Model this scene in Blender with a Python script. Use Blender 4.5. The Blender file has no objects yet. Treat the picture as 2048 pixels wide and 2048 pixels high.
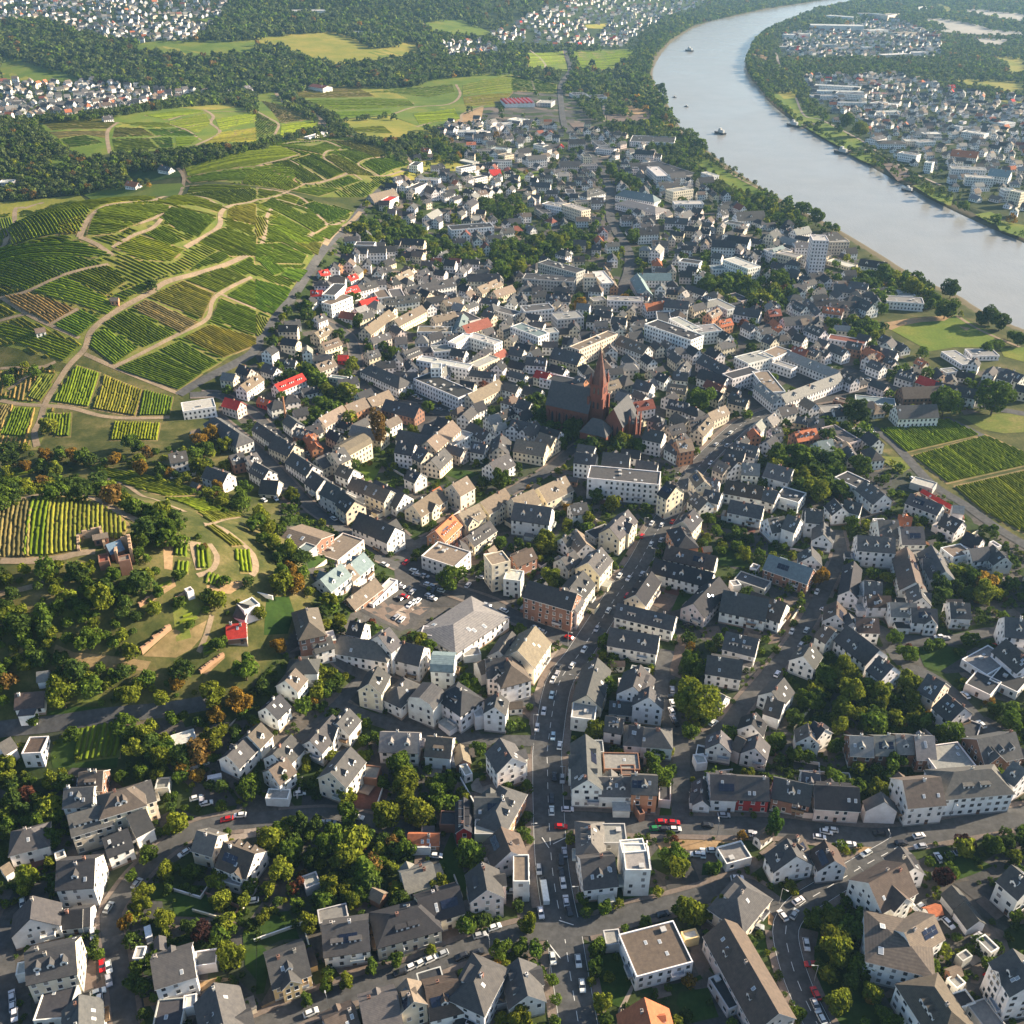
import bpy, math, random
import numpy as np
from mathutils import Vector, geometry as mgeo
random.seed(7); rng = np.random.default_rng(11)
sc = bpy.context.scene
# ------------------------------------------------------------------ camera, world, sun, exposure
F = 1950.0; PITCH = math.radians(31.4); CH = 260.0
cam = bpy.data.cameras.new("camera"); cam.sensor_width = 36; cam.lens = 36*F/2048
cam.clip_start = 1; cam.clip_end = 40000
co = bpy.data.objects.new("camera", cam); sc.collection.objects.link(co)
co.location = (0, 0, CH); co.rotation_euler = (math.pi/2-PITCH, 0, 0); sc.camera = co
SUN_AZ, SUN_EL = math.radians(18), math.radians(22)
w = bpy.data.worlds.new("World"); sc.world = w; w.use_nodes = True
nt = w.node_tree; nt.nodes.clear()
sky = nt.nodes.new("ShaderNodeTexSky"); sky.sky_type = 'NISHITA'; sky.sun_disc = False
sky.sun_elevation = SUN_EL; sky.sun_rotation = math.pi/2-SUN_AZ
sky.air_density = 1.0; sky.dust_density = 1.4; sky.ozone_density = 2.0
bg = nt.nodes.new("ShaderNodeBackground"); bg.inputs[1].default_value = 0.07
out = nt.nodes.new("ShaderNodeOutputWorld")
nt.links.new(sky.outputs[0], bg.inputs[0]); nt.links.new(bg.outputs[0], out.inputs[0])
sl = bpy.data.lights.new("sun", 'SUN'); sl.energy = 5.0; sl.angle = math.radians(0.6); sl.color = (1.0, 0.83, 0.61)
so = bpy.data.objects.new("sun", sl); sc.collection.objects.link(so)
SD = Vector((math.cos(SUN_AZ)*math.cos(SUN_EL), math.sin(SUN_AZ)*math.cos(SUN_EL), math.sin(SUN_EL)))
so.rotation_euler = SD.to_track_quat('Z', 'Y').to_euler(); so.location = (300, 0, 600)
sc.view_settings.view_transform = 'Standard'; sc.view_settings.look = 'None'
sc.view_settings.exposure = 1.65; sc.view_settings.gamma = 1.0
sc.render.engine = 'CYCLES'; sc.cycles.max_bounces = 5; sc.cycles.diffuse_bounces = 3
sc.cycles.glossy_bounces = 2; sc.cycles.transmission_bounces = 3; sc.cycles.volume_bounces = 0
sc.cycles.use_denoising = True; sc.cycles.caustics_reflective = False; sc.cycles.caustics_refractive = False
C = sc.collection
cP, sP = math.cos(PITCH), math.sin(PITCH)
# ------------------------------------------------------------------ terrain
def plane_at(px, py, z):
    a, b = (px-1024)/F, (1024-py)/F
    d = (a, b*sP+cP, b*cP-sP); t = (z-CH)/d[2]
    return d[0]*t, d[1]*t
HILLS = []
for px, py, z, sx, sy, p in ((300,440,60,105,125,1.3),(80,600,28,80,90,1),(560,325,38,110,100,1.2),(20,1058,52,88,54,1.4),
                          (330,925,10,70,40,1),(280,240,26,260,150,1),(450,125,28,420,220,1),
                          (40,300,32,160,160,1)):
    x, y = plane_at(px, py, z); HILLS.append((x, y, z, sx, sy, p))
HILLS += [(-1500, 3300, 100, 900, 700, 1), (-600, 3000, 85, 420, 420, 1), (-950, 2300, 25, 420, 240, 1), (500, 4600, 130, 900, 900, 1), (-1700, 5200, 170, 1500, 1100, 1)]
def T(x, y):
    x = np.asarray(x, float); y = np.asarray(y, float); z = np.zeros_like(x)
    for hx, hy, h, sx, sy, p in HILLS:
        z = z + h*np.exp(-((((x-hx)/sx)**2+((y-hy)/sy)**2)/2)**p)
    k = np.clip((np.interp(y, [0, 2300, 3300, 5000], [200, 200, 480, 1400])-x)/260, 0, 1); z = z*k*k*(3-2*k)
    d = np.clip((np.hypot(x, y)-300)/1500, 0, 1)
    return z + d*(2.5*np.sin(x/170+1)*np.sin(y/230) + 1.2*np.sin(x/61)*np.cos(y/83))
TS = np.geomspace(120, 12000, 500)
def P(px, py, h=0.0):
    """world point where the ray through photo pixel px,py (2048 frame) meets the terrain raised by h"""
    a, b = (px-1024)/F, (1024-py)/F
    d = np.array((a, b*sP+cP, b*cP-sP)); d /= np.linalg.norm(d)
    X, Y, Z = d[0]*TS, d[1]*TS, CH+d[2]*TS
    below = np.nonzero(Z < T(X, Y)+h)[0]
    if len(below) == 0: t0 = t1 = 9000
    else:
        i = max(1, below[0]); t0, t1 = TS[i-1], TS[i]
        for _ in range(14):
            m = (t0+t1)/2
            if CH+d[2]*m < T(d[0]*m, d[1]*m)+h: t1 = m
            else: t0 = m
    return d[0]*t1, d[1]*t1
def proj(x, y, z):
    u = y*cP-(z-CH)*sP; u = np.where(u < 1, 1e-3, u)
    v = y*sP+(z-CH)*cP
    return 1024+F*x/u, 1024-F*v/u, u
def inpoly(px, py, poly):
    px = np.asarray(px, float); py = np.asarray(py, float); r = np.zeros(px.shape, bool); n = len(poly)
    for i in range(n):
        x0, y0 = poly[i]; x1, y1 = poly[i-1]
        if y0 == y1: continue
        c = ((y0 > py) != (y1 > py)) & (px < (x1-x0)*(py-y0)/(y1-y0)+x0); r ^= c
    return r
def pscale(py): return 0.00329*(py+165)          # photo pixels per metre on the flat
K = 512/1932.0
def blk(b, x, y): return b[0]*512+x*K, b[1]*512+y*K
def BP(b, pts): return [blk(b, *p) for p in pts]
def nums(s): return [float(v) for v in s.split()]
def pairs(s):
    v = nums(s); return list(zip(v[::2], v[1::2]))
# ------------------------------------------------------------------ mesh helpers
class MB:
    def __init__(s): s.v = []; s.f = []; s.m = []; s.uv = []; s.c = []
    def face(s, pts, m=0, uv=None, c=None):
        n = len(s.v); s.v += [tuple(p) for p in pts]; s.f.append(tuple(range(n, n+len(pts)))); s.m.append(m)
        s.uv += uv if uv else [(0, 0)]*len(pts); s.c.append(c)
    def box(s, x0, y0, z0, x1, y1, z1, m=0, bottom=False):
        a = [(x0,y0),(x1,y0),(x1,y1),(x0,y1)]
        for i in range(4):
            p, q = a[i], a[(i+1)%4]; s.face([(*p,z0),(*q,z0),(*q,z1),(*p,z1)], m)
        s.face([(*p,z1) for p in a], m)
        if bottom: s.face([(*p,z0) for p in reversed(a)], m)
    def mesh(s, name, mats, uv=False, col=False, smooth=False):
        me = bpy.data.meshes.new(name); me.from_pydata(s.v, [], s.f)
        for m in mats: me.materials.append(m)
        me.polygons.foreach_set('material_index', s.m)
        if uv:
            l = me.uv_layers.new(name="UVMap"); l.data.foreach_set('uv', np.array(s.uv, np.float32).ravel())
        if col:
            l = me.attributes.new("Col", 'FLOAT_COLOR', 'FACE')
            l.data.foreach_set('color', np.array([(*(c or (1,1,1)), 1) for c in s.c], np.float32).ravel())
        if smooth: me.polygons.foreach_set('use_smooth', [True]*len(s.f))
        me.update(); return me
def npmesh(name, V, Fq, mats, smooth=False, col=None):
    me = bpy.data.meshes.new(name); V = np.asarray(V, np.float32); Fq = np.asarray(Fq, np.int32); k = Fq.shape[1]
    me.vertices.add(len(V)); me.vertices.foreach_set('co', V.ravel())
    me.loops.add(Fq.size); me.loops.foreach_set('vertex_index', Fq.ravel())
    me.polygons.add(len(Fq)); me.polygons.foreach_set('loop_start', np.arange(0, Fq.size, k, dtype=np.int32))
    if smooth: me.polygons.foreach_set('use_smooth', np.ones(len(Fq), bool))
    for m in mats: me.materials.append(m)
    if col is not None:
        l = me.attributes.new("Col", 'FLOAT_COLOR', 'POINT')
        l.data.foreach_set('color', np.asarray(col, np.float32).ravel())
    me.update(calc_edges=True); me.validate(); return me
def link(name, me, parent=None, loc=(0,0,0), rz=0.0, color=None, scale=None, rot=None):
    o = bpy.data.objects.new(name, me); C.objects.link(o)
    o.location = loc; o.rotation_euler = rot if rot else (0, 0, rz)
    if parent: o.parent = parent
    if color: o.color = (*color, 1)
    if scale: o.scale = scale
    return o
def struct(name, me, kind='structure', label=None, cat=None):
    o = link(name, me); o['kind'] = kind
    if label: o['label'] = label; o['category'] = cat
    return o
# ------------------------------------------------------------------ materials
def mat(name, base, rough=0.8, spec=0.3):
    m = bpy.data.materials.new(name); m.use_nodes = True; n = m.node_tree
    b = n.nodes['Principled BSDF']; b.inputs['Roughness'].default_value = rough
    b.inputs['Specular IOR Level'].default_value = spec
    if base: b.inputs['Base Color'].default_value = (*base, 1)
    return m, n, b
def nd(n, t, **kw):
    x = n.nodes.new(t)
    for k, v in kw.items():
        if k.startswith('i_'): x.inputs[int(k[2:]) if k[2:].isdigit() else k[2:].replace('_', ' ')].default_value = v
        else: setattr(x, k, v)
    return x
def mixc(n, fac, a, b, mode='MIX'):
    x = n.nodes.new('ShaderNodeMix'); x.data_type = 'RGBA'; x.blend_type = mode
    for s, v in ((x.inputs[0], fac), (x.inputs[6], a), (x.inputs[7], b)):
        if hasattr(v, 'is_linked'): n.links.new(v, s)
        elif isinstance(v, (int, float)): s.default_value = v
        else: s.default_value = (*v, 1)
    return x.outputs[2]
def noise(n, vec, scale, detail=3, rough=0.6):
    x = nd(n, 'ShaderNodeTexNoise'); x.inputs['Scale'].default_value = scale; x.inputs['Detail'].default_value = detail
    x.inputs['Roughness'].default_value = rough; n.links.new(vec, x.inputs['Vector']); return x.outputs[0]
def ramp(n, v, *st):
    r = nd(n, 'ShaderNodeValToRGB'); e = r.color_ramp.elements
    while len(e) < len(st): e.new(0.5)
    for el, (p, c) in zip(e, st): el.position = p; el.color = (*c, 1) if len(c) == 3 else c
    n.links.new(v, r.inputs[0]); return r.outputs[0]
def math_(n, op, a, b=None, c=None):
    x = n.nodes.new('ShaderNodeMath'); x.operation = op
    for i, v in enumerate((a, b, c)):
        if v is None: continue
        if hasattr(v, 'is_linked'): n.links.new(v, x.inputs[i])
        else: x.inputs[i].default_value = v
    return x.outputs[0]
def pos(n): return nd(n, 'ShaderNodeNewGeometry').outputs['Position']
def colsrc(n, src):
    if src == 'obj': return nd(n, 'ShaderNodeObjectInfo').outputs['Color']
    return nd(n, 'ShaderNodeAttribute', attribute_name='Col').outputs['Color']
def wall_mat(name, src, windows):
    m, n, b = mat(name, None, 0.85, 0.2); c = colsrc(n, src)
    dirt = noise(n, pos(n), 0.35, 4); c = mixc(n, ramp(n, dirt, (0.3, (0,0,0)), (0.75, (1,1,1))), c, mixc(n, 1.0, c, (0.74,0.71,0.68), 'MULTIPLY'))
    if windows:
        uv = nd(n, 'ShaderNodeUVMap').outputs[0]; sp = nd(n, 'ShaderNodeSeparateXYZ'); n.links.new(uv, sp.inputs[0])
        u = math_(n, 'FRACT', math_(n, 'DIVIDE', sp.outputs[0], 2.6)); v = math_(n, 'FRACT', math_(n, 'DIVIDE', sp.outputs[1], 2.9))
        a = math_(n, 'MULTIPLY', math_(n, 'GREATER_THAN', u, 0.3), math_(n, 'LESS_THAN', u, 0.72))
        d = math_(n, 'MULTIPLY', math_(n, 'GREATER_THAN', v, 0.34), math_(n, 'LESS_THAN', v, 0.84))
        k = math_(n, 'MULTIPLY', math_(n, 'MULTIPLY', a, d), math_(n, 'GREATER_THAN', sp.outputs[0], 0.001))
        c = mixc(n, k, c, (0.035,0.04,0.05))
    n.links.new(c, b.inputs['Base Color']); return m
def roof_mat(name, src):
    m, n, b = mat(name, None, 0.85, 0.12); c = colsrc(n, src); p = pos(n)
    a = noise(n, p, 0.8, 5, 0.7); g = noise(n, p, 0.09, 2)
    c = mixc(n, ramp(n, a, (0.3, (0,0,0)), (0.7, (1,1,1))), mixc(n, 1.0, c, (0.72,0.72,0.74), 'MULTIPLY'), mixc(n, 1.0, c, (1.2,1.16,1.1), 'MULTIPLY'))
    c = mixc(n, math_(n, 'MULTIPLY', g, 0.35), c, mixc(n, 1.0, c, (0.9,0.85,0.7), 'MULTIPLY'))
    wv = nd(n, 'ShaderNodeTexWave', wave_type='BANDS', bands_direction='Z'); wv.inputs['Scale'].default_value = 1.1; wv.inputs['Distortion'].default_value = 0.6
    n.links.new(p, wv.inputs[0]); c = mixc(n, math_(n, 'MULTIPLY', wv.outputs[1], 0.22), c, (0.02,0.02,0.022))
    n.links.new(c, b.inputs['Base Color']); return m
MW = wall_mat("wall_paint", 'obj', False); MWF = wall_mat("wall_paint_windowed", 'obj', True); MWS = wall_mat("wall_paint_far", 'col', True)
MR = roof_mat("roof_tiles", 'obj'); MRS = roof_mat("roof_tiles_far", 'col')
MGL = mat("window_glass", (0.03,0.035,0.045), 0.12, 0.6)[0]
MFR = mat("white_frame", (0.72,0.72,0.70), 0.6)[0]
MSK = mat("skylight_glass", (0.30,0.33,0.36), 0.12, 0.8)[0]  # pale grey-blue base paints the sky's reflection into the pane
MDK = mat("dark_rubber", (0.02,0.02,0.02), 0.7)[0]
def objmat(name, rough=0.8, spec=0.3):
    m, n, b = mat(name, None, rough, spec); c = colsrc(n, 'obj'); a = noise(n, pos(n), 1.3, 3)
    n.links.new(mixc(n, ramp(n, a, (0.35,(0,0,0)), (0.7,(1,1,1))), mixc(n, 1.0, c, (0.8,0.8,0.8), 'MULTIPLY'), c), b.inputs['Base Color']); return m
MOB = objmat("painted_matter"); MCAR = objmat("car_paint", 0.25, 0.6)
def ground_patch(name, c1, c2, c3, s1=0.05, s2=0.6):
    m, n, b = mat(name, None, 0.95, 0.1); p = pos(n)
    c = ramp(n, noise(n, p, s1, 5, 0.65), (0.3, c1), (0.5, c2), (0.72, c3))
    c = mixc(n, ramp(n, noise(n, p, s2, 4, 0.7), (0.35,(0,0,0)), (0.7,(1,1,1))), mixc(n, 1.0, c, (0.68,0.68,0.66), 'MULTIPLY'), c)
    n.links.new(c, b.inputs['Base Color']); return m
GM = {'g': ground_patch("meadow_green", (0.07,0.12,0.016), (0.12,0.17,0.022), (0.20,0.20,0.035), 0.02),
      'y': ground_patch("meadow_yellow", (0.14,0.18,0.025), (0.24,0.23,0.04), (0.34,0.27,0.06), 0.02),
      'd': ground_patch("lawn_dark", (0.022,0.05,0.010), (0.035,0.07,0.014), (0.055,0.085,0.02), 0.08),
      't': ground_patch("dry_soil", (0.24,0.15,0.075), (0.33,0.22,0.12), (0.40,0.28,0.16), 0.05),
      'v': ground_patch("vineyard_soil", (0.13,0.11,0.04), (0.20,0.155,0.065), (0.29,0.20,0.10), 0.06),
      'n': ground_patch("vineyard_grass", (0.10,0.14,0.025), (0.15,0.17,0.035), (0.24,0.19,0.07), 0.06),
      'e': ground_patch("vineyard_verge", (0.15,0.13,0.05), (0.26,0.19,0.09), (0.36,0.25,0.13), 0.05),
      'a': ground_patch("asphalt_yard", (0.05,0.05,0.052), (0.072,0.07,0.07), (0.10,0.095,0.09), 0.06),
      'p': ground_patch("paved_yard", (0.13,0.105,0.09), (0.17,0.13,0.11), (0.20,0.155,0.13), 0.08),
      'r': ground_patch("red_court", (0.13,0.06,0.05), (0.16,0.075,0.06), (0.19,0.09,0.075), 0.1),
      'w': ground_patch("pale_field", (0.28,0.27,0.24), (0.36,0.34,0.30), (0.42,0.39,0.34), 0.01),
      'k': ground_patch("gravel_pale", (0.24,0.20,0.17), (0.31,0.26,0.22), (0.38,0.32,0.27), 0.2)}
MROAD = ground_patch("asphalt", (0.075,0.076,0.079), (0.096,0.096,0.097), (0.125,0.121,0.117), 0.05, 0.4)
MPAVE = ground_patch("paving", (0.15,0.125,0.11), (0.19,0.155,0.135), (0.225,0.185,0.16), 0.1, 1.0)
MTRACK = ground_patch("farm_track", (0.20,0.16,0.11), (0.29,0.22,0.15), (0.37,0.28,0.18), 0.08, 0.8)
MMARK = mat("road_paint", (0.6,0.6,0.58), 0.7)[0]
def leaf_mat(name, src, lo=0.55, hi=1.45):
    m = bpy.data.materials.new(name); m.use_nodes = True; n = m.node_tree; n.nodes.clear()
    o = nd(n, 'ShaderNodeOutputMaterial'); d = nd(n, 'ShaderNodeBsdfDiffuse'); t = nd(n, 'ShaderNodeBsdfTranslucent'); x = nd(n, 'ShaderNodeMixShader')
    x.inputs[0].default_value = 0.38; g = nd(n, 'ShaderNodeNewGeometry')
    c = colsrc(n, src); r = ramp(n, g.outputs['Random Per Island'], (0.0, (lo,lo*1.02,lo*0.9)), (0.6, (1,1,1)), (1.0, (hi*1.05,hi,hi*0.8)))
    c = mixc(n, 1.0, c, r, 'MULTIPLY'); q = noise(n, g.outputs['Position'], 0.22, 2)
    c = mixc(n, ramp(n, q, (0.35,(0,0,0)), (0.68,(1,1,1))), mixc(n, 1.0, c, (0.78,0.82,0.8), 'MULTIPLY'), mixc(n, 1.0, c, (1.18,1.12,0.9), 'MULTIPLY'))
    for s in (d, t): n.links.new(c, s.inputs[0])
    n.links.new(d.outputs[0], x.inputs[1]); n.links.new(t.outputs[0], x.inputs[2]); n.links.new(x.outputs[0], o.inputs[0]); return m
MLEAF = leaf_mat("leaves", 'obj'); MLEAFS = leaf_mat("leaves_far", 'col'); MBARK = mat("bark", (0.09,0.065,0.045), 0.9)[0]
# ------------------------------------------------------------------ labels
LM = [("the red brick church",1190,850),("the courtyard block",1325,1200),("the central car lot",850,1130),("the castle ruin",215,1075),
 ("the sports field",1860,660),("the great round tree",1392,1405),("the orange-roofed house",1305,1990),("the lower street crossing",1140,1855),
 ("the long cream terrace",225,1635),("the flat-roofed hall with vents",1310,1885),("the large hipped hall",915,1245),("the white pointed-gable house",1765,1620),
 ("the white school quadrangle",1600,745),("the flat vineyard",1900,890),("the white slab tower",1632,510),("the red-roofed hall",580,760),
 ("the long balconied block",1270,985),("the flat-roofed clinic",900,700),("the tall brown tree",758,868),("the tree clump park",1690,1390),
 ("the big hipped villa",1810,1890),("the shaded lawn",395,1805),("the garden wood",640,1700),("the riverside factory",1300,290),
 ("the red striped greenhouse",1030,208),("the hilltop vineyards",330,440),("the steep hillside lane",310,1290),("the vineyard cottage",395,820),
 ("the upper street bend",720,740),("the mural house",770,1060),("the white round-ended house",1890,1040),("the twin flat sheds",1960,1330),
 ("the row of grey roofs",1790,1480),("the far bank lawns",1640,240),("the riverside poplars",1610,420),("the playground circle",970,1572),
 ("the red court",760,1590),("the brick corner block",1085,1215),("the flat warehouse",1960,900),("the northern fields",700,190)]
REG = {}
def reg(o, cat, desc, px, py, group=None):
    o['category'] = cat
    if group: o['group'] = group
    REG.setdefault(cat, []).append((o, desc, px, py))
ORD = ["nearest","second nearest","third nearest","fourth nearest","fifth nearest","sixth nearest","seventh nearest","eighth nearest","ninth nearest","tenth nearest","eleventh nearest","twelfth nearest"]
def finish_labels():
    for cat, items in REG.items():
        keys = {}
        for o, desc, px, py in items:
            nm, lx, ly = min(LM, key=lambda l: math.hypot(l[1]-px, (l[2]-py)*1.5)); dx, dy = px-lx, (py-ly)*1.4
            d = math.hypot(dx, dy)
            side = ("left of" if dx < 0 else "right of") if abs(dx) > abs(dy) else ("behind" if dy < 0 else "in front of")
            keys.setdefault((desc, side, nm), []).append((d, o))
        for (desc, side, nm), l in keys.items():
            l.sort(key=lambda t: t[0]); nm = nm.replace('the ', '', 1) if len(desc.split())+len(side.split())+len(nm.split()) > 13 and len(l) > 1 else nm
            for i, (d, o) in enumerate(l):
                if len(l) == 1: o['label'] = f"{desc}, {side} {nm}"
                else: o['label'] = f"{desc}, {ORD[i] if i < len(ORD) else 'number %d counted' % (i+1)} {side} {nm}"
# ------------------------------------------------------------------ river
RB_L = [(2400,760),(2048,660),(1952,615),(1920,594),(1849,562),(1801,536),(1764,512),(1679,461),(1600,420),(1536,384),(1474,345),(1408,297),(1363,260),(1334,207),
        (1310,170),(1305,143),(1318,114),(1342,85),(1387,56),(1437,40),(1536,19),(1634,3),(1700,-8)]
RB_R = [(1780,-8),(1721,0),(1692,8),(1629,24),(1589,40),(1536,64),(1509,87),(1493,117),(1493,135),(1501,156),(1522,180),(1536,201),(1589,244),(1684,299),(1801,366),(1907,421),(2048,485),(2400,640)]
def smooth(pts, k=4):
    a = [np.array(p, float) for p in pts]; a = [2*a[0]-a[1]]+a+[2*a[-1]-a[-2]]; o = []
    for i in range(1, len(a)-2):
        for j in range(k):
            t = j/k; p0, p1, p2, p3 = a[i-1:i+3]
            o.append(0.5*(2*p1+(p2-p0)*t+(2*p0-5*p1+4*p2-p3)*t*t+(3*p1-p0-3*p2+p3)*t**3))
    o.append(a[-2]); return [tuple(p) for p in o]
RIVPX = smooth(RB_L, 3)+smooth(RB_R, 3)
RIV = [plane_at(x, y, -2.2) for x, y in RIVPX]
RA = np.array(RIV)
def riverdist(x, y):
    """signed distance to the river edge, positive inside"""
    x = np.asarray(x, float); y = np.asarray(y, float); d = np.full(x.shape, 1e9)
    for i in range(len(RA)):
        p, q = RA[i-1], RA[i]; e = q-p; l = max(e@e, 1e-6)
        t = np.clip(((x-p[0])*e[0]+(y-p[1])*e[1])/l, 0, 1)
        d = np.minimum(d, np.hypot(x-p[0]-t*e[0], y-p[1]-t*e[1]))
    return np.where(inpoly(x, y, RIV), d, -d)
TOWN = [(719,421),(790,330),(860,300),(900,215),(1000,170),(1130,180),(1180,230),(1340,330),(1480,410),(1600,450),(1790,560),(1740,640),(1830,740),(1990,740),(2048,800),
        (1750,830),(1760,900),(1860,960),(1990,1060),(2700,1300),(2700,2400),(-800,2400),(-800,1480),(0,1470),(330,1440),(480,1400),(560,1300),(640,1180),(560,1060),(560,990),(430,830),(480,740),(555,634),(634,523)]
# ground sheet
def build_ground():
    R = np.concatenate([[20, 60, 100], np.geomspace(125, 11000, 900)]); A = np.linspace(math.radians(-52), math.radians(52), 800)
    r, a = np.meshgrid(R, A, indexing='ij'); x, y = r*np.sin(a), r*np.cos(a); z = T(x, y)
    sel = (x > -50) & (y < 9000); d = np.full(x.shape, -99.0); d[sel] = riverdist(x[sel], y[sel])
    z = np.where(d > -14, np.minimum(z, np.interp(d, [-14, -1, 4, 30], [0.3, -1.2, -4, -6])), z)
    px, py, u = proj(x, y, z); town = inpoly(px, py, TOWN) & (u > 20)
    far = np.clip((r-500)/900, 0, 1)
    nr, na = r.shape; idx = np.arange(nr*na).reshape(nr, na)
    Fq = np.stack([idx[:-1,:-1], idx[:-1,1:], idx[1:,1:], idx[1:,:-1]], -1).reshape(-1, 4)[:, ::-1]
    col = np.stack([town.ravel()*1.0, far.ravel(), (d > -10).ravel()*1.0, np.ones(nr*na)], -1)
    m, n, b = mat("ground", None, 0.95, 0.1); p = pos(n); at = nd(n, 'ShaderNodeAttribute', attribute_name='Col'); sp = nd(n, 'ShaderNodeSeparateColor'); n.links.new(at.outputs[0], sp.inputs[0])
    gr = ramp(n, noise(n, p, 0.05, 5, 0.7), (0.28, (0.028,0.042,0.013)), (0.44, (0.06,0.07,0.02)), (0.56, (0.11,0.105,0.035)), (0.72, (0.21,0.16,0.075)))
    wd = ramp(n, noise(n, p, 0.02, 4, 0.7), (0.35, (0.020,0.035,0.012)), (0.7, (0.045,0.065,0.018)))
    gr = mixc(n, sp.outputs[1], gr, wd)
    vo = nd(n, 'ShaderNodeTexVoronoi', feature='F1'); vo.inputs['Scale'].default_value = 0.065; n.links.new(p, vo.inputs['Vector'])
    s2 = nd(n, 'ShaderNodeSeparateColor'); n.links.new(vo.outputs['Color'], s2.inputs[0])
    r = ramp(n, s2.outputs[0], (0.0, (0.038,0.062,0.018)), (0.36, (0.065,0.085,0.028)), (0.52, (0.088,0.086,0.085)), (0.70, (0.14,0.122,0.107)), (0.86, (0.078,0.078,0.08)), (0.95, (0.20,0.16,0.135)))
    tn = mixc(n, ramp(n, noise(n, p, 0.4, 4, 0.7), (0.3, (0,0,0)), (0.7, (1,1,1))), mixc(n, 1.0, r, (0.62,0.62,0.6), 'MULTIPLY'), r)
    c = mixc(n, sp.outputs[0], gr, tn); c = mixc(n, sp.outputs[2], c, (0.12,0.10,0.06))
    c = mixc(n, ramp(n, noise(n, p, 0.9, 3, 0.7), (0.3, (0,0,0)), (0.65, (1,1,1))), mixc(n, 1.0, c, (0.7,0.72,0.7), 'MULTIPLY'), c)
    n.links.new(c, b.inputs['Base Color'])
    struct("ground", npmesh("ground", np.stack([x, y, z], -1).reshape(-1, 3), Fq, [m], True, col))
build_ground()
def build_water():
    m, n, b = mat("water", (0.055,0.085,0.095), 0.16, 0.2); p = pos(n)
    a = noise(n, p, 0.03, 4, 0.6); n.links.new(ramp(n, a, (0.35, (0.215,0.213,0.197)), (0.65, (0.235,0.231,0.213))), b.inputs['Base Color'])
    mp = nd(n, 'ShaderNodeMapping'); mp.inputs['Scale'].default_value = (1, 0.35, 1); n.links.new(p, mp.inputs[0])
    bp = nd(n, 'ShaderNodeBump'); bp.inputs['Strength'].default_value = 0.35; bp.inputs['Distance'].default_value = 0.5
    n.links.new(noise(n, mp.outputs[0], 0.35, 4, 0.6), bp.inputs['Height']); n.links.new(bp.outputs[0], b.inputs['Normal'])
    n.links.new(ramp(n, noise(n, p, 0.008, 3), (0.35, (0.2,0.2,0.2)), (0.7, (0.27,0.27,0.27))), b.inputs['Roughness'])
    mb = MB(); c = RA.mean(0); big = []
    for i in range(len(RA)):
        p0, p1 = RA[i-1], RA[(i+1) % len(RA)]; t = p1-p0; t = t/max(1e-6, np.hypot(*t)); nn = np.array((t[1], -t[0])); q = RA[i]
        if inpoly(np.array([q[0]+nn[0]*2]), np.array([q[1]+nn[1]*2]), RIV)[0]: nn = -nn
        big.append(q+nn*7)
    v, _, f, *_ = mgeo.delaunay_2d_cdt([Vector(q) for q in big], [], [list(range(len(big)))], 1, 1e-5)
    me = bpy.data.meshes.new("water"); me.from_pydata([(q.x, q.y, -2.2) for q in v], [], [list(t) for t in f]); me.materials.append(m)
    struct("water", me)
build_water()
# ------------------------------------------------------------------ draped polygons
LAY = [0.0]
def world_poly(px): return [P(x, y) for x, y in px]
def drape(name, px, material, off=0.06, kind='structure'):
    wp = [np.array(p) for p in world_poly(px)]; dist = np.mean([np.hypot(*p) for p in wp]); st = max(3.0, dist/70)
    b = []
    for i in range(len(wp)):
        p, q = wp[i-1], wp[i]; k = max(1, int(np.hypot(*(q-p))/st)); b += [tuple(p+(q-p)*j/k) for j in range(k)]
    W = np.array(b); x0, y0 = W.min(0); x1, y1 = W.max(0)
    gx, gy = np.meshgrid(np.arange(x0+st/2, x1, st), np.arange(y0+st/2, y1, st)); g = np.stack([gx.ravel(), gy.ravel()], -1)
    if len(g): g = g[inpoly(g[:,0], g[:,1], b)]
    pts = [Vector(p) for p in b]+[Vector(p) for p in g]
    v, _, f, *_ = mgeo.delaunay_2d_cdt(pts, [], [list(range(len(b)))], 1, 1e-4)
    LAY[0] += 0.004; o = off+(LAY[0] % 0.06)+max(0, dist-500)*0.0003
    X = np.array([(q.x, q.y) for q in v]); Z = T(X[:,0], X[:,1])+o
    ff = []
    for t in f:
        a, bb, c = (X[i] for i in t[:3])
        ff.append(list(t) if (bb[0]-a[0])*(c[1]-a[1])-(bb[1]-a[1])*(c[0]-a[0]) > 0 else list(t)[::-1])
    me = bpy.data.meshes.new(name); me.from_pydata([(*X[i], Z[i]) for i in range(len(X))], [], ff); me.materials.append(material)
    me.polygons.foreach_set('use_smooth', [True]*len(me.polygons)); me.update()
    return struct(name, me, kind)
def resample(w, st):
    w = np.array(w); s = np.concatenate([[0], np.cumsum(np.hypot(*np.diff(w, axis=0).T))]); n = max(2, int(s[-1]/st)+1); t = np.linspace(0, s[-1], n)
    return np.stack([np.interp(t, s, w[:,0]), np.interp(t, s, w[:,1])], -1)
ROADS = []
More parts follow.
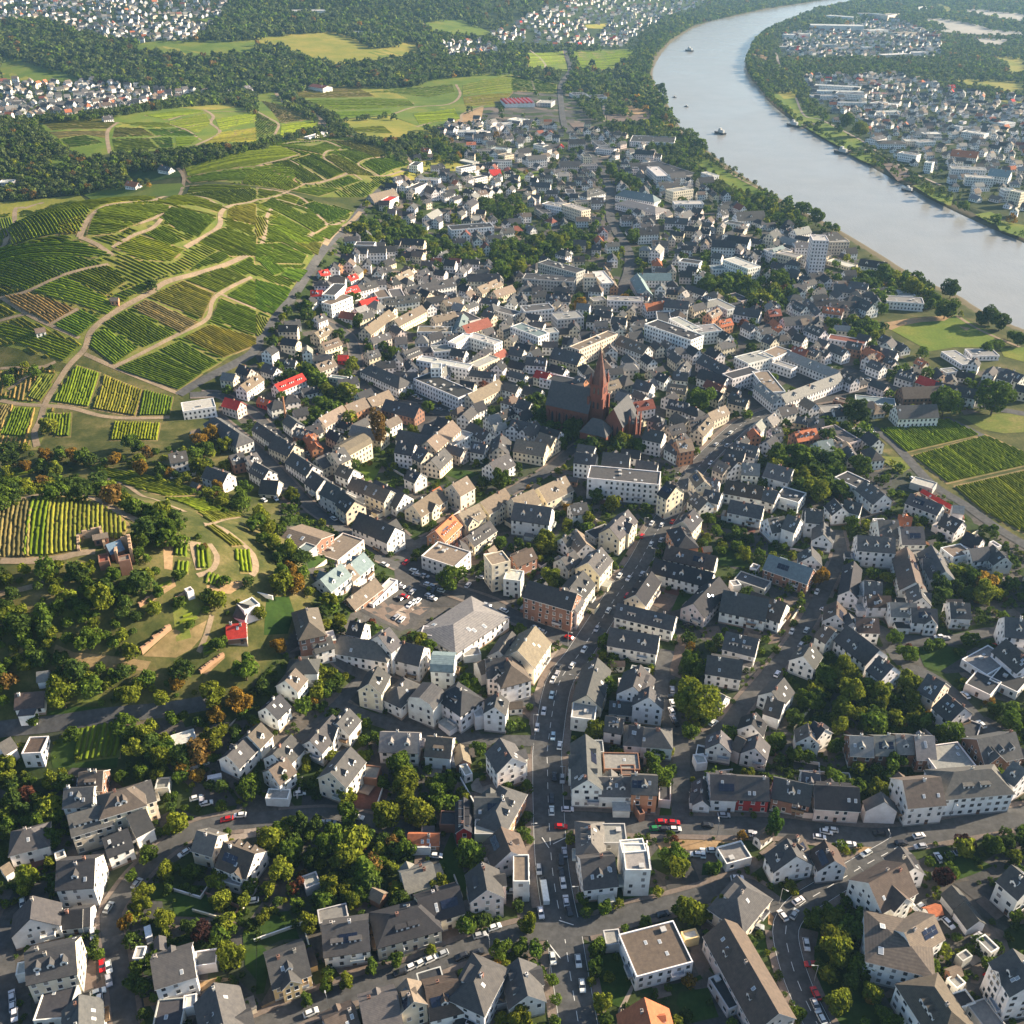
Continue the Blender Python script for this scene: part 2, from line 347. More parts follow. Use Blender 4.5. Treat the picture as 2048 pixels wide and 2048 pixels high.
def strip(name, w, l, r, material, off, extra=None, mask=None):
    t = np.gradient(w, axis=0); t /= np.maximum(1e-6, np.hypot(t[:,0], t[:,1]))[:,None]; nn = np.stack([-t[:,1], t[:,0]], -1)
    k = 3; cols = [w+nn*(l+(r-l)*j/(k-1)) for j in range(k)]; V = []
    for i in range(len(w)):
        for j in range(k): x, y = cols[j][i]; V.append((x, y, float(T(x, y))+off))
    Fq = [(i*k+j, i*k+j+1, (i+1)*k+j+1, (i+1)*k+j) for i in range(len(w)-1) for j in range(k-1) if mask is None or (mask[i] and mask[i+1])]
    Fq = [q[::-1] for q in Fq] if l < r else Fq
    if not Fq: return None
    me = bpy.data.meshes.new(name); me.from_pydata(V, [], [q[::-1] for q in Fq] if l > r else [tuple(reversed(q)) for q in Fq]); me.materials.append(material)
    me.polygons.foreach_set('use_smooth', [True]*len(me.polygons)); me.update()
    return struct(name, me)
def road(px, width, material=None, name="road", pave=0.0, far=0.0):
    w = resample(smooth([P(x, y) for x, y in px], 6), 3.5 if not far else max(3.5, far)); d = np.hypot(*w.mean(0))
    LAY[0] += 0.004; off = 0.10+(LAY[0] % 0.06)+max(0, d-500)*0.0004
    strip(name, w, -width/2, width/2, material or MROAD, off); ROADS.append((w, width, pave, off, material)); return w
A0,A1,A2,A3 = (0,3),(1,3),(2,3),(3,3); B0,B1,B2,B3 = (0,2),(1,2),(2,2),(3,2); C0,C1,C2,C3 = (0,1),(1,1),(2,1),(3,1); D0,D1,D2,D3 = (0,0),(1,0),(2,0),(3,0)
# yards, lawns, fields: block, material, polygon in block pixels
FIELDS = [
(D0,'g',"0 420 200 460 400 520 560 570 600 620 0 612"),(D0,'y',"0 540 200 575 330 600 0 612"),(D0,'g',"290 912 700 890 900 860 1250 805 1700 768 1932 850 1932 1085 1480 1112 1400 1125 900 1152 650 1192 520 1130 350 1000"),
(D0,'y',"350 1000 640 980 810 980 800 1060 640 1020 440 1050"),(D0,'y',"870 960 900 925 1250 930 1350 975 1180 975"),(D0,'d',"455 1050 640 1018 800 1080 520 1125"),(D0,'y',"1250 805 1700 768 1850 800 1630 830 1500 830"),
(D0,'g',"990 365 1080 325 1230 310 1932 300 1932 420 1700 405 1500 435 1200 400"),(D0,'y',"1230 350 1540 400 1400 420 1200 400"),(D0,'g',"370 1190 520 1160 470 1250 390 1260"),
(D0,'g',"600 1455 900 1400 1370 1385 1400 1420 1130 1490 680 1500"),(D0,'y',"0 1530 380 1495 600 1470 1150 1500 1000 1530 700 1585 420 1660 130 1660 0 1620"),(D0,'d',"950 1270 1350 1275 1380 1330 1150 1370 950 1330"),
(D0,'g',"1500 150 1740 120 1700 150 1560 170"),(D0,'g',"0 185 110 190 90 230 0 235"),
(D1,'y',"0 290 400 240 700 270 900 365 1200 330 1240 390 1100 440 900 455 700 480 600 490 300 400 180 350 0 330"),(D1,'g',"800 400 960 375 1110 390 1080 440 900 440"),(D1,'y',"400 240 520 232 690 270 560 300"),
(D1,'g',"280 690 540 640 760 650 1200 650 1350 590 1670 560 1932 560 1932 700 1850 800 1600 830 1450 950 1250 965 1000 870 640 900 520 830 300 750"),(D1,'y',"540 630 760 650 1000 680 1150 750 900 740 540 680"),
(D1,'g',"0 700 140 690 160 760 470 915 485 960 300 985 90 1065 0 1072"),(D1,'y',"640 905 1000 875 1240 960 1350 1000 1400 1055 1200 1000 1050 1060 800 1020 730 985"),(D1,'y',"1130 870 1400 800 1560 850 1540 910 1300 940 1210 940"),(D1,'t',"1450 965 1560 870 1720 800 1700 900 1600 930"),
(D1,'g',"1270 165 1520 140 1650 190 1800 260 1600 275 1350 260"),(D1,'y',"1100 300 1230 330 1190 390 1060 370"),(D1,'y',"1250 1300 1240 1220 1400 1190 1620 1240 1640 1290 1400 1290"),(D1,'y',"980 1320 1150 1270 1290 1350 1100 1370"),
(D2,'g',"100 400 385 385 410 480 420 540 130 520"),(D2,'g',"440 380 720 375 960 370 940 430 760 450 750 525 510 530"),(D2,'g',"0 570 150 590 340 640 335 705 0 690"),(D2,'g',"20 1310 240 1290 180 1330 40 1360"),(D2,'y',"550 190 720 180 690 220 560 215"),(D2,'t',"1770 400 1932 420 1932 460"),
(D2,'t',"790 745 990 750 980 775 810 770"),(D2,'p',"710 860 1040 870 1080 910 720 920"),(D2,'t',"870 790 1040 830 1060 870 860 860"),(D2,'y',"1060 900 1180 930 1200 985 1080 980"),(D2,'g',"1210 1010 1350 1060 1300 1110 1230 1060"),(D2,'g',"1300 1150 1450 1180 1900 1440 1880 1480 1700 1440 1350 1210"),(D2,'p',"430 930 560 930 530 1000 480 990"),(D2,'a',"560 1060 640 1240 670 1300 580 1290 530 1100"),
(D3,'g',"10 650 60 690 200 720 260 800 450 920 330 930 240 960 180 880 80 790"),(D3,'y',"60 690 200 690 210 740 120 750"),(D3,'g',"280 960 440 930 580 1000 760 1090 590 1135 450 1060"),(D3,'g',"600 1155 780 1150 830 1220 800 1250 700 1210"),(D3,'p',"850 1230 930 1215 1100 1320 980 1370"),(D3,'g',"1090 1400 1200 1400 1400 1480 1380 1560 1250 1500"),
(D3,'y',"1340 585 1600 600 1932 612 1932 720 1700 670 1500 640"),(D3,'y',"1690 420 1932 440 1932 545 1820 560 1800 480"),(D3,'y',"1740 760 1932 760 1932 810"),(D3,'w',"1440 80 1550 68 1932 110 1932 165 1700 130"),(D3,'w',"1160 148 1300 138 1550 180 1700 225 1400 235"),(D3,'w',"1570 285 1815 300 1760 340 1620 335"),(D3,'y',"1250 40 1300 30 1400 70 1350 90"),
(D3,'w',"1200 230 1560 215 1900 240 1932 270 1500 260"),(D3,'a',"1400 1080 1932 1070 1932 1110 1500 1105"),(D3,'g',"1560 1620 1680 1600 1760 1640 1700 1690"),(D3,'g',"1700 1660 1932 1700 1932 1800 1750 1740"),
(C3,'g',"820 520 1120 480 1420 440 1720 600 1690 650 1600 690 1400 690 1220 720 930 560"),(C3,'t',"820 515 1050 475 1410 445 1330 490 1150 500 1000 530 930 560"),(C3,'t',"1440 530 1530 545 1500 565 1470 550"),(C3,'g',"1750 700 1932 690 1932 800 1780 760"),
(C3,'n',"1450 1210 1932 1180 1932 1330 1780 1340 1620 1310"),(C3,'n',"830 1510 1040 1520 1090 1590 1000 1650 900 1570"),(C3,'a',"0 900 400 1080 640 1040 980 1000 900 940 600 830 560 850"),(C3,'p',"1430 1130 1600 1180 1480 1200"),(C3,'a',"150 1080 500 1040 520 1120 200 1130"),
(C2,'a',"1600 920 1932 880 1932 1130 1800 1140 1640 1010"),(C2,'d',"80 690 230 690 200 740"),(C2,'t',"1530 940 1620 930 1640 1010"),
(C1,'g',"680 1600 800 1550 940 1560 930 1620 890 1690 820 1715 760 1650"),(C1,'d',"1030 1260 1210 1270 1150 1320 1020 1320"),(C1,'a',"820 1000 900 1030 1180 1060 1640 1150 1500 1190 1300 1260 1150 1330 1060 1260 850 1070"),(C1,'d',"960 360 1200 360 1180 400 980 400"),
(C1,'p',"1460 1440 1700 1400 1720 1500 1560 1560"),(C1,'d',"1420 1590 1700 1640 1560 1700 1430 1650"),(C1,'t',"330 1090 400 1110 340 1130"),
(B1,'a',"840 320 1050 370 1240 330 1380 480 1640 470 1932 640 1932 740 1700 700 1330 720 1200 870 1090 900 750 730 870 560 1050 500 1040 420"),(B1,'p',"770 710 960 640 1040 700 1320 720 1100 880 1000 830"),(B1,'k',"1020 780 1220 640 1250 690 1080 840"),(B1,'d',"370 330 540 330 550 380 400 430"),
(B1,'d',"80 640 250 640 290 760 240 920 60 930"),(B1,'d',"1270 1280 1500 1290 1490 1340 1290 1330"),
(B2,'p',"1080 560 1270 600 1270 640 1180 750 1030 690"),(B2,'d',"1270 590 1370 620 1330 720 1200 750"),(B2,'p',"1190 1150 1260 930 1330 970 1250 1180 1300 1270 1200 1230"),(B2,'p',"1400 880 1560 860 1580 920 1470 960"),(B2,'d',"1600 830 1720 840 1740 900 1640 880"),(B2,'d',"580 1380 640 1250 720 1230 790 1290 740 1390 640 1440"),
(B2,'p',"0 1450 160 1440 210 1500 200 1932 130 1932 150 1700 130 1560"),(B2,'k',"300 1010 410 1080 240 1300 200 1450 150 1420 210 1240"),(B2,'d',"1430 230 1800 330 1780 420 1500 400 1370 300"),(B2,'d',"1690 430 1932 500 1932 560 1680 520"),(B2,'a',"1270 1730 1480 1740 1460 1932 1230 1932"),(B2,'d',"1680 1860 1932 1880 1932 1932 1660 1932"),(B2,'p',"640 1150 740 1130 760 1190 680 1210"),
(B3,'d',"1120 1020 1330 1010 1480 1030 1450 1110 1290 1210 1180 1170"),(B3,'p',"0 890 130 900 130 960 60 990 0 1000"),(B3,'d',"40 1040 200 900 160 1000 60 1110"),(B3,'d',"0 240 300 260 300 330 0 310"),(B3,'p',"1280 1400 1420 1390 1560 1540 1440 1560"),(B3,'d',"330 1540 560 1500 600 1620 350 1640"),(B3,'d',"1190 190 1300 170 1450 200 1400 240"),(B3,'a',"1400 1070 1760 1130 1620 1200 1340 1220 1280 1180"),(B3,'a',"1000 1700 1200 1640 1290 1730 1200 1770"),
(B0,'d',"380 1830 420 1720 900 1640 920 1700 880 1932 400 1932"),(B0,'d',"360 1510 560 1470 1000 1480 1200 1460 1080 1510 600 1560 350 1600"),(B0,'e',"1080 1090 1300 890 1440 880 1560 820 1520 950 1440 1040 1330 1100"),(B0,'t',"1050 700 1310 500 1330 560 1130 690"),(B0,'t',"1510 1210 1650 1080 1700 1100 1560 1230"),(B0,'t',"1230 210 1320 200 1300 440 1240 430"),(B0,'n',"1300 700 1450 620 1580 640 1480 800 1440 950 1330 980"),(B0,'t',"1560 490 1700 530 1900 520 1740 620 1560 600"),(B0,'n',"500 720 640 760 600 820 460 780"),(B0,'e',"420 1000 560 1060 1140 1130 1100 1200 520 1190 400 1080"),(B0,'n',"600 1310 780 1330 760 1440 580 1440"),
(A0,'d',"1000 860 1320 880 1560 890 1650 1080 1560 1130 1320 1120 1300 1010 1160 1000"),(A0,'d',"1830 1240 1932 1200 1932 1600 1850 1500"),(A0,'d',"1160 1330 1420 1290 1640 1310 1600 1420 1460 1400 1420 1340 1240 1350"),(A0,'t',"1080 1740 1640 1580 1780 1590 1600 1640 1500 1700 1180 1790 1090 1800"),(A0,'p',"610 1380 720 1360 730 1650 600 1700"),(A0,'p',"720 1640 820 1540 880 1932 720 1932"),(A0,'k',"1750 500 1932 400 1932 520 1700 560"),(A0,'a',"1470 110 1720 170 1800 280 1640 300 1440 220"),(A0,'t',"1000 1320 1280 1240 1320 1290 1010 1380"),
(A1,'r',"770 90 960 100 1010 190 930 310 760 310 720 220"),(A1,'a',"350 210 520 210 600 270 600 320 340 320"),(A1,'d',"1560 60 1660 30 1900 60 1860 190 1620 180 1560 150"),(A1,'k',"1620 130 1660 80 1760 65 1860 90 1880 140 1820 190 1700 195 1630 170"),(A1,'p',"580 1500 840 1440 860 1540 640 1570"),(A1,'t',"960 1400 1170 1320 1230 1370 980 1430"),(A1,'d',"980 1450 1240 1390 1460 1320 1440 1350 1020 1510"),(A1,'p',"1310 1180 1560 1130 1620 1250 1400 1320 1290 1260"),(A1,'d',"0 1100 250 1080 330 1290 50 1300"),(A1,'p',"130 1720 440 1620 470 1690 170 1800"),(A1,'d',"190 1830 500 1710 500 1760 200 1860"),(A1,'d',"1480 470 1600 900 1330 1180 1260 1000"),(A1,'t',"40 1800 170 1740 180 1790 60 1860"),(A1,'d',"10 1300 120 1420 60 1700 0 1710"),
(A2,'t',"1090 570 1330 500 1580 480 1720 500 1740 560 1560 570 1540 600 1320 620 1120 620"),(A2,'a',"1150 850 1330 640 1420 860 1180 940"),(A2,'k',"1050 1010 1190 950 1420 890 1560 850 1560 880 1430 910 1200 980 1060 1035"),(A2,'p',"1330 640 1560 610 1600 780 1440 820 1420 860"),(A2,'d',"1440 720 1590 740 1540 810 1430 810"),(A2,'d',"660 1420 820 1390 900 1620 840 1820 740 1780 640 1640"),(A2,'k',"800 1830 900 1640 925 1650 870 1770 830 1932 800 1932"),(A2,'d',"1260 1690 1480 1660 1560 1880 1330 1932 1240 1780"),(A2,'d',"1780 1270 1932 1270 1932 1400 1840 1430"),(A2,'p',"1320 1340 1450 1320 1450 1400 1500 1500 1420 1590"),(A2,'d',"170 1470 280 1460 300 1700 220 1760"),(A2,'d',"960 1660 1300 1620 1420 1560 1440 1590 1240 1680 980 1700"),(A2,'d',"490 930 580 940 580 1010 850 960 1060 900 1150 930 940 1050 560 1100"),(A2,'d',"1120 300 1200 290 1220 370 1110 370"),
(A3,'t',"560 600 700 580 800 590 830 620 700 680 600 660"),(A3,'k',"830 580 1300 545 1400 560 980 640 600 800 580 770 830 640"),(A3,'d',"1200 700 1480 640 1700 740 1560 800 1420 850 1260 760"),(A3,'d',"330 1080 600 1120 800 1200 700 1500 820 1650 900 1932 450 1932 330 1500 380 1250"),(A3,'a',"1400 870 1700 820 1800 1000 1740 1100 1640 1130 1560 1000"),(A3,'p',"870 1700 1180 1560 1200 1590 980 1720 900 1740"),(A3,'p',"250 1240 330 1230 350 1450 320 1600 290 1520"),(A3,'d',"920 1080 1120 1030 1150 1070 960 1150"),(A3,'d',"1640 1400 1740 1420 1720 1640 1640 1600"),(A3,'a',"900 920 1160 840 1250 960 1180 1050 960 1040"),(A3,'t',"0 1010 70 1040 110 1100 80 1200 0 1180")]
NM = {'g':'meadow','y':'field','d':'lawn','t':'dirt_field','v':'field','a':'paved_yard','p':'paved_yard','r':'paved_yard','w':'field','k':'path','e':'dirt_field','n':'meadow'}
FPX = []
for b, m, s in FIELDS:
    pp = BP(b, pairs(s)); FPX.append((m if m != 'e' else 'q', pp)); drape(NM[m], pp, GM[m])
# ------------------------------------------------------------------ roads
MAIN = road([(1172,2130),(1157,2048),(1138,1934),(1128,1867),(1114,1801),(1103,1722),(1097,1616),(1095,1536),(1096,1488),(1117,1369),(1157,1310),(1196,1249),(1236,1188),(1276,1130),(1305,1077),(1339,1024),(1369,976),(1395,936),(1437,891),(1488,846),(1535,827),(1590,806),(1690,790)], 11, pave=2.6)
road([(1105,1640),(1188,1643),(1290,1650),(1355,1650),(1430,1652),(1562,1655),(1695,1672),(1801,1674),(1933,1653),(2060,1630),(2200,1605)], 8, pave=2)
road([(1360,1648),(1362,1590),(1363,1536),(1362,1496),(1345,1450),(1326,1400),(1322,1350),(1335,1300)], 6)
road([(1364,1492),(1408,1478),(1448,1459),(1488,1408),(1528,1362),(1580,1298),(1612,1249),(1634,1210),(1655,1165),(1680,1110),(1672,1060)], 6.5, pave=1.6)
road([(1634,1210),(1690,1232),(1756,1258),(1801,1278),(1907,1280),(1987,1264),(2060,1280),(2200,1310)], 6.5)
road([(1770,1270),(1801,1323),(1854,1350),(1894,1376),(1947,1430),(1987,1470),(2060,1520)], 6)
road([(1801,1690),(1775,1706),(1727,1732),(1684,1758),(1642,1784),(1595,1815),(1571,1856),(1581,1920),(1605,1987),(1640,2060),(1670,2130)], 8, pave=2)
road([(1128,1854),(1188,1852),(1249,1830),(1329,1812),(1410,1790),(1480,1770),(1540,1800),(1575,1840)], 6.5, pave=1.6)
road([(1128,1858),(1070,1862),(1016,1873),(910,1907),(830,1942),(751,1966),(658,1996),(592,2025),(480,2075)], 7, pave=1.8)
road([(512,1640),(451,1647),(384,1663),(331,1697),(297,1729),(265,1763),(236,1804),(222,1830),(231,1907),(244,1987),(258,2100)], 6.5, pave=1.5)
road([(512,1640),(592,1633),(671,1631),(760,1648),(830,1656)], 6, pave=1.2)
road([(-60,1470),(0,1459),(106,1448),(212,1432),(331,1420),(420,1405)], 5)
road([(5,1850),(8,1930),(14,2060)], 6)
road([(380,790),(440,790),(480,812),(512,830),(583,900),(640,945),(697,1010),(777,1050),(830,1095)], 6, pave=1.5)
road([(430,830),(490,880),(552,940),(623,1015),(665,1045),(711,1080),(750,1111),(800,1135)], 7, pave=1.5)
road([(800,1120),(840,1085),(930,1040),(1010,990),(1088,945),(1155,893),(1200,870)], 6, pave=1.5)
road([(850,1160),(910,1183),(976,1206),(1024,1231),(1090,1260),(1150,1285)], 8, pave=1.8)
road([(655,1300),(700,1335),(764,1361),(830,1381),(896,1398),(960,1405),(1070,1402)], 6, pave=1.2)
road([(680,1412),(716,1427),(777,1448),(857,1470),(963,1479),(1080,1482)], 5.5)
road([(600,1480),(655,1430),(711,1374),(740,1345)], 4)
road([(640,640),(690,665),(708,692),(716,743),(730,777),(775,800),(830,812),(904,827),(960,805),(1010,770)], 7, pave=1.5)
road([(820,870),(843,856),(904,827)], 6)
road([(1130,101),(1141,138),(1122,170),(1123,212),(1130,254),(1150,275),(1183,313),(1207,345),(1220,384),(1222,440),(1255,500),(1258,540),(1244,580),(1225,620)], 9, far=8)
road([(760,380),(719,421),(684,464),(639,512),(600,573),(554,634),(520,682),(498,712),(398,765),(358,790)], 6, far=5)
road([(1690,740),(1740,755),(1796,780),(1850,800),(1920,806),(2060,830)], 7)
road([(1745,855),(1790,890),(1860,965),(1930,1010),(2000,1060),(2100,1120)], 6)
road([(1890,835),(1960,870),(2060,925)], 5)
TRK = [(C0,"280 1440 260 1330 300 1250 340 1120 420 980 520 830 640 700 680 580 800 470 960 370 1150 270 1250 200 1500 130 1720 60 1932 -30",5),(C0,"0 1090 150 1120 330 1130",4),(C0,"340 1130 550 1150 780 1210 1000 1225 1280 1220",4.5),
 (C0,"640 740 860 840 1130 950 1350 1040",4),(C0,"860 840 1100 720 1350 590 1560 480 1600 350 1660 285 1900 160",3.5),(C0,"1660 285 1932 400",3),(C0,"0 320 200 270 480 145 820 65",3.5),(C0,"0 310 190 430 370 520 600 620",3.5),(C0,"370 520 590 400",3),(C0,"0 490 190 440",3),
 (C0,"0 1880 250 1810 420 1790 600 1800 760 1850 900 1932 1000 1980 1090 2030",5),(C0,"820 1680 1000 1760 1200 1850 1400 1932",3),(C0,"0 850 300 840 420 800",3),(C0,"60 1010 250 880 420 800",3),
 (B0,"0 370 250 370 450 350 600 310 720 300",4.5),(B0,"1540 90 1650 110 1780 200 1900 310 1932 420 1900 480",3.5),(B0,"1450 230 1470 330 1500 440",3),(B0,"1560 110 1800 40",3),(B0,"1580 240 1640 340 1600 440 1490 480",3),(B0,"1260 210 1420 230 1560 250",3),(B0,"0 620 180 580 330 540",3),(B0,"1500 1060 1560 920 1600 780",2.5),
 (D0,"830 1160 810 1050 820 980 890 925",6),(D0,"1430 1130 1520 1080 1660 1000 1590 930 1610 880 1540 830",6),(D0,"0 1870 50 1750 110 1640 200 1570 330 1530",6),(D0,"600 1790 650 1680 740 1590 830 1545",6),(D0,"830 1545 1000 1525 1200 1500 1380 1410 1380 1320 1340 1270",5),(D0,"1380 1410 1500 1400",4),
 (D0,"850 1870 1000 1780 1180 1700 1300 1560",4),(D0,"1400 1870 1560 1780 1660 1700 1690 1580 1932 1510",5),(D0,"1520 1060 1420 990 1270 940",4),(D0,"600 1790 740 1850 850 1932",5),(D0,"1050 1690 1180 1640 1290 1560",3.5),(D0,"1450 1470 1600 1520 1700 1560",3.5),(D0,"1720 1160 1770 1230 1830 1270",4),
 (D0,"1270 910 1520 850 1932 840",3.5),(D0,"870 395 1080 430 1250 480 1440 560",7),(D0,"850 1060 1150 1040 1500 940",3),
 (D1,"0 1510 130 1490 350 1395 450 1390 650 1330 760 1290 930 1330 1050 1310 1160 1260 1040 1160",4),(D1,"0 1255 180 1210 320 1170",4),(D1,"650 1130 510 1180 650 1260 800 1360",3.5),(D1,"1040 1160 880 1195 770 1240 930 1330",3.5),(D1,"0 1420 350 1500 540 1690 680 1660",4),(D1,"540 1690 400 1790",4),(D1,"80 1090 250 1080 400 1070 520 1065 640 1110",4),(D1,"250 1210 400 1290 540 1370",3),(D1,"130 1500 280 1540 440 1590",4),
 (D1,"150 700 200 770 330 820 450 870 540 960 600 990",8),(D1,"480 910 490 960 560 1000",6),(D1,"1040 860 1200 810 1450 790 1540 720 1510 640",6),(D1,"0 840 90 890 170 940 140 1020",5),(D1,"1210 960 1400 910 1540 920 1560 860 1720 800",5),(D1,"1230 150 1270 190 1300 230",7),(D1,"1090 1110 1150 1200 1200 1270",6),(D1,"350 1040 500 1020 720 1030 900 1060",4),(D1,"0 1890 60 1800 90 1620 130 1560",4),(D1,"520 1850 620 1740 790 1600",6),
 (D2,"120 370 200 430 250 490 250 540",7),(D2,"975 380 985 520 1010 620 1060 700 1110 790 1180 900 1250 980 1300 1010",5),(D2,"1440 1160 1560 1240 1700 1340 1890 1440",4),(D2,"930 690 1060 685",4),(D2,"150 610 170 680",5),(D2,"690 800 700 920",6),(D2,"600 1060 660 1180 800 1160",6),
 (D3,"60 400 80 480 100 540",7),(D3,"210 740 270 870 380 900 450 930 700 1060 800 1130 940 1220 1100 1310 1300 1400",5),(D3,"590 1140 780 1130",5),(D3,"250 945 430 930",5),(D3,"820 1215 930 1210",5),(D3,"1100 1110 1400 1090",6),(C3,"1420 450 1600 560 1900 690",4)]
for b, s, wd in TRK: road(BP(b, pairs(s)), wd*0.72, MTRACK if b[1] == 1 or wd < 5 or b in (D0, D1) else GM['k'], "path", far=6 if b[1] == 0 else 0)
def near_other(w, me):
    bad = np.zeros(len(w), bool)
    for i, (o, wd, pv, off, m) in enumerate(ROADS):
        if i == me or m is not None: continue
        d = np.min(np.hypot(w[:,None,0]-o[None,:,0], w[:,None,1]-o[None,:,1]), axis=1); bad |= d < wd/2+2.2
    return ~bad
for i, (w_, wd, pv, off, m_) in enumerate(list(ROADS)):
    if not pv: continue
    t = np.gradient(w_, axis=0); t /= np.hypot(t[:,0], t[:,1])[:,None]; nn = np.stack([-t[:,1], t[:,0]], -1)
    for s in (-1, 1):
        c = w_+nn*s*(wd/2+pv/2); ok = near_other(c, i)
        strip("pavement", c, -pv/2, pv/2, MPAVE, off+0.12, mask=ok)
# lane markings of the main road
def dashes(w_, width, off):
    mb = MB(); t = np.gradient(w_, axis=0); t /= np.hypot(t[:,0], t[:,1])[:,None]
    def quad(p, q, hw):
        e = (q-p)/max(1e-6, np.hypot(*(q-p))); nn = np.array((-e[1], e[0]))*hw
        mb.face([(*(p-nn), float(T(*p))+off), (*(q-nn), float(T(*q))+off), (*(q+nn), float(T(*q))+off), (*(p+nn), float(T(*p))+off)])
    for i in range(0, len(w_)-1, 2): quad(w_[i], w_[i+1], 0.09)
    nn = np.stack([-t[:,1], t[:,0]], -1)
    for s in (-1, 1):
        e = w_+nn*s*(width/2-0.25)
        for i in range(len(w_)-1): quad(e[i], e[i+1], 0.06)
    return mb
fine = resample(MAIN, 3.0); struct("road_markings", dashes(fine, 11, ROADS[0][3]+0.012).mesh("road_markings", [MMARK]))
fine = resample(ROADS[6][0], 3.0); struct("road_markings", dashes(fine, 8, ROADS[6][3]+0.012).mesh("road_markings", [MMARK]))
def stop_line(px0, px1):
    mb = MB(); p, q = np.array(P(*px0)), np.array(P(*px1)); e = (q-p)/np.hypot(*(q-p)); nn = np.array((-e[1], e[0]))*0.14; z = 0.3
    mb.face([(*(p-nn), z), (*(q-nn), z), (*(q+nn), z), (*(p+nn), z)]); struct("road_markings", mb.mesh("road_markings", [MMARK]))
for a, b in (((1118,1842),(1147,1851)),((1084,1676),(1098,1697)),((1106,1689),(1132,1676)),((1099,1890),(1121,1918))): stop_line(a, b)
RDW = [(w_, wd) for w_, wd, pv, off, m in ROADS]
RALL = np.concatenate([w_ for w_, _ in RDW]); RWID = np.concatenate([np.full(len(w_), wd) for w_, wd in RDW])
FILLV = [([(-480,470),(0,430),(150,400),(330,402),(380,372),(520,378),(600,395),(520,470),(380,540),(230,590),(0,520),(-480,540)],((100,430),(400,520)),'h',3.0),([(230,590),(380,540),(520,470),(600,395),(715,425),(640,510),(560,620),(500,690),(360,775),(170,690),(180,640)],((250,590),(480,680)),'g',2.3),([(-480,540),(0,520),(230,590),(180,640),(170,690),(140,730),(0,690),(-480,700)],((0,560),(160,660)),'y',2.3),
 ([(372,345),(480,312),(560,278),(690,272),(760,302),(815,335),(740,395),(640,395),(500,372),(395,362)],((500,300),(640,380)),'h',3.4),([(-480,740),(0,735),(130,745),(75,900),(0,905),(-480,900)],((60,750),(30,880)),'b',2.6),([(640,2),(640,2),(640,2)],((0,0),(1,1)),'g',9)][:5]
RDIR = np.concatenate([np.arctan2(np.gradient(w_, axis=0)[:,1], np.gradient(w_, axis=0)[:,0]) for w_, _ in RDW])
def roaddist(x, y):
    d = np.hypot(RALL[:,0]-x, RALL[:,1]-y); i = int(np.argmin(d)); return d[i]-RWID[i]/2, RDIR[i]
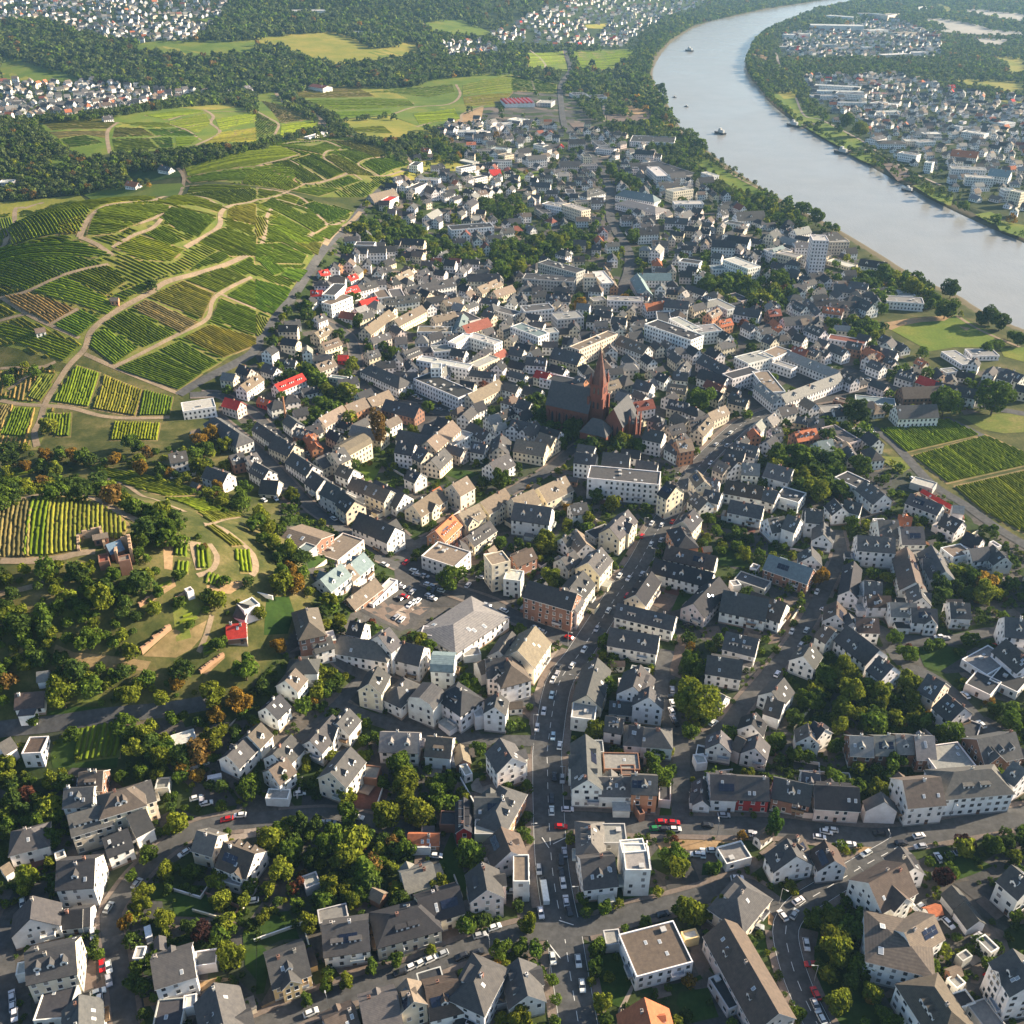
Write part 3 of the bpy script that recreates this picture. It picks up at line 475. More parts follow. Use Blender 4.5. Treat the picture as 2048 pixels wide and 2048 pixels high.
# ------------------------------------------------------------------ vineyards
MVINE = leaf_mat("vine_leaves", 'obj', 0.6, 1.4)
VC = {'g': (0.135,0.20,0.026), 'y': (0.20,0.21,0.042), 'h': (0.20,0.265,0.03), 'b': (0.27,0.215,0.10)}
VN = {'g': "deep green", 'y': "yellowing", 'h': "fresh green", 'b': "brownish thin"}
def vineyard(pxp, dpx, code, sp, hgt=1.1, wid=0.56, fill=False):
    wp = world_poly(pxp); a, b = P(*dpx[0]), P(*dpx[1]); e = np.array(b)-np.array(a); e /= np.hypot(*e); nn = np.array((-e[1], e[0]))
    Wp = np.array(wp); s = Wp@nn; V = []; Q = []; cx, cy = Wp.mean(0); cz = float(T(cx, cy)); seg = 1.6 if sp < 3 else 3.0
    for k in np.arange(s.min()+sp*0.4, s.max()-sp*0.2, sp):
        cr = []
        for i in range(len(Wp)):
            p, q = Wp[i-1], Wp[i]; sa, sb = p@nn-k, q@nn-k
            if (sa > 0) != (sb > 0): cr.append(float((p+(q-p)*sa/(sa-sb))@e))
        cr.sort()
        for u0, u1 in zip(cr[::2], cr[1::2]):
            u0 += 0.4; u1 -= 0.4
            if u1-u0 < 3: continue
            n = max(2, int((u1-u0)/seg)+1); u = np.linspace(u0, u1, n); c = e[None,:]*u[:,None]+nn[None,:]*k
            z = T(c[:,0], c[:,1]); base = len(V); gap = rng.random(n) < 0.035; live = np.ones(n, bool)
            if fill:
                qx, qy, _ = proj(c[:,0], c[:,1], z)
                for cc_, pp_ in FPX:
                    if cc_ in 'vte': live &= ~inpoly(qx, qy, pp_)
                for w_, wd_ in RDW: 
                    if abs(w_[:,1]-cy).min() < 400: live &= np.min(np.hypot(c[:,None,0]-w_[None,:,0], c[:,None,1]-w_[None,:,1]), axis=1) > wd_/2+1.2
                live &= (np.sin(c[:,0]/23+c[:,1]/31)*np.sin(c[:,1]/19-c[:,0]/47) < 0.8)
                if not live.any(): continue
            for j in range(n):
                h = hgt*(0.75+0.5*rng.random())*(0.25 if gap[j] else 1); ww = wid*(0.8+0.5*rng.random())
                for off_, hh in ((-ww*0.7, 0.1), (-ww, h*0.65), (rng.normal()*0.12, h), (ww, h*0.65), (ww*0.7, 0.1)):
                    q = c[j]+nn*off_; V.append((q[0]-cx, q[1]-cy, z[j]+hh-cz))
            for j in range(n-1):
                if not (live[j] and live[j+1]): continue
                for t in range(4):
                    i0 = base+j*5+t; Q.append((i0, i0+1, i0+6, i0+5))
    if not Q: return
    if fill:
        used, inv = np.unique(np.array(Q).ravel(), return_inverse=True); V = np.array(V)[used]; Q = inv.reshape(-1, 4)
    me = npmesh("vineyard", V, Q, [MVINE]); o = link("vineyard", me, None, (cx, cy, cz), color=tuple(c*(0.9+0.2*random.random()) for c in VC[code]))
    mx, my = np.mean(pxp, axis=0)
    if fill: o['kind'] = 'stuff'; o['label'] = "loose vine rows between the plots of the hillside"; o['category'] = "vines"; o.name = "vine_rows"; return
    reg(o, "vineyard", f"{VN[code]} vineyard plot", mx, my, "vineyard plots on the slopes"); FPX.append(('v', pxp))
# block, colour, polygon, row direction (two points), row spacing
VINE = [(D0,'y',"300 915 700 895 870 930 810 972 400 982","300 940 860 930",5),(D0,'b',"360 1000 790 990 795 1045 650 1018 450 1045","360 1010 790 1000",5),(D0,'g',"465 1055 640 1024 785 1078 535 1118","465 1055 785 1078",5),(D0,'h',"850 1052 1120 1047 1195 1122 870 1148","850 1060 1190 1110",5),(D0,'g',"1150 1047 1300 1042 1308 1112 1220 1118","1150 1050 1300 1090",5),(D0,'h',"1325 1038 1500 1042 1430 1098 1335 1108","1325 1050 1490 1050",5),(D0,'y',"870 967 1075 972 1165 1028 855 1038","870 970 1160 1020",5),(D0,'g',"1115 978 1355 973 1490 1028 1190 1028","1115 978 1480 1020",5),(D0,'h',"915 932 1230 927 1335 962 1115 963","915 935 1330 950",5),(D0,'g',"1255 932 1550 865 1585 930 1495 1005 1350 958","1260 930 1580 890",5),(D0,'g',"1100 872 1495 832 1535 850 1250 902","1100 872 1530 845",5),(D0,'h',"1630 905 1930 855 1930 920 1660 985","1630 930 1930 880",5),(D0,'y',"1650 1005 1930 965 1930 1070 1540 1088","1600 1050 1930 1000",5),
(D1,'g',"0 855 85 895 160 945 130 1028 0 1048","0 880 150 960",5),(D1,'h',"195 942 440 922 465 950 185 1038","195 960 460 930",5),(D1,'y',"45 765 150 785 420 900 185 928","50 770 410 900",5),(D1,'y',"300 702 520 655 760 662 890 728 600 738 325 738","300 715 880 700",6),(D1,'h',"340 762 900 747 1145 762 1185 798 700 828 525 828","340 780 1180 780",6),(D1,'g',"565 847 1000 832 1025 858 645 892","565 860 1020 845",6),(D1,'g',"810 702 1200 664 1475 642 1495 695 1300 735 1000 700","810 702 1490 670",6),(D1,'g',"1565 645 1930 575 1930 690 1565 718","1565 680 1930 630",6),(D1,'y',"1565 735 1930 705 1840 788 1585 806","1565 760 1930 730",6),(D1,'h',"1190 862 1495 825 1535 898 1235 938","1190 880 1530 860",5),(D1,'h',"685 972 955 952 1025 1008 765 998","685 980 1020 990",5),
(D2,'h',"105 405 380 390 400 475 135 515","105 440 400 430",6),(D2,'g',"0 575 145 595 330 640 325 700 0 685","0 600 330 670",6),(D2,'h',"445 385 940 378 920 428 750 522 515 528","445 450 900 420",6),
(C0,'g',"0 60 200 40 480 140 190 260 0 210","0 60 400 200",2.4),(C0,'g',"220 30 560 10 800 60 490 130","220 30 490 120",2.6),(C0,'g',"500 155 820 75 960 190 815 290","500 155 800 290",2.4),(C0,'h',"250 275 490 160 890 370 810 440","260 270 820 430",2.4),(C0,'b',"40 310 200 285 570 400 370 510 110 370","60 310 380 500",2.2),
(C0,'g',"415 520 610 415 755 480 590 610","420 520 590 600",2.2),(C0,'h',"0 525 60 515 590 680 480 790 0 610","0 520 560 700",2.4),(C0,'g',"685 680 715 585 800 560 1050 690 865 815","690 600 900 770",2.2),(C0,'g',"790 510 960 415 1330 590 1095 685","800 500 1100 680",2.2),(C0,'b',"1000 395 1110 335 1500 500 1370 580","1000 395 1370 575",2.2),
(C0,'y',"1130 315 1380 195 1610 285 1525 470","1130 315 1520 470",2.2),(C0,'g',"1410 185 1680 95 1865 165 1640 275","1410 185 1640 275",2.3),(C0,'g',"1715 300 1900 185 1932 195 1932 390","1715 300 1932 390",2.3),(C0,'g',"1600 480 1670 325 1932 425 1932 585","1610 470 1932 590",2.2),(C0,'y',"1395 620 1590 525 1932 615 1932 670 1690 765","1395 620 1690 770",2.2),
(C0,'g',"1215 710 1370 645 1660 800 1525 875","1215 710 1530 880",2.2),(C0,'g',"890 850 1200 725 1515 890 1350 1005","890 850 1350 1005",2.2),(C0,'h',"395 1095 575 835 755 890 655 1135","600 850 520 1110",2.1),(C0,'y',"705 1150 790 905 1065 1015 1015 1205","930 960 870 1180",2.1),(C0,'g',"1055 1205 1090 1015 1305 1070 1275 1200","1190 1040 1160 1200",2.1),
(C0,'y',"205 1060 300 905 425 900 310 1105","400 900 270 1090",2.1),(C0,'g',"5 1345 110 1145 255 1155 180 1365","190 1150 110 1360",2.1),(C0,'b',"0 1125 85 1130 0 1290","60 1130 0 1240",2.1),(C0,'h',"840 1390 875 1255 1205 1265 1180 1390","1040 1260 1015 1390",2.1),(C0,'g',"330 1200 540 1190 530 1360 420 1360","450 1195 430 1360",2.3),
(C0,'h',"640 1580 850 1605 1430 1740 1450 1800 1250 1810 850 1690","640 1580 1440 1780",2.3),(C0,'h',"1250 1830 1480 1830 1700 1925 1500 1932","1250 1830 1700 1925",2.4),(B0,'h',"1340 370 1440 380 1420 470 1330 460","1390 370 1380 470",2.0),(B0,'g',"1580 460 1700 500 1660 580 1540 540","1640 470 1600 570",2.0),(B0,'g',"1180 560 1290 500 1300 540 1190 620","1180 580 1300 520",2.0),(B0,'h',"1330 830 1440 760 1500 800 1400 870","1330 830 1470 780",2.0),(B0,'g',"1520 1000 1640 960 1650 1040 1540 1090","1520 1040 1650 1000",2.0),(C0,'h',"0 1625 250 1600 380 1590 200 1650 0 1690","0 1650 380 1590",2.6),
(C0,'b',"0 1895 200 1845 240 1932 215 2270 0 2270","190 1850 150 2260",2.2),(C0,'h',"250 1840 390 1832 345 2260 175 2260","330 1840 270 2260",2.6),(C0,'y',"400 1832 640 1850 800 1910 970 2030 900 2150 780 2130 640 2130 600 2220 350 2265","600 1850 590 2230",2.2),
(B0,'y',"1560 115 1620 105 1840 255 1750 262","1560 115 1750 260",2.0),(B0,'h',"1480 252 1585 252 1600 425 1500 430","1530 255 1540 425",2.2),(B0,'g',"1325 235 1435 235 1430 345 1320 330","1380 235 1375 330",2.2),(B0,'h',"1775 290 1885 292 1895 460 1815 455","1830 290 1850 455",2.0),(B0,'y',"1490 5 1790 5 1840 35 1610 85","1490 5 1620 80",2.2),(B0,'g',"610 1640 900 1580 900 1850 570 1890","700 1620 640 1880",2.4),
(D0,'g',"665 1780 745 1585 900 1548 1265 1552 1275 1600 1050 1685 870 1760","700 1650 1050 1690",3.2),(D0,'h',"880 1870 1060 1785 1390 1885 1290 1975 1050 1960","900 1860 1250 1960",2.8),(D0,'g',"1100 1770 1230 1710 1390 1820 1270 1860","1100 1770 1270 1860",2.8),(D0,'g',"1215 1650 1300 1570 1635 1655 1500 1790 1350 1740","1220 1640 1500 1790",2.8),
(D0,'g',"1430 1468 1880 1425 1932 1435 1932 1500 1725 1550","1430 1470 1720 1555",3.2),(D0,'y',"1720 1590 1932 1540 1932 1700 1720 1650","1700 1600 1932 1690",3),(D0,'g',"1510 1830 1690 1725 1932 1800 1932 1932 1750 1932","1510 1830 1750 1932",2.8),(D0,'g',"0 1655 95 1645 75 1775 0 1820","0 1660 70 1760",3),(D0,'g',"130 1660 680 1590 600 1750 300 1790 100 1850","130 1660 500 1790",3),(D0,'y',"435 1770 450 1690 655 1615 580 1765","450 1690 580 1765",3),(D0,'y',"1310 1560 1650 1640 1400 1580","1310 1560 1650 1640",3),
(D0,'g',"0 1880 250 1840 560 1820 850 1932 400 1990 0 1985","0 1900 560 1830",3),(D0,'g',"1400 1240 1932 1110 2110 1112 2250 1170 2110 1205 1932 1250 1430 1330","1400 1300 1932 1180",4),(D0,'h',"1420 1345 1932 1270 2100 1240 2250 1310 2170 1390 1932 1370 1460 1380","1420 1345 1932 1300",4),
(D1,'h',"-60 1300 5 1285 350 1395 240 1440 -100 1390","5 1285 240 1435",3),(D1,'g',"130 1230 240 1212 515 1360 370 1385","130 1230 370 1385",3),(D1,'g',"295 1210 420 1172 675 1300 545 1355","295 1210 545 1355",3),(D1,'y',"515 1190 590 1172 895 1330 700 1315","515 1190 700 1315",3),(D1,'g',"605 1150 700 1130 875 1192 762 1235","605 1150 762 1235",3),(D1,'g',"805 1240 1035 1165 1150 1250 940 1325","805 1240 940 1325",3),
(D1,'y',"565 1062 900 1075 1025 1150 900 1185 700 1110","565 1062 900 1185",3.2),(D1,'g',"200 1110 520 1072 635 1120 500 1165","200 1110 500 1165",3.2),(D1,'g',"575 1370 700 1332 785 1370 650 1415","575 1370 650 1415",3),(D1,'g',"260 1440 450 1412 640 1430 480 1480","260 1440 480 1480",3),
(D1,'g',"40 1545 125 1500 525 1705 440 1755","40 1545 440 1755",2.8),(D1,'g',"360 1550 440 1525 715 1600 560 1675","360 1550 560 1675",2.8),(D1,'y',"0 1640 80 1650 90 1690 60 1780 0 1800","0 1650 60 1770",2.8),(D1,'h',"100 1700 200 1710 420 1830 400 1850 300 1830","100 1700 400 1840",2.8),(D1,'g',"460 1770 560 1710 660 1700 560 1810","460 1770 560 1810",2.8),(D1,'g',"0 1850 200 1840 380 1930 350 1990 0 1990","0 1850 350 1990",2.8),(D1,'y',"300 1840 500 1830 470 1930","300 1840 470 1930",2.8),
(C1,'g',"0 20 110 0 150 60 250 110 130 150","0 20 130 150",2.3),(C1,'g',"190 150 240 95 400 110 330 200","190 150 330 200",2.3),(C1,'g',"0 185 270 250 240 320 130 440 0 400","0 190 240 320",2.2),(C1,'y',"0 450 100 480 40 600 0 620","0 450 60 560",2.2),
(C3,'h',"855 1310 1350 1235 1590 1350 1050 1475","855 1310 1050 1475",2.0),(C3,'h',"1110 1510 1640 1362 1932 1490 1932 1580 1365 1705","1110 1510 1365 1705",2.0),(C3,'h',"1425 1750 1932 1635 2150 1720 2150 2130 1932 2080 1650 1940","1425 1750 1650 1940",2.0)]
for b, c, s, d, sp in VINE:
    pp = BP(b, pairs(s)); cx_, cy_ = np.mean(pp, axis=0); gp = [(cx_+(x-cx_)*1.03, cy_+(y-cy_)*1.04) for x, y in pp]; vp = [(cx_+(x-cx_)*1.07, cy_+(y-cy_)*1.11) for x, y in pp]
    drape("field", vp, GM['e'], 0.0); FPX.append(('e', vp)); drape("field", gp, GM['v'] if c in 'yb' else GM['n'], 0.08); vineyard(gp, BP(b, pairs(d)), c, sp*(0.76 if b[1] > 0 else 0.74))
drape("dirt_field", BP(D1, pairs("20 1250 100 1240 350 1390 280 1400")), GM['t'])

for pp, dd_, c_, sp_ in FILLV:
    drape("field", pp, GM['n'], 0.0); vineyard(pp, dd_, c_, sp_, fill=True)
# ------------------------------------------------------------------ buildings
WC = {'w': (0.82,0.81,0.79), 'c': (0.75,0.67,0.52), 'y': (0.70,0.52,0.27), 'p': (0.68,0.60,0.55), 'b': (0.27,0.15,0.105), 'o': (0.50,0.25,0.14), 'g': (0.46,0.46,0.45), 'R': (0.42,0.04,0.04), 'B': (0.60,0.68,0.74)}
RC = {'u': (0.125,0.108,0.094), 'v': (0.15,0.147,0.145), 'x': (0.105,0.082,0.072), 's': (0.092,0.093,0.098), 'd': (0.050,0.053,0.061), 'b': (0.155,0.125,0.107), 'r': (0.42,0.15,0.075), 'R': (0.55,0.05,0.04), 'g': (0.24,0.24,0.235), 'l': (0.46,0.46,0.44), 't': (0.19,0.25,0.27), 'm': (0.22,0.08,0.06), 'B': (0.16,0.24,0.36), 'k': (0.21,0.175,0.14)}  # 'k' puts the warm tan of sunlit slopes into the roof colour
WN = {'w': "white", 'c': "cream", 'y': "yellow", 'p': "pale pink", 'b': "brown brick", 'o': "orange", 'g': "grey", 'R': "red", 'B': "pale blue"}
RN = {'u': " with brownish slate", 'v': " with light slate", 'x': " with umber roof", 's': "", 'd': " with dark roof", 'b': " with brown roof", 'r': " with orange tiles", 'R': " with red roof", 'g': " with grey roof", 'l': " with pale roof", 't': " with bluish roof", 'm': " with maroon roof", 'B': " with blue roof", 'k': " with sunlit-tan roof"}
TN = {'g': "gabled", 'h': "hipped", 'f': "flat-roofed", 'm': "mansard"}
def vary(c, a=0.12):
    k = 1+random.uniform(-a, a); return tuple(min(0.9, v*k*(1+random.uniform(-0.03, 0.03))) for v in c)
def wall_geo(mb, L, W, e, r, t, c=None, xf=lambda p: p):
    h, v = L/2, W/2; b = -1.5; ee = e+(0.45 if t == 'f' else 0)
    def F_(pts, l, n): mb.face([xf(p) for p in pts], 0, [(l*[0,1,1,0][i] if i < 4 else l/2, p[2]) for i, p in enumerate(pts)] if n == 4 else [(0,pts[0][2]),(l,pts[1][2]),(l,pts[2][2]),(l/2,pts[3][2]),(0,pts[4][2])], c)
    F_([(-h,-v,b),(h,-v,b),(h,-v,ee),(-h,-v,ee)], L, 4); F_([(h,v,b),(-h,v,b),(-h,v,ee),(h,v,ee)], L, 4)
    if t in 'gm':
        if t == 'g': F_([(h,-v,b),(h,v,b),(h,v,e),(h,0,r),(h,-v,e)], W, 5); F_([(-h,v,b),(-h,-v,b),(-h,-v,e),(-h,0,r),(-h,v,e)], W, 5)
        else:
            for s in (1,-1):
                pts = [(s*h,-s*v,b),(s*h,s*v,b),(s*h,s*v,e),(s*h,s*(v-1.1),e+2.5),(s*h,0,r),(s*h,-s*(v-1.1),e+2.5),(s*h,-s*v,e)]
                mb.face([xf(p) for p in pts], 0, [(p[1]*s+v, p[2]) for p in pts], c)
    else:
        F_([(h,-v,b),(h,v,b),(h,v,ee),(h,-v,ee)], W, 4); F_([(-h,v,b),(-h,-v,b),(-h,-v,ee),(-h,v,ee)], W, 4)
        if t == 'f':
            k = 0.35
            for (ax,ay),(bx,by) in (((-h,-v),(h,-v)),((h,-v),(h,v)),((h,v),(-h,v)),((-h,v),(-h,-v))):
                sx = lambda x: x*(h-k)/h; sy = lambda y: y*(v-k)/v
                mb.face([xf(p) for p in ((ax,ay,ee),(bx,by,ee),(sx(bx),sy(by),ee),(sx(ax),sy(ay),ee))], 0, None, c)
                mb.face([xf(p) for p in ((sx(ax),sy(ay),ee),(sx(bx),sy(by),ee),(sx(bx),sy(by),e-0.1),(sx(ax),sy(ay),e-0.1))], 0, None, c)
def roof_geo(mb, L, W, e, r, t, c=None, m=0, xf=lambda p: p, mf=None):
    h, v = L/2, W/2; mf = m if mf is None else mf
    def g(*p): mb.face([xf(q) for q in p], mf, None, c)
    def f(*p): mb.face([xf(q) for q in p], m, None, c)
    if t == 'f': h -= 0.35; v -= 0.35; f((-h,-v,e),(h,-v,e),(h,v,e),(-h,v,e)); return
    o = 0.4; th = 0.2
    if t == 'h':
        sl = (r-e)/v; rl = max(h-v*0.9, 0.25); H, V_ = h+o, v+o; z = e-o*sl+0.18
        a = [(-H,-V_,z),(H,-V_,z),(H,V_,z),(-H,V_,z)]; p, q = (-rl,0,r+0.2), (rl,0,r+0.2)
        f(a[0],a[1],q,p); f(a[1],a[2],q); f(a[2],a[3],p,q); f(a[3],a[0],p)
        lo = [(x,y,zz-0.22) for x,y,zz in a]
        for i in range(4): g(lo[i],lo[(i+1)%4],a[(i+1)%4],a[i])
        f(lo[3],lo[2],lo[1],lo[0]); return
    H = h+0.3
    if t == 'g': sl = (r-e)/v; pr = [(-v-o,e-o*sl),(0,r),(v+o,e-o*sl)]
    else: pr = [(-v-0.3,e-0.1),(-v+1.1,e+2.5),(0,r),(v-1.1,e+2.5),(v+0.3,e-0.1)]
    k = len(pr); up = [(y,z+th) for y,z in pr]
    for i in range(k-1):
        f((-H,*up[i]),(H,*up[i]),(H,*up[i+1]),(-H,*up[i+1])) if False else f((-H,*up[i+1]),(-H,*up[i]),(H,*up[i]),(H,*up[i+1]))
        f((-H,*pr[i]),(-H,*pr[i+1]),(H,*pr[i+1]),(H,*pr[i]))
        for s in (-H, H): g(*((s,*pr[i]),(s,*up[i]),(s,*up[i+1]),(s,*pr[i+1])) if s < 0 else ((s,*pr[i+1]),(s,*up[i+1]),(s,*up[i]),(s,*pr[i])))
    g((-H,*up[0]),(-H,*pr[0]),(H,*pr[0]),(H,*up[0])); g((H,*up[-1]),(H,*pr[-1]),(-H,*pr[-1]),(-H,*up[-1]))
MGC = mat("curtained_glass", (0.22,0.21,0.20), 0.25, 0.5)[0]
def window_mesh(wd, hh, gl=None):      # faces -y, origin at its centre on the wall
    mb = MB(); a, b = wd/2, hh/2; t = 0.09; y = -0.05
    mb.face([(-a+t,y+0.02,-b+t),(a-t,y+0.02,-b+t),(a-t,y+0.02,b-t),(-a+t,y+0.02,b-t)], 1)
    for x0, z0, x1, z1 in ((-a,-b,a,-b+t),(-a,b-t,a,b),(-a,-b+t,-a+t,b-t),(a-t,-b+t,a,b-t)): mb.face([(x0,y,z0),(x1,y,z0),(x1,y,z1),(x0,y,z1)], 0)
    mb.box(-a-0.08, -0.14, -b-0.08, a+0.08, 0, -b, 0, True); return mb.mesh("window", [MFR, gl or MGL])
WIN = [window_mesh(1.3, 1.7), window_mesh(1.6, 1.6), window_mesh(0.9, 1.3)]; WINC = [window_mesh(1.3, 1.7, MGC), window_mesh(1.6, 1.6, MGC)]
def balcony_mesh():
    mb = MB(); mb.box(-2,-1.4,-0.15,2,0,0,0,True); mb.box(-2,-1.4,0,2,-1.32,0.95,0); mb.box(-2,-1.32,0,-1.92,0,0.95,0); mb.box(1.92,-1.32,0,2,0,0.95,0); return mb.mesh("balcony", [MOB])
BALC = balcony_mesh()
def door_mesh():
    mb = MB(); mb.box(-0.6,-0.08,0,0.6,0,2.2,0); mb.face([(-0.45,-0.1,1.2),(0.45,-0.1,1.2),(0.45,-0.1,2.0),(-0.45,-0.1,2.0)],1); return mb.mesh("door", [MOB, MGL])
DOOR = door_mesh()
def chimney_mesh():
    mb = MB(); mb.box(-0.4,-0.32,-1.6,0.4,0.32,1.1,0); mb.box(-0.48,-0.4,1.1,0.48,0.4,1.22,0,True); mb.box(-0.2,-0.15,1.22,0.2,0.15,1.5,1); return mb.mesh("chimney", [MOB, MDK])
CHIM = chimney_mesh()
def skylight_mesh():
    mb = MB(); mb.box(-0.45,-0.65,-0.05,0.45,0.65,0.08,0); mb.face([(-0.36,-0.55,0.095),(0.36,-0.55,0.095),(0.36,0.55,0.095),(-0.36,0.55,0.095)],1); return mb.mesh("skylight", [MFR, MSK])
SKYL = skylight_mesh()
def dormer_mesh(kind):        # front towards -y at y=0, buried in the roof behind
    mb = MB(); w_, h_ = (0.95, 1.35) if kind == 0 else (1.7, 1.25); D = 3.4
    if kind == 0:
        mb.face([(-w_,0,-0.6),(w_,0,-0.6),(w_,0,h_),(0,0,h_+0.85),(-w_,0,h_)],0)
        for s in (-1,1): mb.face([(s*w_,0,-0.6),(s*w_,D,-0.6),(s*w_,D,h_),(s*w_,0,h_)][::s],0); mb.face([(s*(w_+0.2),-0.2,h_-0.1),(s*(w_+0.2),D+0.6,h_-0.1),(0,D+0.6,h_+0.95),(0,-0.2,h_+0.95)][::s],1)
    else:
        mb.face([(-w_,0,-0.6),(w_,0,-0.6),(w_,0,h_),(-w_,0,h_)],0)
        for s in (-1,1): mb.face([(s*w_,0,-0.6),(s*w_,D,-0.6),(s*w_,D,h_+0.5),(s*w_,0,h_)][::s],0)
        mb.box(-w_-0.15,-0.2,h_,w_+0.15,D,h_+0.18,1,True)
    for cx in ((0,) if kind == 0 else (-0.8, 0.8)):
        mb.face([(cx-0.55,-0.03,0.05),(cx+0.55,-0.03,0.05),(cx+0.55,-0.03,1.15),(cx-0.55,-0.03,1.15)],2); mb.face([(cx-0.47,-0.045,0.13),(cx+0.47,-0.045,0.13),(cx+0.47,-0.045,1.07),(cx-0.47,-0.045,1.07)],3)
    return mb.mesh("dormer", [MFR, MR, MFR, MGL])
DORM = [dormer_mesh(0), dormer_mesh(1)]
MSOL = mat("solar_glass", (0.012,0.016,0.035), 0.15, 0.6)[0]
def solar_mesh():
    mb = MB()
    for i in range(3):
        for j in range(2): mb.box(-2.55+i*1.75,-1.25+j*1.3,0,-0.9+i*1.75,-0.03+j*1.3,0.07,0)
    return mb.mesh("solar_panel", [MSOL])
SOLAR = solar_mesh()
def vent_mesh():
    mb = MB(); mb.box(-0.7,-0.7,0,0.7,0.7,0.7,0); mb.box(-0.85,-0.85,0.7,0.85,0.85,0.85,0,True); return mb.mesh("roof_vent", [MOB])
VENT = vent_mesh()
HOUSES = []      # (x, y, radius) of everything that stands
HPX = []
def house(px0, px1, W, n, code, wing_of=None, detail=2, desc=None, noun=None, lab=None):
    t, wc, rc = code[0], code[1], code[2]; e = n*2.85+0.5
    pitch = 0.30 if W > 15 else (0.9 if t == 'g' else 0.8)
    r = e+W/2*pitch if t in 'gh' else (e+2.5+(W/2-1.1)*0.35 if t == 'm' else e)
    a, b = np.array(P(*px0, r)), np.array(P(*px1, r)); L = float(np.hypot(*(b-a))); c = (a+b)/2
    ang = math.atan2(b[1]-a[1], b[0]-a[0])
    if t == 'h': L += W*0.85
    if wing_of is None and a[1] < 1100:      # keep the carriageways free
        for (w_, wd, pv, off, m_) in ROADS[:24]:
            q = np.hypot(w_[:,0]-c[0], w_[:,1]-c[1]); i = int(np.argmin(q))
            if q[i] > 40 or i in (0, len(w_)-1): continue
            t_ = w_[min(i+1, len(w_)-1)]-w_[i-1]; t_ = t_/np.hypot(*t_); nn = np.array((-t_[1], t_[0])); sd = float((c-w_[i])@nn); th = ang-math.atan2(t_[1], t_[0])
            need = wd/2+max(pv*0.8, 0.6)+abs(math.sin(th))*L/2+abs(math.cos(th))*W/2
            if abs(sd) < need: c = c+nn*(1 if sd >= 0 else -1)*min(need-abs(sd), 7.0)
    L = max(L, 2.5); mx, my = (px0[0]+px1[0])/2, (px0[1]+px1[1])/2
    return house_at(c, ang, L, W, n, code, wing_of, detail, desc, noun, (mx, my), lab)
NB = [0]
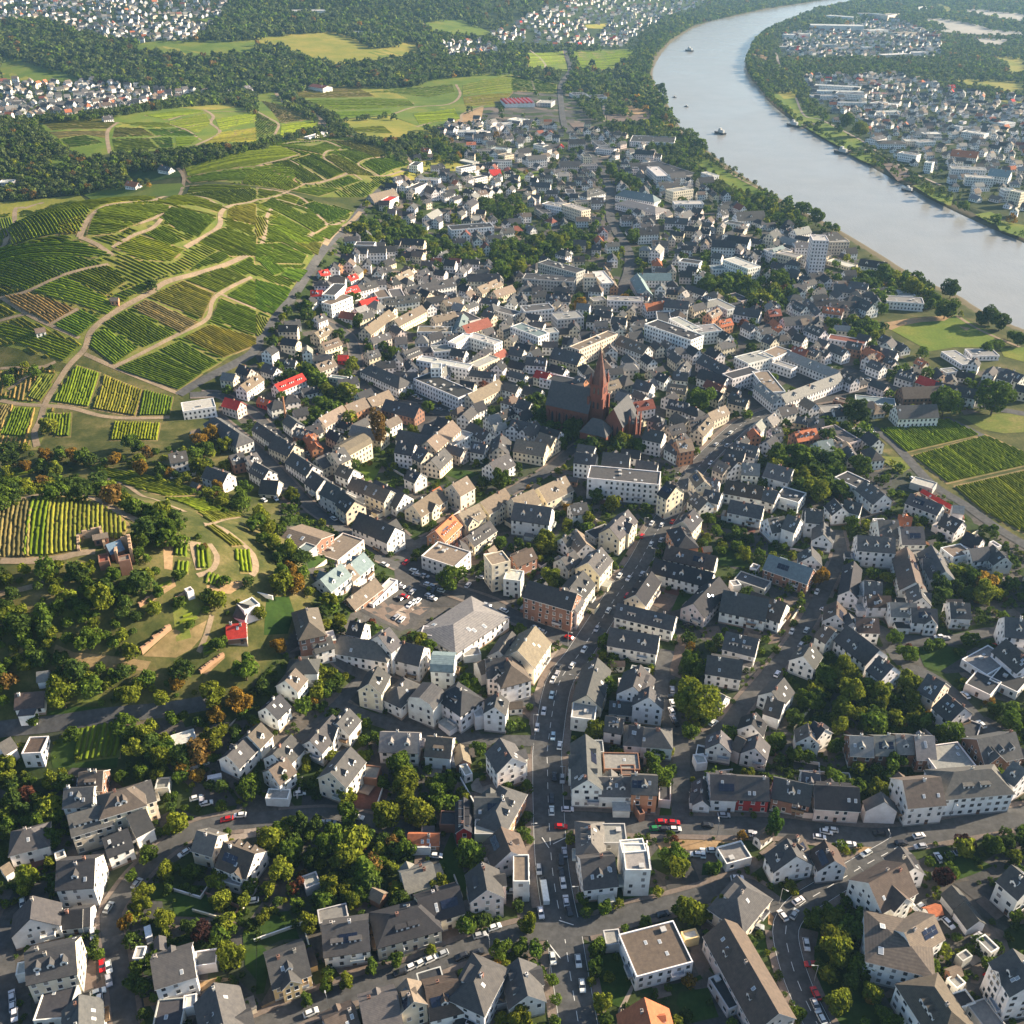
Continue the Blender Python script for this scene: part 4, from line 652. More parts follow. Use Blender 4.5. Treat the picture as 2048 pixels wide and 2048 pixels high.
def house_at(c, ang, L, W, n, code, wing_of=None, detail=2, desc=None, noun=None, mpx=None, lab=None):
    t, wc, rc = code[0], code[1], {'w': 'l'}.get(code[2], code[2]); e = n*2.85+0.5
    if wc not in WC: wc = {'k':'c','l':'w','r':'o','m':'b'}.get(wc, 'w')
    if rc not in RC: rc = 's'
    pitch = 0.30 if W > 15 else (0.9 if t == 'g' else 0.8)
    r = e+W/2*pitch if t in 'gh' else (e+2.5+(W/2-1.1)*0.35 if t == 'm' else e)
    NB[0] += 1; z = float(T(*c)); z = min(z, float(T(c[0]+W/2, c[1])), float(T(c[0], c[1]-W/2)))+0.05
    if detail >= 2 and rc == 's' and random.random() < 0.34: rc = random.choice(('u', 'v', 'x', 'd'))
    if noun is None:
        ar = L*W; noun = "shed" if ar < 42 else ("hall" if W > 14.5 else ("apartment_block" if (n >= 3 and L > 24) else ("flat_roofed_building" if t == 'f' and ar > 90 else "house")))
    wcol, rcol = vary(WC[wc]), vary(RC[rc], 0.22)
    if wing_of is None:
        root = link(noun, None, None, (c[0], c[1], z), ang)
        d = desc or f"{WN[wc]} {['','low','two-storey','three-storey','four-storey','tall','tall'][min(n,6)]} {TN[t]} {noun.replace('_',' ').replace('flat roofed ','')}{RN[rc]}"
        if d.count('flat') > 1: d = d.replace('flat-roofed flat', 'flat')
        if lab: root['label'] = lab; root['category'] = noun.replace('_', ' '); root['group'] = noun.replace('_', ' ')+"s of the town"
        else: reg(root, noun.replace('_', ' '), d, *mpx, group=noun.replace('_', ' ')+"s of the town")
        loc0, rz0 = (0, 0, 0), 0.0
    else:
        root = wing_of; da = np.array(c)-np.array(root.location[:2]); q = -root.rotation_euler.z
        loc0 = (da[0]*math.cos(q)-da[1]*math.sin(q), da[0]*math.sin(q)+da[1]*math.cos(q), z-root.location.z+0.003); rz0 = ang-root.rotation_euler.z
    if wing_of is not None:                      # stop coplanar roofs of wings
        e += 0.03*((NB[0] % 5)+1); r += 0.03*((NB[0] % 5)+1)
    def lp(p): return (loc0[0]+p[0]*math.cos(rz0)-p[1]*math.sin(rz0), loc0[1]+p[0]*math.sin(rz0)+p[1]*math.cos(rz0), loc0[2]+p[2])
    near = detail >= 2
    mb = MB(); wall_geo(mb, L, W, e, r, t); link("wall", mb.mesh("wall", [MW if near else MWF], uv=not near), root, loc0, rz0, wcol)
    mb = MB(); roof_geo(mb, L, W, e, r, t, mf=1 if near and noun != 'shed' else None); rf = link("roof", mb.mesh("roof", [MR, random.choice((MFR, MFR, MDK))]), root, loc0, rz0, rcol)
    HOUSES.append((c[0], c[1], ang, L, W)); cw = np.array((-c[0], -c[1])); cw /= np.hypot(*cw)
    if detail == 0: return root
    # facade openings
    if near and noun != "shed":
        for k, (nx, ny, ln, dp) in enumerate(((0,-1,L,W/2),(1,0,W,L/2),(0,1,L,W/2),(-1,0,W,L/2))):
            gx, gy = nx*math.cos(ang)-ny*math.sin(ang), nx*math.sin(ang)+ny*math.cos(ang)
            if gx*cw[0]+gy*cw[1] < -0.15: continue
            cnt = max(1, int((ln-1.0)/2.7)); fr = rz0+math.atan2(ny, nx)+math.pi/2; wi = random.choice((0, 0, 1))
            if n >= 2 and ln > 8 and random.random() < 0.3: link("balcony", BALC, root, lp((nx*dp-ny*ln*0.22, ny*dp+nx*ln*0.22, 3.3)), fr, vary(random.choice(((0.6,0.6,0.58),(0.25,0.17,0.11),(0.45,0.45,0.46))), 0.15))
            for fl in range(n):
                for i in range(cnt):
                    u = (i+0.5)/cnt*ln-ln/2
                    if random.random() < 0.14: continue
                    u += random.uniform(-0.25, 0.25)
                    if fl == 0 and k == 0 and i == cnt//2: link("door", DOOR, root, lp((nx*dp-ny*u*1, ny*dp+nx*u, 0.2)), fr, vary((0.16,0.09,0.06), 0.4)); continue
                    link("window", (WINC if random.random() < 0.3 else WIN)[wi], root, lp((nx*dp-ny*u, ny*dp+nx*u, 0.5+fl*2.85+1.5)), fr)
            if t == 'g' and k in (1, 3) and r-e > 2.6:
                for u in ((-1.1, 1.1) if r-e > 3.4 else (0,)): link("window", WIN[2], root, lp((nx*dp-ny*u, ny*dp+nx*u, e+1.1)), fr)
    # plinth and lean-to annex
    if near and noun != "shed" and t != 'f':
        mb = MB(); mb.box(-L/2-0.04,-W/2-0.04,-1.5,L/2+0.04,W/2+0.04,0.75); link("plinth", mb.mesh("plinth", [MOB]), root, loc0, rz0, vary(random.choice(((0.3,0.29,0.28),(0.36,0.28,0.22),(0.45,0.44,0.42))), 0.15))
        if wing_of is None and random.random() < 0.55 and L > 9:
            al, aw, ah = random.uniform(3.5, 6.5), random.uniform(2.5, 4), random.uniform(2.4, 3.4); s_ = random.choice((-1, 1)); end = random.random() < 0.4
            ac = (s_*(L/2+aw/2), random.uniform(-.15,.15)*W) if end else (random.uniform(-.25,.25)*L, s_*(W/2+aw/2)); hx_, hy_ = (aw/2, al/2) if end else (al/2, aw/2)
            mb = MB(); mb.box(ac[0]-hx_, ac[1]-hy_, -1.5, ac[0]+hx_, ac[1]+hy_, ah); an = link("annex", mb.mesh("annex", [MW]), root, (0,0,0), 0, wcol)
            mb = MB(); mb.box(ac[0]-hx_-0.2, ac[1]-hy_-0.2, ah+0.004, ac[0]+hx_+0.2, ac[1]+hy_+0.2, ah+0.25, 0, True); link("roof", mb.mesh("roof", [MR]), an, (0,0,0), 0, vary(random.choice((RC['g'], RC['s'], RC['d'], RC['l'])), 0.2))
    # cross gable towards one long side
    if near and t == 'g' and wing_of is None and noun == "house" and 9.5 < L < 24 and W < 14 and random.random() < 0.42:
        s_ = random.choice((-1, 1)); cwid = random.uniform(4, min(7.5, L*0.5)); cu = random.uniform(-.22, .22)*L; out_ = random.uniform(0.3, 1.6); cl = W/2+out_; cr = min(r-0.35, e+cwid/2*1.0)
        q = lambda p: (cu+p[1]*-s_, s_*(p[0]+cl/2), p[2])
        mb = MB(); wall_geo(mb, cl, cwid, e, cr, 'g', xf=q); cg = link("cross_gable", mb.mesh("cross_gable", [MW]), root, loc0, rz0, wcol)
        mb = MB(); roof_geo(mb, cl, cwid, e, cr, 'g', xf=q, mf=1); link("roof", mb.mesh("roof", [MR, MFR]), cg, (0,0,0), 0, rcol)
        for fl in range(n):
            for du in (-cwid*0.22, cwid*0.22): link("window", WIN[0], cg, (cu+du, s_*(cl+0.01), 0.5+fl*2.85+1.5), 0 if s_ < 0 else math.pi)
        link("window", WIN[2], cg, (cu, s_*(cl+0.01), e+0.9), 0 if s_ < 0 else math.pi)
    # roof fittings
    sl = math.atan2(r-e, W/2) if t in 'gh' else 0
    def side(): 
        s = -1 if (math.sin(ang)*cw[0]-math.cos(ang)*cw[1]) > 0 else 1
        return s if random.random() < 0.7 else -s
    span = L/2-1.2 if t == 'g' else max(0.5, L/2-W*0.5)
    if t in 'gh' and W <= 15 and noun != "shed":
        for _ in range(random.choice((1, 1, 2))):
            u = random.uniform(-span, span); v = random.uniform(-1, 1)*W*0.12
            link("chimney", CHIM, rf, (u, v, r-abs(v)*math.tan(sl)+0.1), 0, vary(random.choice(((0.42,0.38,0.34),(0.30,0.16,0.12),(0.62,0.6,0.57))), 0.2))
        if detail >= 1 and n >= 2 and random.random() < 0.82:
            kd = random.choice((0, 0, 1)); s = side(); q = random.choice((1, 2, 2, 3)) if L > 11 else 1
            for i in range(q):
                u = (i+0.5)/q*2*span-span; v = W*0.34; link("dormer", DORM[kd], rf, (u, s*v, e+(W/2-v)*math.tan(sl)), 0 if s < 0 else math.pi, rcol)
        for _ in range(random.choice((0, 1, 2, 2, 3)) if detail >= 1 else 0):
            s = side(); u = random.uniform(-span, span); v = random.uniform(0.15, 0.38)*W
            link("skylight", SKYL, rf, (u, s*v, e+(W/2-v)*math.tan(sl)+0.22), rot=(sl*(1 if s < 0 else -1), 0, 0))
        if near and t == 'g' and random.random() < 0.14:
            s = 1 if math.cos(ang) > 0 else -1; v = W*0.26; link("solar_panel", SOLAR, rf, (random.uniform(-.2,.2)*L, -s*v, e+(W/2-v)*math.tan(sl)+0.27), rot=(sl*s, 0, 0))
    elif t == 'f' and L*W > 60:
        for _ in range(min(6, int(L*W/60))):
            link(*random.choice((("roof_vent", VENT), ("skylight", SKYL))), rf, (random.uniform(-.4,.4)*L, random.uniform(-.36,.36)*W, e+0.02), 0, (0.45,0.44,0.42))
    elif W > 15:
        for _ in range(random.choice((2, 4))):
            s = side(); v = random.uniform(0.15, 0.4)*W; link("skylight", SKYL, rf, (random.uniform(-.35,.35)*L, s*v, e+(W/2-v)*math.tan(sl)+0.22), rot=(sl*(1 if s < 0 else -1), 0, 0), scale=(1.6, 1.6, 1))
    return root
H = {}
# each record: ridge end, ridge end (block pixels), width m, storeys, type+wall+roof; '+' joins the record to the building before it
H[A0] = """510 350 820 252 10 3 gcs;+830 185 955 145 10.5 4 hcs;+962 142 1130 78 10 3 gcs;820 555 1005 478 9 2 gws;1060 440 1190 368 11 2 gws;480 135 700 130 9 2 gws;590 10 770 8 9 2 gbs;160 470 235 450 10 2 hws;570 740 850 718 12 3 gws;+470 772 560 760 9 2 gws;
222 978 205 1145 13 2 gws;430 1090 620 1070 7 1 gws;615 1062 765 1045 7 1 gws;190 1397 560 1315 12 3 gcs;600 1715 600 2000 10 2 gcs;300 1770 560 1750 11 1 fws;1140 1452 1440 1362 11 3 gws;+1470 1450 1640 1425 5 1 fwg;1615 1628 1700 1990 12 2 gcs;1170 1870 1390 1850 9 1 fgd;1385 1775 1485 1755 4 1 fwl;
1490 470 1640 515 9 2 gcs;1690 562 1920 650 11 2 gws;+1650 790 1850 845 6 1 fgg;415 670 490 640 3 1 fwg;1175 110 1280 105 5 1 fgg;110 1530 200 1510 4 1 fwl;1000 1405 1080 1402 4 1 fwl;700 640 820 620 6 1 gbs;20 740 50 720 4 1 gwk"""
H[A1] = """700 -125 550 75 11 3 gcs;+790 22 930 42 6 1 fbg;80 215 250 227 4.5 1 fwl;80 1450 365 1347 12 2 gys;500 1197 840 1148 12 2 gws;1010 1110 1230 1050 12 2 hcs;1220 990 1530 895 11 2 gcs;1705 715 1742 920 10 3 gps;1100 795 1330 722 9 1 gwg;1567 225 1567 450 5 2 gRs;1690 300 1820 290 9 1 fgb;1650 228 1900 225 9 2 gbs;1990 170 1900 330 10 2 hos;
1650 450 1820 450 6 2 fgg;1150 500 1380 500 5 1 gor;1170 560 1320 560 5 1 fww;790 1780 1060 1700 13 2 gws;1140 1595 1190 1760 7 3 gck;1280 1660 1520 1600 12 2 gws;1215 1600 1400 1545 6 2 fgd;1710 1490 1640 1620 11 3 hws;520 1900 740 1800 10 2 gbs;880 908 960 950 4 1 gbk;360 870 470 830 5 1 fgg;470 1130 690 1075 5 1 fgg;1390 380 1520 385 6 1 fbd"""
H[A2] = """75 445 152 625 12 2 gws;50 1440 118 1715 10 2 gws;8 760 130 760 10 3 fwk;540 -155 556 195 10 3 gws;690 -50 960 -45 8 2 fbg;820 20 930 20 5 2 fbb;655 165 910 170 9 2 gws;915 172 1110 182 9 3 gos;1120 180 1210 190 8 1 fgd;550 420 556 570 9 2 hws;680 440 860 440 8 2 fgg;580 430 660 440 5 2 gws;520 690 770 662 13 2 gws;
850 690 1040 690 10 4 fwg;+820 600 1000 585 5 4 fwl;1510 105 1700 112 12 2 gws;1710 122 1950 135 11 2 gRs;1377 100 1382 270 5.5 1 gws;1580 672 1770 620 7 1 fwg;1885 795 1810 882 12 2 hcs;870 1420 1290 1310 14 2 fwb;1605 1145 2010 1850 12 2 gps;+1560 1560 1715 1800 7 1 fgd;1000 1740 1055 1960 14 2 gbr;1290 1275 1400 1247 3 1 fyl;690 1270 810 1258 5 1 fgg;870 270 990 480 2 1 fbd;1440 100 1500 110 4 1 fwg"""
H[A3] = """260 30 390 50 9 2 gws;60 190 350 252 10 2 gbs;370 252 710 272 11 2 gps;860 195 884 262 10 2 gws;1105 215 1390 190 13 3 gws;1490 150 1790 125 13 3 hws;1890 -10 1990 60 10 3 gws;985 35 1130 190 6 1 gbb;265 655 338 785 13 2 gws;+430 558 500 702 9 2 gws;160 580 250 510 9 2 gws;715 825 980 680 13 3 gws;+1000 600 1100 755 9 2 gws;930 930 1040 1000 4 1 fwl;
1390 892 1480 1000 6 1 gws;1490 1020 1590 1150 6 1 gws;1840 735 2000 870 10 3 gws;950 1268 1045 1290 17 3 hws;+1030 1245 1250 1115 10 3 gwk;1250 1645 1390 1850 13 3 hws;1430 1690 1510 1800 5 1 fwd;1850 1370 2010 1620 11 4 gws;1580 1900 1720 1850 9 1 fgg;780 1190 930 1150 6 1 fbb;1460 1400 1500 1440 4 1 fgg"""
H[B0] = """90 1465 310 1450 8 1 gws;180 1730 330 1728 8 2 fws;-20 1740 60 1660 6 2 gws;1290 1720 1470 1660 6 1 fwl;1860 1660 1715 1835 9 2 gws;800 235 900 205 6 1 gbB;740 345 820 335 6 1 fbm;890 350 980 340 4 2 fbk;1790 640 1880 700 8 1 gwb;1700 810 1850 830 8 1 gbR;1810 700 1930 660 6 2 fww;1400 590 1450 575 3 1 fwl;270 1180 350 1170 5 1 gwg"""
H[B1] = """170 1345 75 1462 9 2 gws;30 1565 -60 1680 9 2 gws;290 1150 220 1262 9 2 gws;300 1085 395 1105 8 2 hws;485 1440 318 1655 9 2 gws;260 1660 130 1820 10 2 gws;225 1840 100 1940 9 2 gws;700 1470 610 1592 9 2 gws;880 1212 812 1365 9 3 gcs;1080 1345 1010 1412 10 2 hws;1290 1385 1195 1500 11 3 mws;1490 1410 1545 1452 12 3 hws;1820 1458 1795 1570 8 3 gws;1640 1512 1710 1500 6 2 fww;
940 1650 1230 1672 10 2 gwg;1290 1690 1480 1712 10 2 gws;1540 1752 1565 1870 5 1 gbk;1870 1710 1960 1855 11 3 gws;710 785 818 842 8 3 gws;905 945 985 885 12 4 gws;1040 1000 1240 1082 11 3 gws;1320 1082 1490 1108 10 3 mwt;570 960 880 1090 11 2 hws;420 952 560 930 7 2 gws;365 672 402 832 10 3 hbs;1480 830 1650 735 22 2 hwg;1250 880 1340 905 6 1 fwl;1560 1060 1690 1050 5 1 fwg;1930 900 1835 1042 10 2 gws;
1740 1170 1932 1160 11 3 gps;1670 1130 1740 1110 7 2 gwk;680 610 900 512 8 1 gbk;850 660 1040 530 4 1 fww;480 452 640 385 10 2 gwt;+660 372 810 312 10 2 gwt;+650 395 700 375 10 2 gck;570 262 780 208 12 2 fpk;240 62 490 185 17 2 gbk;820 20 1095 152 12 3 gws;1310 262 1560 360 14 3 fwk;1750 362 1890 335 9 5 fck;+1880 470 2010 490 8 3 fww;1290 95 1420 -5 10 3 gor;1590 177 1760 68 9 2 gcs;1535 212 1565 290 7 2 gcs;300 280 420 260 6 1 fgt;760 50 800 30 11 2 gok"""
H[B2] = """268 885 140 1070 14 3 gck;60 1198 100 1265 12 3 hws;60 570 425 682 11 4 gbs;755 288 658 405 12 3 gcs;605 462 505 590 12 3 gcs;460 622 405 712 12 3 gps;960 0 825 138 11 3 gcs;1370 -20 1290 70 10 3 gcs;1195 95 1235 165 10 3 hos;1170 250 1545 335 10 2 gws;1080 352 1520 460 10 2 gwd;+1562 490 1370 692 11 2 gps;+1052 452 932 628 9.5 2 gcs;+800 690 1235 792 9 2 gws;870 898 1240 962 11 2 gws;
575 1095 492 1370 11 2 gcs;1090 1152 1040 1310 12 3 gws;+1038 1320 1030 1400 11 3 gws;810 1330 960 1332 11 1 fwd;740 1425 920 1440 7 1 gps;890 1200 1030 1230 7 1 fgt;1480 1080 1740 1122 11 2 gws;1620 902 1860 960 11 2 gws;1600 590 1940 660 14 2 gws;1700 480 1932 560 8 1 fgs;1810 1500 1780 1590 9 2 gws;1575 1650 1566 1740 9 2 gws;1860 1680 1835 1780 9 2 gws;440 1490 620 1512 9 2 fwg;710 1540 840 1562 8 2 gws;890 1610 990 1625 10 2 gps;1010 1628 1190 1642 10 2 hws;
610 1772 690 1772 6 2 fgg;1560 1360 1680 1420 9 1 gwg;370 350 470 290 9 2 gws;480 130 560 240 9 2 gwk;590 180 740 120 8 1 fgd;580 350 680 330 7 1 gws;0 330 150 270 8 2 gbs;380 200 460 160 7 2 gws;1340 1770 1430 1790 5 1 fwd;1390 1830 1420 1900 4 1 fww;1700 1690 1760 1720 7 2 gps;1670 520 1700 560 4 1 fwg"""
H[B3] = """150 20 245 52 11 3 gws;0 50 120 30 11 2 gws;290 -10 410 0 9 3 gws;445 80 440 172 9 2 gws;600 160 880 180 11 3 gws;830 62 980 60 14 2 gws;1000 112 1170 112 13 2 gws;990 20 1090 40 8 2 gor;1340 10 1470 70 10 2 gws;1500 150 1620 200 9 2 gws;1350 312 1500 280 9 2 fwk;1520 280 1660 262 9 2 gws;1700 250 1790 342 9 2 gws;1045 265 1115 528 11 2 gwb;1132 538 1165 645 9 2 gws;1235 252 1340 450 11 2 gws;10 320 340 430 11 2 gbt;
395 282 402 352 10 2 gws;550 347 512 565 8 2 gws;730 520 860 530 14 2 gws;620 600 710 600 8 2 fgg;700 690 880 690 7 2 gws;715 742 880 746 9 2 gws;895 706 1090 712 9 2 gwg;1110 770 1300 780 9 2 gws;1460 755 1610 760 10 2 gws;-120 600 140 690 13 2 gws;475 660 470 762 9 2 gws;610 765 640 830 6 2 gws;600 857 840 1040 12 2 gws;840 1087 945 1165 11 3 gws;420 850 500 900 9 2 gws;310 982 245 1080 10 2 gws;105 1247 15 1350 10 2 gws;1210 1222 1335 1290 12 2 gcs;1350 1372 1480 1480 11 2 gws;1500 1572 1690 1640 10 1 fgd;
1560 1062 1750 1180 17 1 fwg;+1530 1250 1720 1340 11 1 fwd;+1720 1210 1932 1310 13 1 fwd;1800 960 1990 1120 11 2 gws;1790 720 1990 742 12 3 gws;620 1690 790 1700 10 2 gbg;800 1690 950 1692 10 2 gbg;965 1680 1095 1682 10 2 gbg;1110 1690 1250 1692 12 2 gbg;1210 1870 1500 1830 12 2 fwg;1650 1672 1930 1620 13 2 gbs;300 1600 315 1690 8 2 gws;350 1580 430 1640 10 2 gws;0 1400 120 1440 9 2 gws;1700 250 1730 240 5 1 fwg;1250 880 1300 890 4 1 fww"""
H[C0] = """1370 1130 1620 1110 13 2 fwl;1270 1490 1400 1470 8 2 gws;1560 1580 1720 1640 9 2 gws;1730 1500 1830 1480 8 2 gbs;1850 1510 1932 1480 8 2 gws;1710 1200 1900 1320 12 3 hws;1800 980 1932 880 9 2 gwk;830 300 890 310 4 1 gok;260 545 330 520 5 1 gwb"""
H[C1] = """140 965 345 882 9 2 gwR;450 812 580 770 9 2 gpk;60 790 160 850 9 2 gws;160 760 300 790 8 2 gws;490 650 620 612 9 2 gck;440 572 550 512 9 2 gck;770 542 960 402 11 3 gck;1040 470 1250 372 10 2 gck;860 610 1000 575 8 2 gps;820 720 910 700 9 2 gcs;1110 722 1220 680 10 2 gps;1230 765 1620 842 8 3 fwl;+1640 832 1800 762 9 3 fcl;+1480 660 1600 592 7 3 fwl;+1612 590 1830 662 9 3 fwl;+1330 702 1480 690 12 2 fwg;840 812 1060 925 13 3 hws;1250 902 1590 1050 14 3 fwd;+1600 1050 1830 932 11 3 gck;
1320 832 1400 832 8 5 fwl;1000 1085 1250 1150 12 3 gbs;470 1212 650 1132 11 2 gpk;670 1122 820 1070 11 2 gok;840 1072 1000 1012 11 2 gck;630 1422 810 1340 12 3 mck;+560 1482 660 1442 11 3 gcs;+450 1522 550 1482 10 2 gcs;50 1362 200 1440 11 2 gcs;200 1480 360 1600 10 2 gws;390 1620 480 1690 11 2 gws;450 1710 600 1790 11 3 gws;600 1790 680 1850 11 3 gcs;90 1240 230 1330 9 2 gws;290 1290 420 1330 9 2 gbs;0 1540 110 1610 9 2 gws;70 1670 200 1690 11 1 gcd;540 1580 640 1630 9 2 gws;640 1680 780 1740 10 2 gws;810 1730 960 1800 10 3 gck;900 1680 1120 1792 12 2 gws;
1160 1600 1240 1640 9 2 gws;1070 1392 1200 1420 10 3 gws;1230 1432 1300 1470 11 3 gcs;1320 1540 1420 1450 10 2 gcs;1290 1392 1480 1242 11 3 gck;1450 1422 1600 1330 8 2 fwl;1620 1252 1760 1330 10 3 gws;1850 1340 1830 1440 11 2 gcs;1760 1562 1900 1490 11 2 gws;1480 1722 1590 1662 11 3 gck;1180 1872 1380 1752 11 2 gck;1450 1900 1600 1832 11 3 gck;1620 1822 1800 1722 11 3 gck;1040 870 1220 880 10 2 gws;1560 430 1530 530 10 2 gwt;1330 450 1500 420 9 2 gck;1220 540 1480 560 11 2 fwk;1130 200 1490 180 11 3 gws;960 290 1220 300 10 2 gws;1670 230 1830 170 11 3 gck;1790 260 1932 220 10 3 gck;1710 310 1830 330 8 2 gws;1410 330 1530 310 10 2 gck;
640 230 760 220 9 2 gwR;690 140 750 130 7 2 gwR;410 230 500 260 8 2 gwR;780 320 910 310 7 1 gRR;470 90 540 95 8 2 gwR;650 210 900 200 9 3 gws;1050 130 1160 100 9 2 gck;590 20 630 50 8 2 gok;480 420 550 400 8 2 gws;210 470 330 480 8 1 gws;1540 1000 1680 1010 9 2 gws;560 900 690 930 4 1 fwt;330 1330 410 1440 6 2 gor;1180 1440 1250 1480 8 2 gws;1640 1400 1740 1420 9 2 gws;1620 860 1800 880 7 2 gws;20 1060 100 1090 6 1 gRr;620 740 690 750 6 1 gRR"""
H[C2] = """620 1640 1160 1690 14 4 fws;+1170 1700 1240 1740 12 4 gcs;480 1480 640 1500 9 3 gws;690 1480 890 1500 11 3 gws;940 1540 1100 1560 10 2 gws;80 1310 190 1250 10 3 gws;0 1230 180 1270 11 3 gws;100 1400 330 1440 11 2 gck;200 1750 400 1660 13 2 gck;0 1830 160 1760 12 3 gck;20 1860 300 1900 13 3 gws;1050 500 1400 620 14 4 fwd;+1220 470 1400 560 9 3 fwl;+1370 560 1560 540 14 3 fwg;1730 790 1932 740 14 3 fwg;1440 740 1640 840 12 3 gps;320 690 530 740 14 3 gks;470 700 760 580 9 4 fck;
1000 360 1150 340 11 3 gwr;80 400 300 380 13 3 fws;320 460 520 440 14 3 fgg;30 520 240 600 11 3 fwt;250 570 340 560 9 3 fwl;600 330 700 320 9 2 fcg;230 40 520 120 12 4 fgd;540 150 630 150 10 4 fck;90 150 480 180 14 3 fgd;680 120 760 210 10 3 fwl;760 80 840 220 7 3 gok;910 130 980 250 12 3 ggt;960 130 1200 130 11 3 gwt;260 290 440 300 9 3 gws;720 320 990 330 10 3 fwg;820 600 1030 680 12 2 gwk;1320 790 1260 870 8 3 gws;1220 870 1330 880 10 3 gws;940 930 1060 960 11 2 gws;1180 960 1320 980 10 2 gck;
1190 1080 1330 1110 10 2 gcs;880 1110 1060 1080 10 3 gwm;700 960 800 930 9 2 gck;490 900 560 930 9 2 gos;110 760 260 770 10 3 gws;30 1240 0 1280 9 3 gws;210 1330 330 1370 10 2 gck;1100 1230 1160 1270 9 2 gcs;1230 1180 1330 1240 9 2 gck;1330 1230 1480 1200 9 3 gws;1330 1420 1440 1400 10 3 gok;1480 1330 1560 1240 9 3 gck;1560 1210 1690 1150 9 3 gck;1240 1390 1330 1440 10 2 gws;1620 1450 1760 1480 9 2 gps;1680 1400 1860 1440 10 2 gws;1620 1500 1700 1560 11 2 gws;1740 1560 1870 1570 10 2 gwg;1560 1540 1640 1580 9 2 gck;1430 1660 1560 1690 10 2 gws;1620 1690 1900 1740 11 2 gws;
1460 1760 1580 1790 9 2 gws;1650 1840 1900 1890 10 2 gws;1380 1780 1470 1850 9 2 gws;1300 1600 1350 1680 8 3 gck;1000 1660 1110 1650 8 2 gww;1820 1300 1850 1340 6 2 gor;1690 380 1880 410 11 3 gws;1480 430 1560 390 9 2 gok;1560 490 1650 470 9 2 grr;1500 90 1660 80 11 2 fwt;1640 20 1830 90 14 4 fww;1720 1080 1850 1110 9 2 gcs;1700 1040 1800 1100 8 2 gws;440 1880 560 1860 8 2 gws;590 960 640 1000 6 3 gck;1010 1300 1150 1330 10 3 gws;1180 1290 1290 1260 9 2 gcs"""
H[C3] = """0 900 130 1060 11 3 fwk;150 712 540 868 10 2 gwg;+100 1045 540 885 10 3 gwg;+-60 950 90 1075 9 2 gwg;+20 790 200 850 7 2 fwg;1010 990 1330 980 13 2 gbb;-20 760 120 700 12 3 fwk;1270 950 1590 1010 11 2 gws;970 1130 1270 1120 14 2 gws;660 1080 960 1110 12 1 fwt;400 1160 570 1150 10 1 fgg;460 1050 620 1090 6 1 fbb;570 870 670 920 9 2 gws;780 780 880 820 9 2 gws;990 860 1120 900 9 2 gws;870 590 1050 680 9 1 gws;1510 730 1720 730 12 1 fwg;1360 720 1520 820 11 1 fwg;660 300 800 360 13 2 gws;890 320 1170 340 14 2 fwg;+960 290 1100 290 9 1 fwl;500 210 660 220 12 2 gws;
620 190 760 210 10 2 gws;850 250 1000 280 12 1 fgg;470 30 650 80 11 1 fcl;700 20 900 50 11 2 gwd;190 330 290 380 10 2 gws;300 320 400 420 8 2 gws;420 380 570 400 9 2 gwr;0 410 90 400 9 2 gbm;60 520 110 550 6 2 gwr;310 510 430 560 10 2 gws;170 350 250 340 9 2 gws;-10 590 60 620 10 2 gcs;190 680 300 710 8 2 grm;310 690 390 720 8 2 gps;400 690 470 720 8 2 gws;480 660 600 710 9 2 gws;600 640 710 660 9 2 gbs;740 690 860 740 8 2 gbr;900 760 970 790 7 2 gps;1130 770 1200 800 7 2 gcr;
1760 870 1860 900 9 2 gws;1800 850 1932 900 10 2 gws;1600 940 1660 950 7 1 gws;1320 870 1420 860 7 1 fwg;550 1650 720 1730 11 2 fwd;740 1690 880 1800 11 2 gws;0 1560 190 1610 12 2 gws;-20 1750 80 1780 10 2 gws;90 1780 260 1830 12 2 fws;1080 1790 1320 1880 9 2 gws;+1170 1760 1400 1890 3 1 gbR;500 1830 560 1900 9 2 gws;580 1840 710 1870 9 2 gws;1090 1690 1260 1740 8 1 fgl;80 1150 200 1120 9 2 gws;220 1210 340 1230 7 2 gys;200 1330 360 1300 9 2 gmr;370 1400 480 1380 10 2 gwt;480 1400 590 1400 8 2 hck;20 1300 100 1290 9 2 gws;640 1320 780 1330 7 1 fwg;300 1230 420 1230 8 2 gws;
270 1900 420 1920 11 2 gws;1400 1880 1480 1890 6 2 gwl"""
def mid_size(W, n, my, t):
    if my < 860 and W <= 14 and t in 'gh': return W*0.88, (n if n < 3 else n-1)
    return W, n
RAWH = []
for b, s in H.items():
    for rec in s.replace('\n', '').split(';'):
        rec = rec.strip()
        if not rec: continue
        join = rec[0] == '+'; f = rec.lstrip('+').split(); q = [float(v) for v in f[:6]]; RAWH.append((join, blk(b, q[0], q[1]), blk(b, q[2], q[3]), q[4], int(q[5]), f[6]))
last = None
for join, p0, p1, W, n, code in RAWH:
    my = (p0[1]+p1[1])/2; wc = code[1]
    if wc not in WC: code = code[0]+{'k':'c','l':'w','r':'o','m':'b'}.get(wc, 'w')+code[2]
    if code[2] not in RC: code = code[:2]+{'w':'l'}.get(code[2], 's')
    W, n = mid_size(W, n, my, code[0])
    o = house(p0, p1, W, n, code, last if join else None, 2 if my > 930 else 1)
    if not join: last = o
    HPX.append(((p0[0]+p1[0])/2, my))
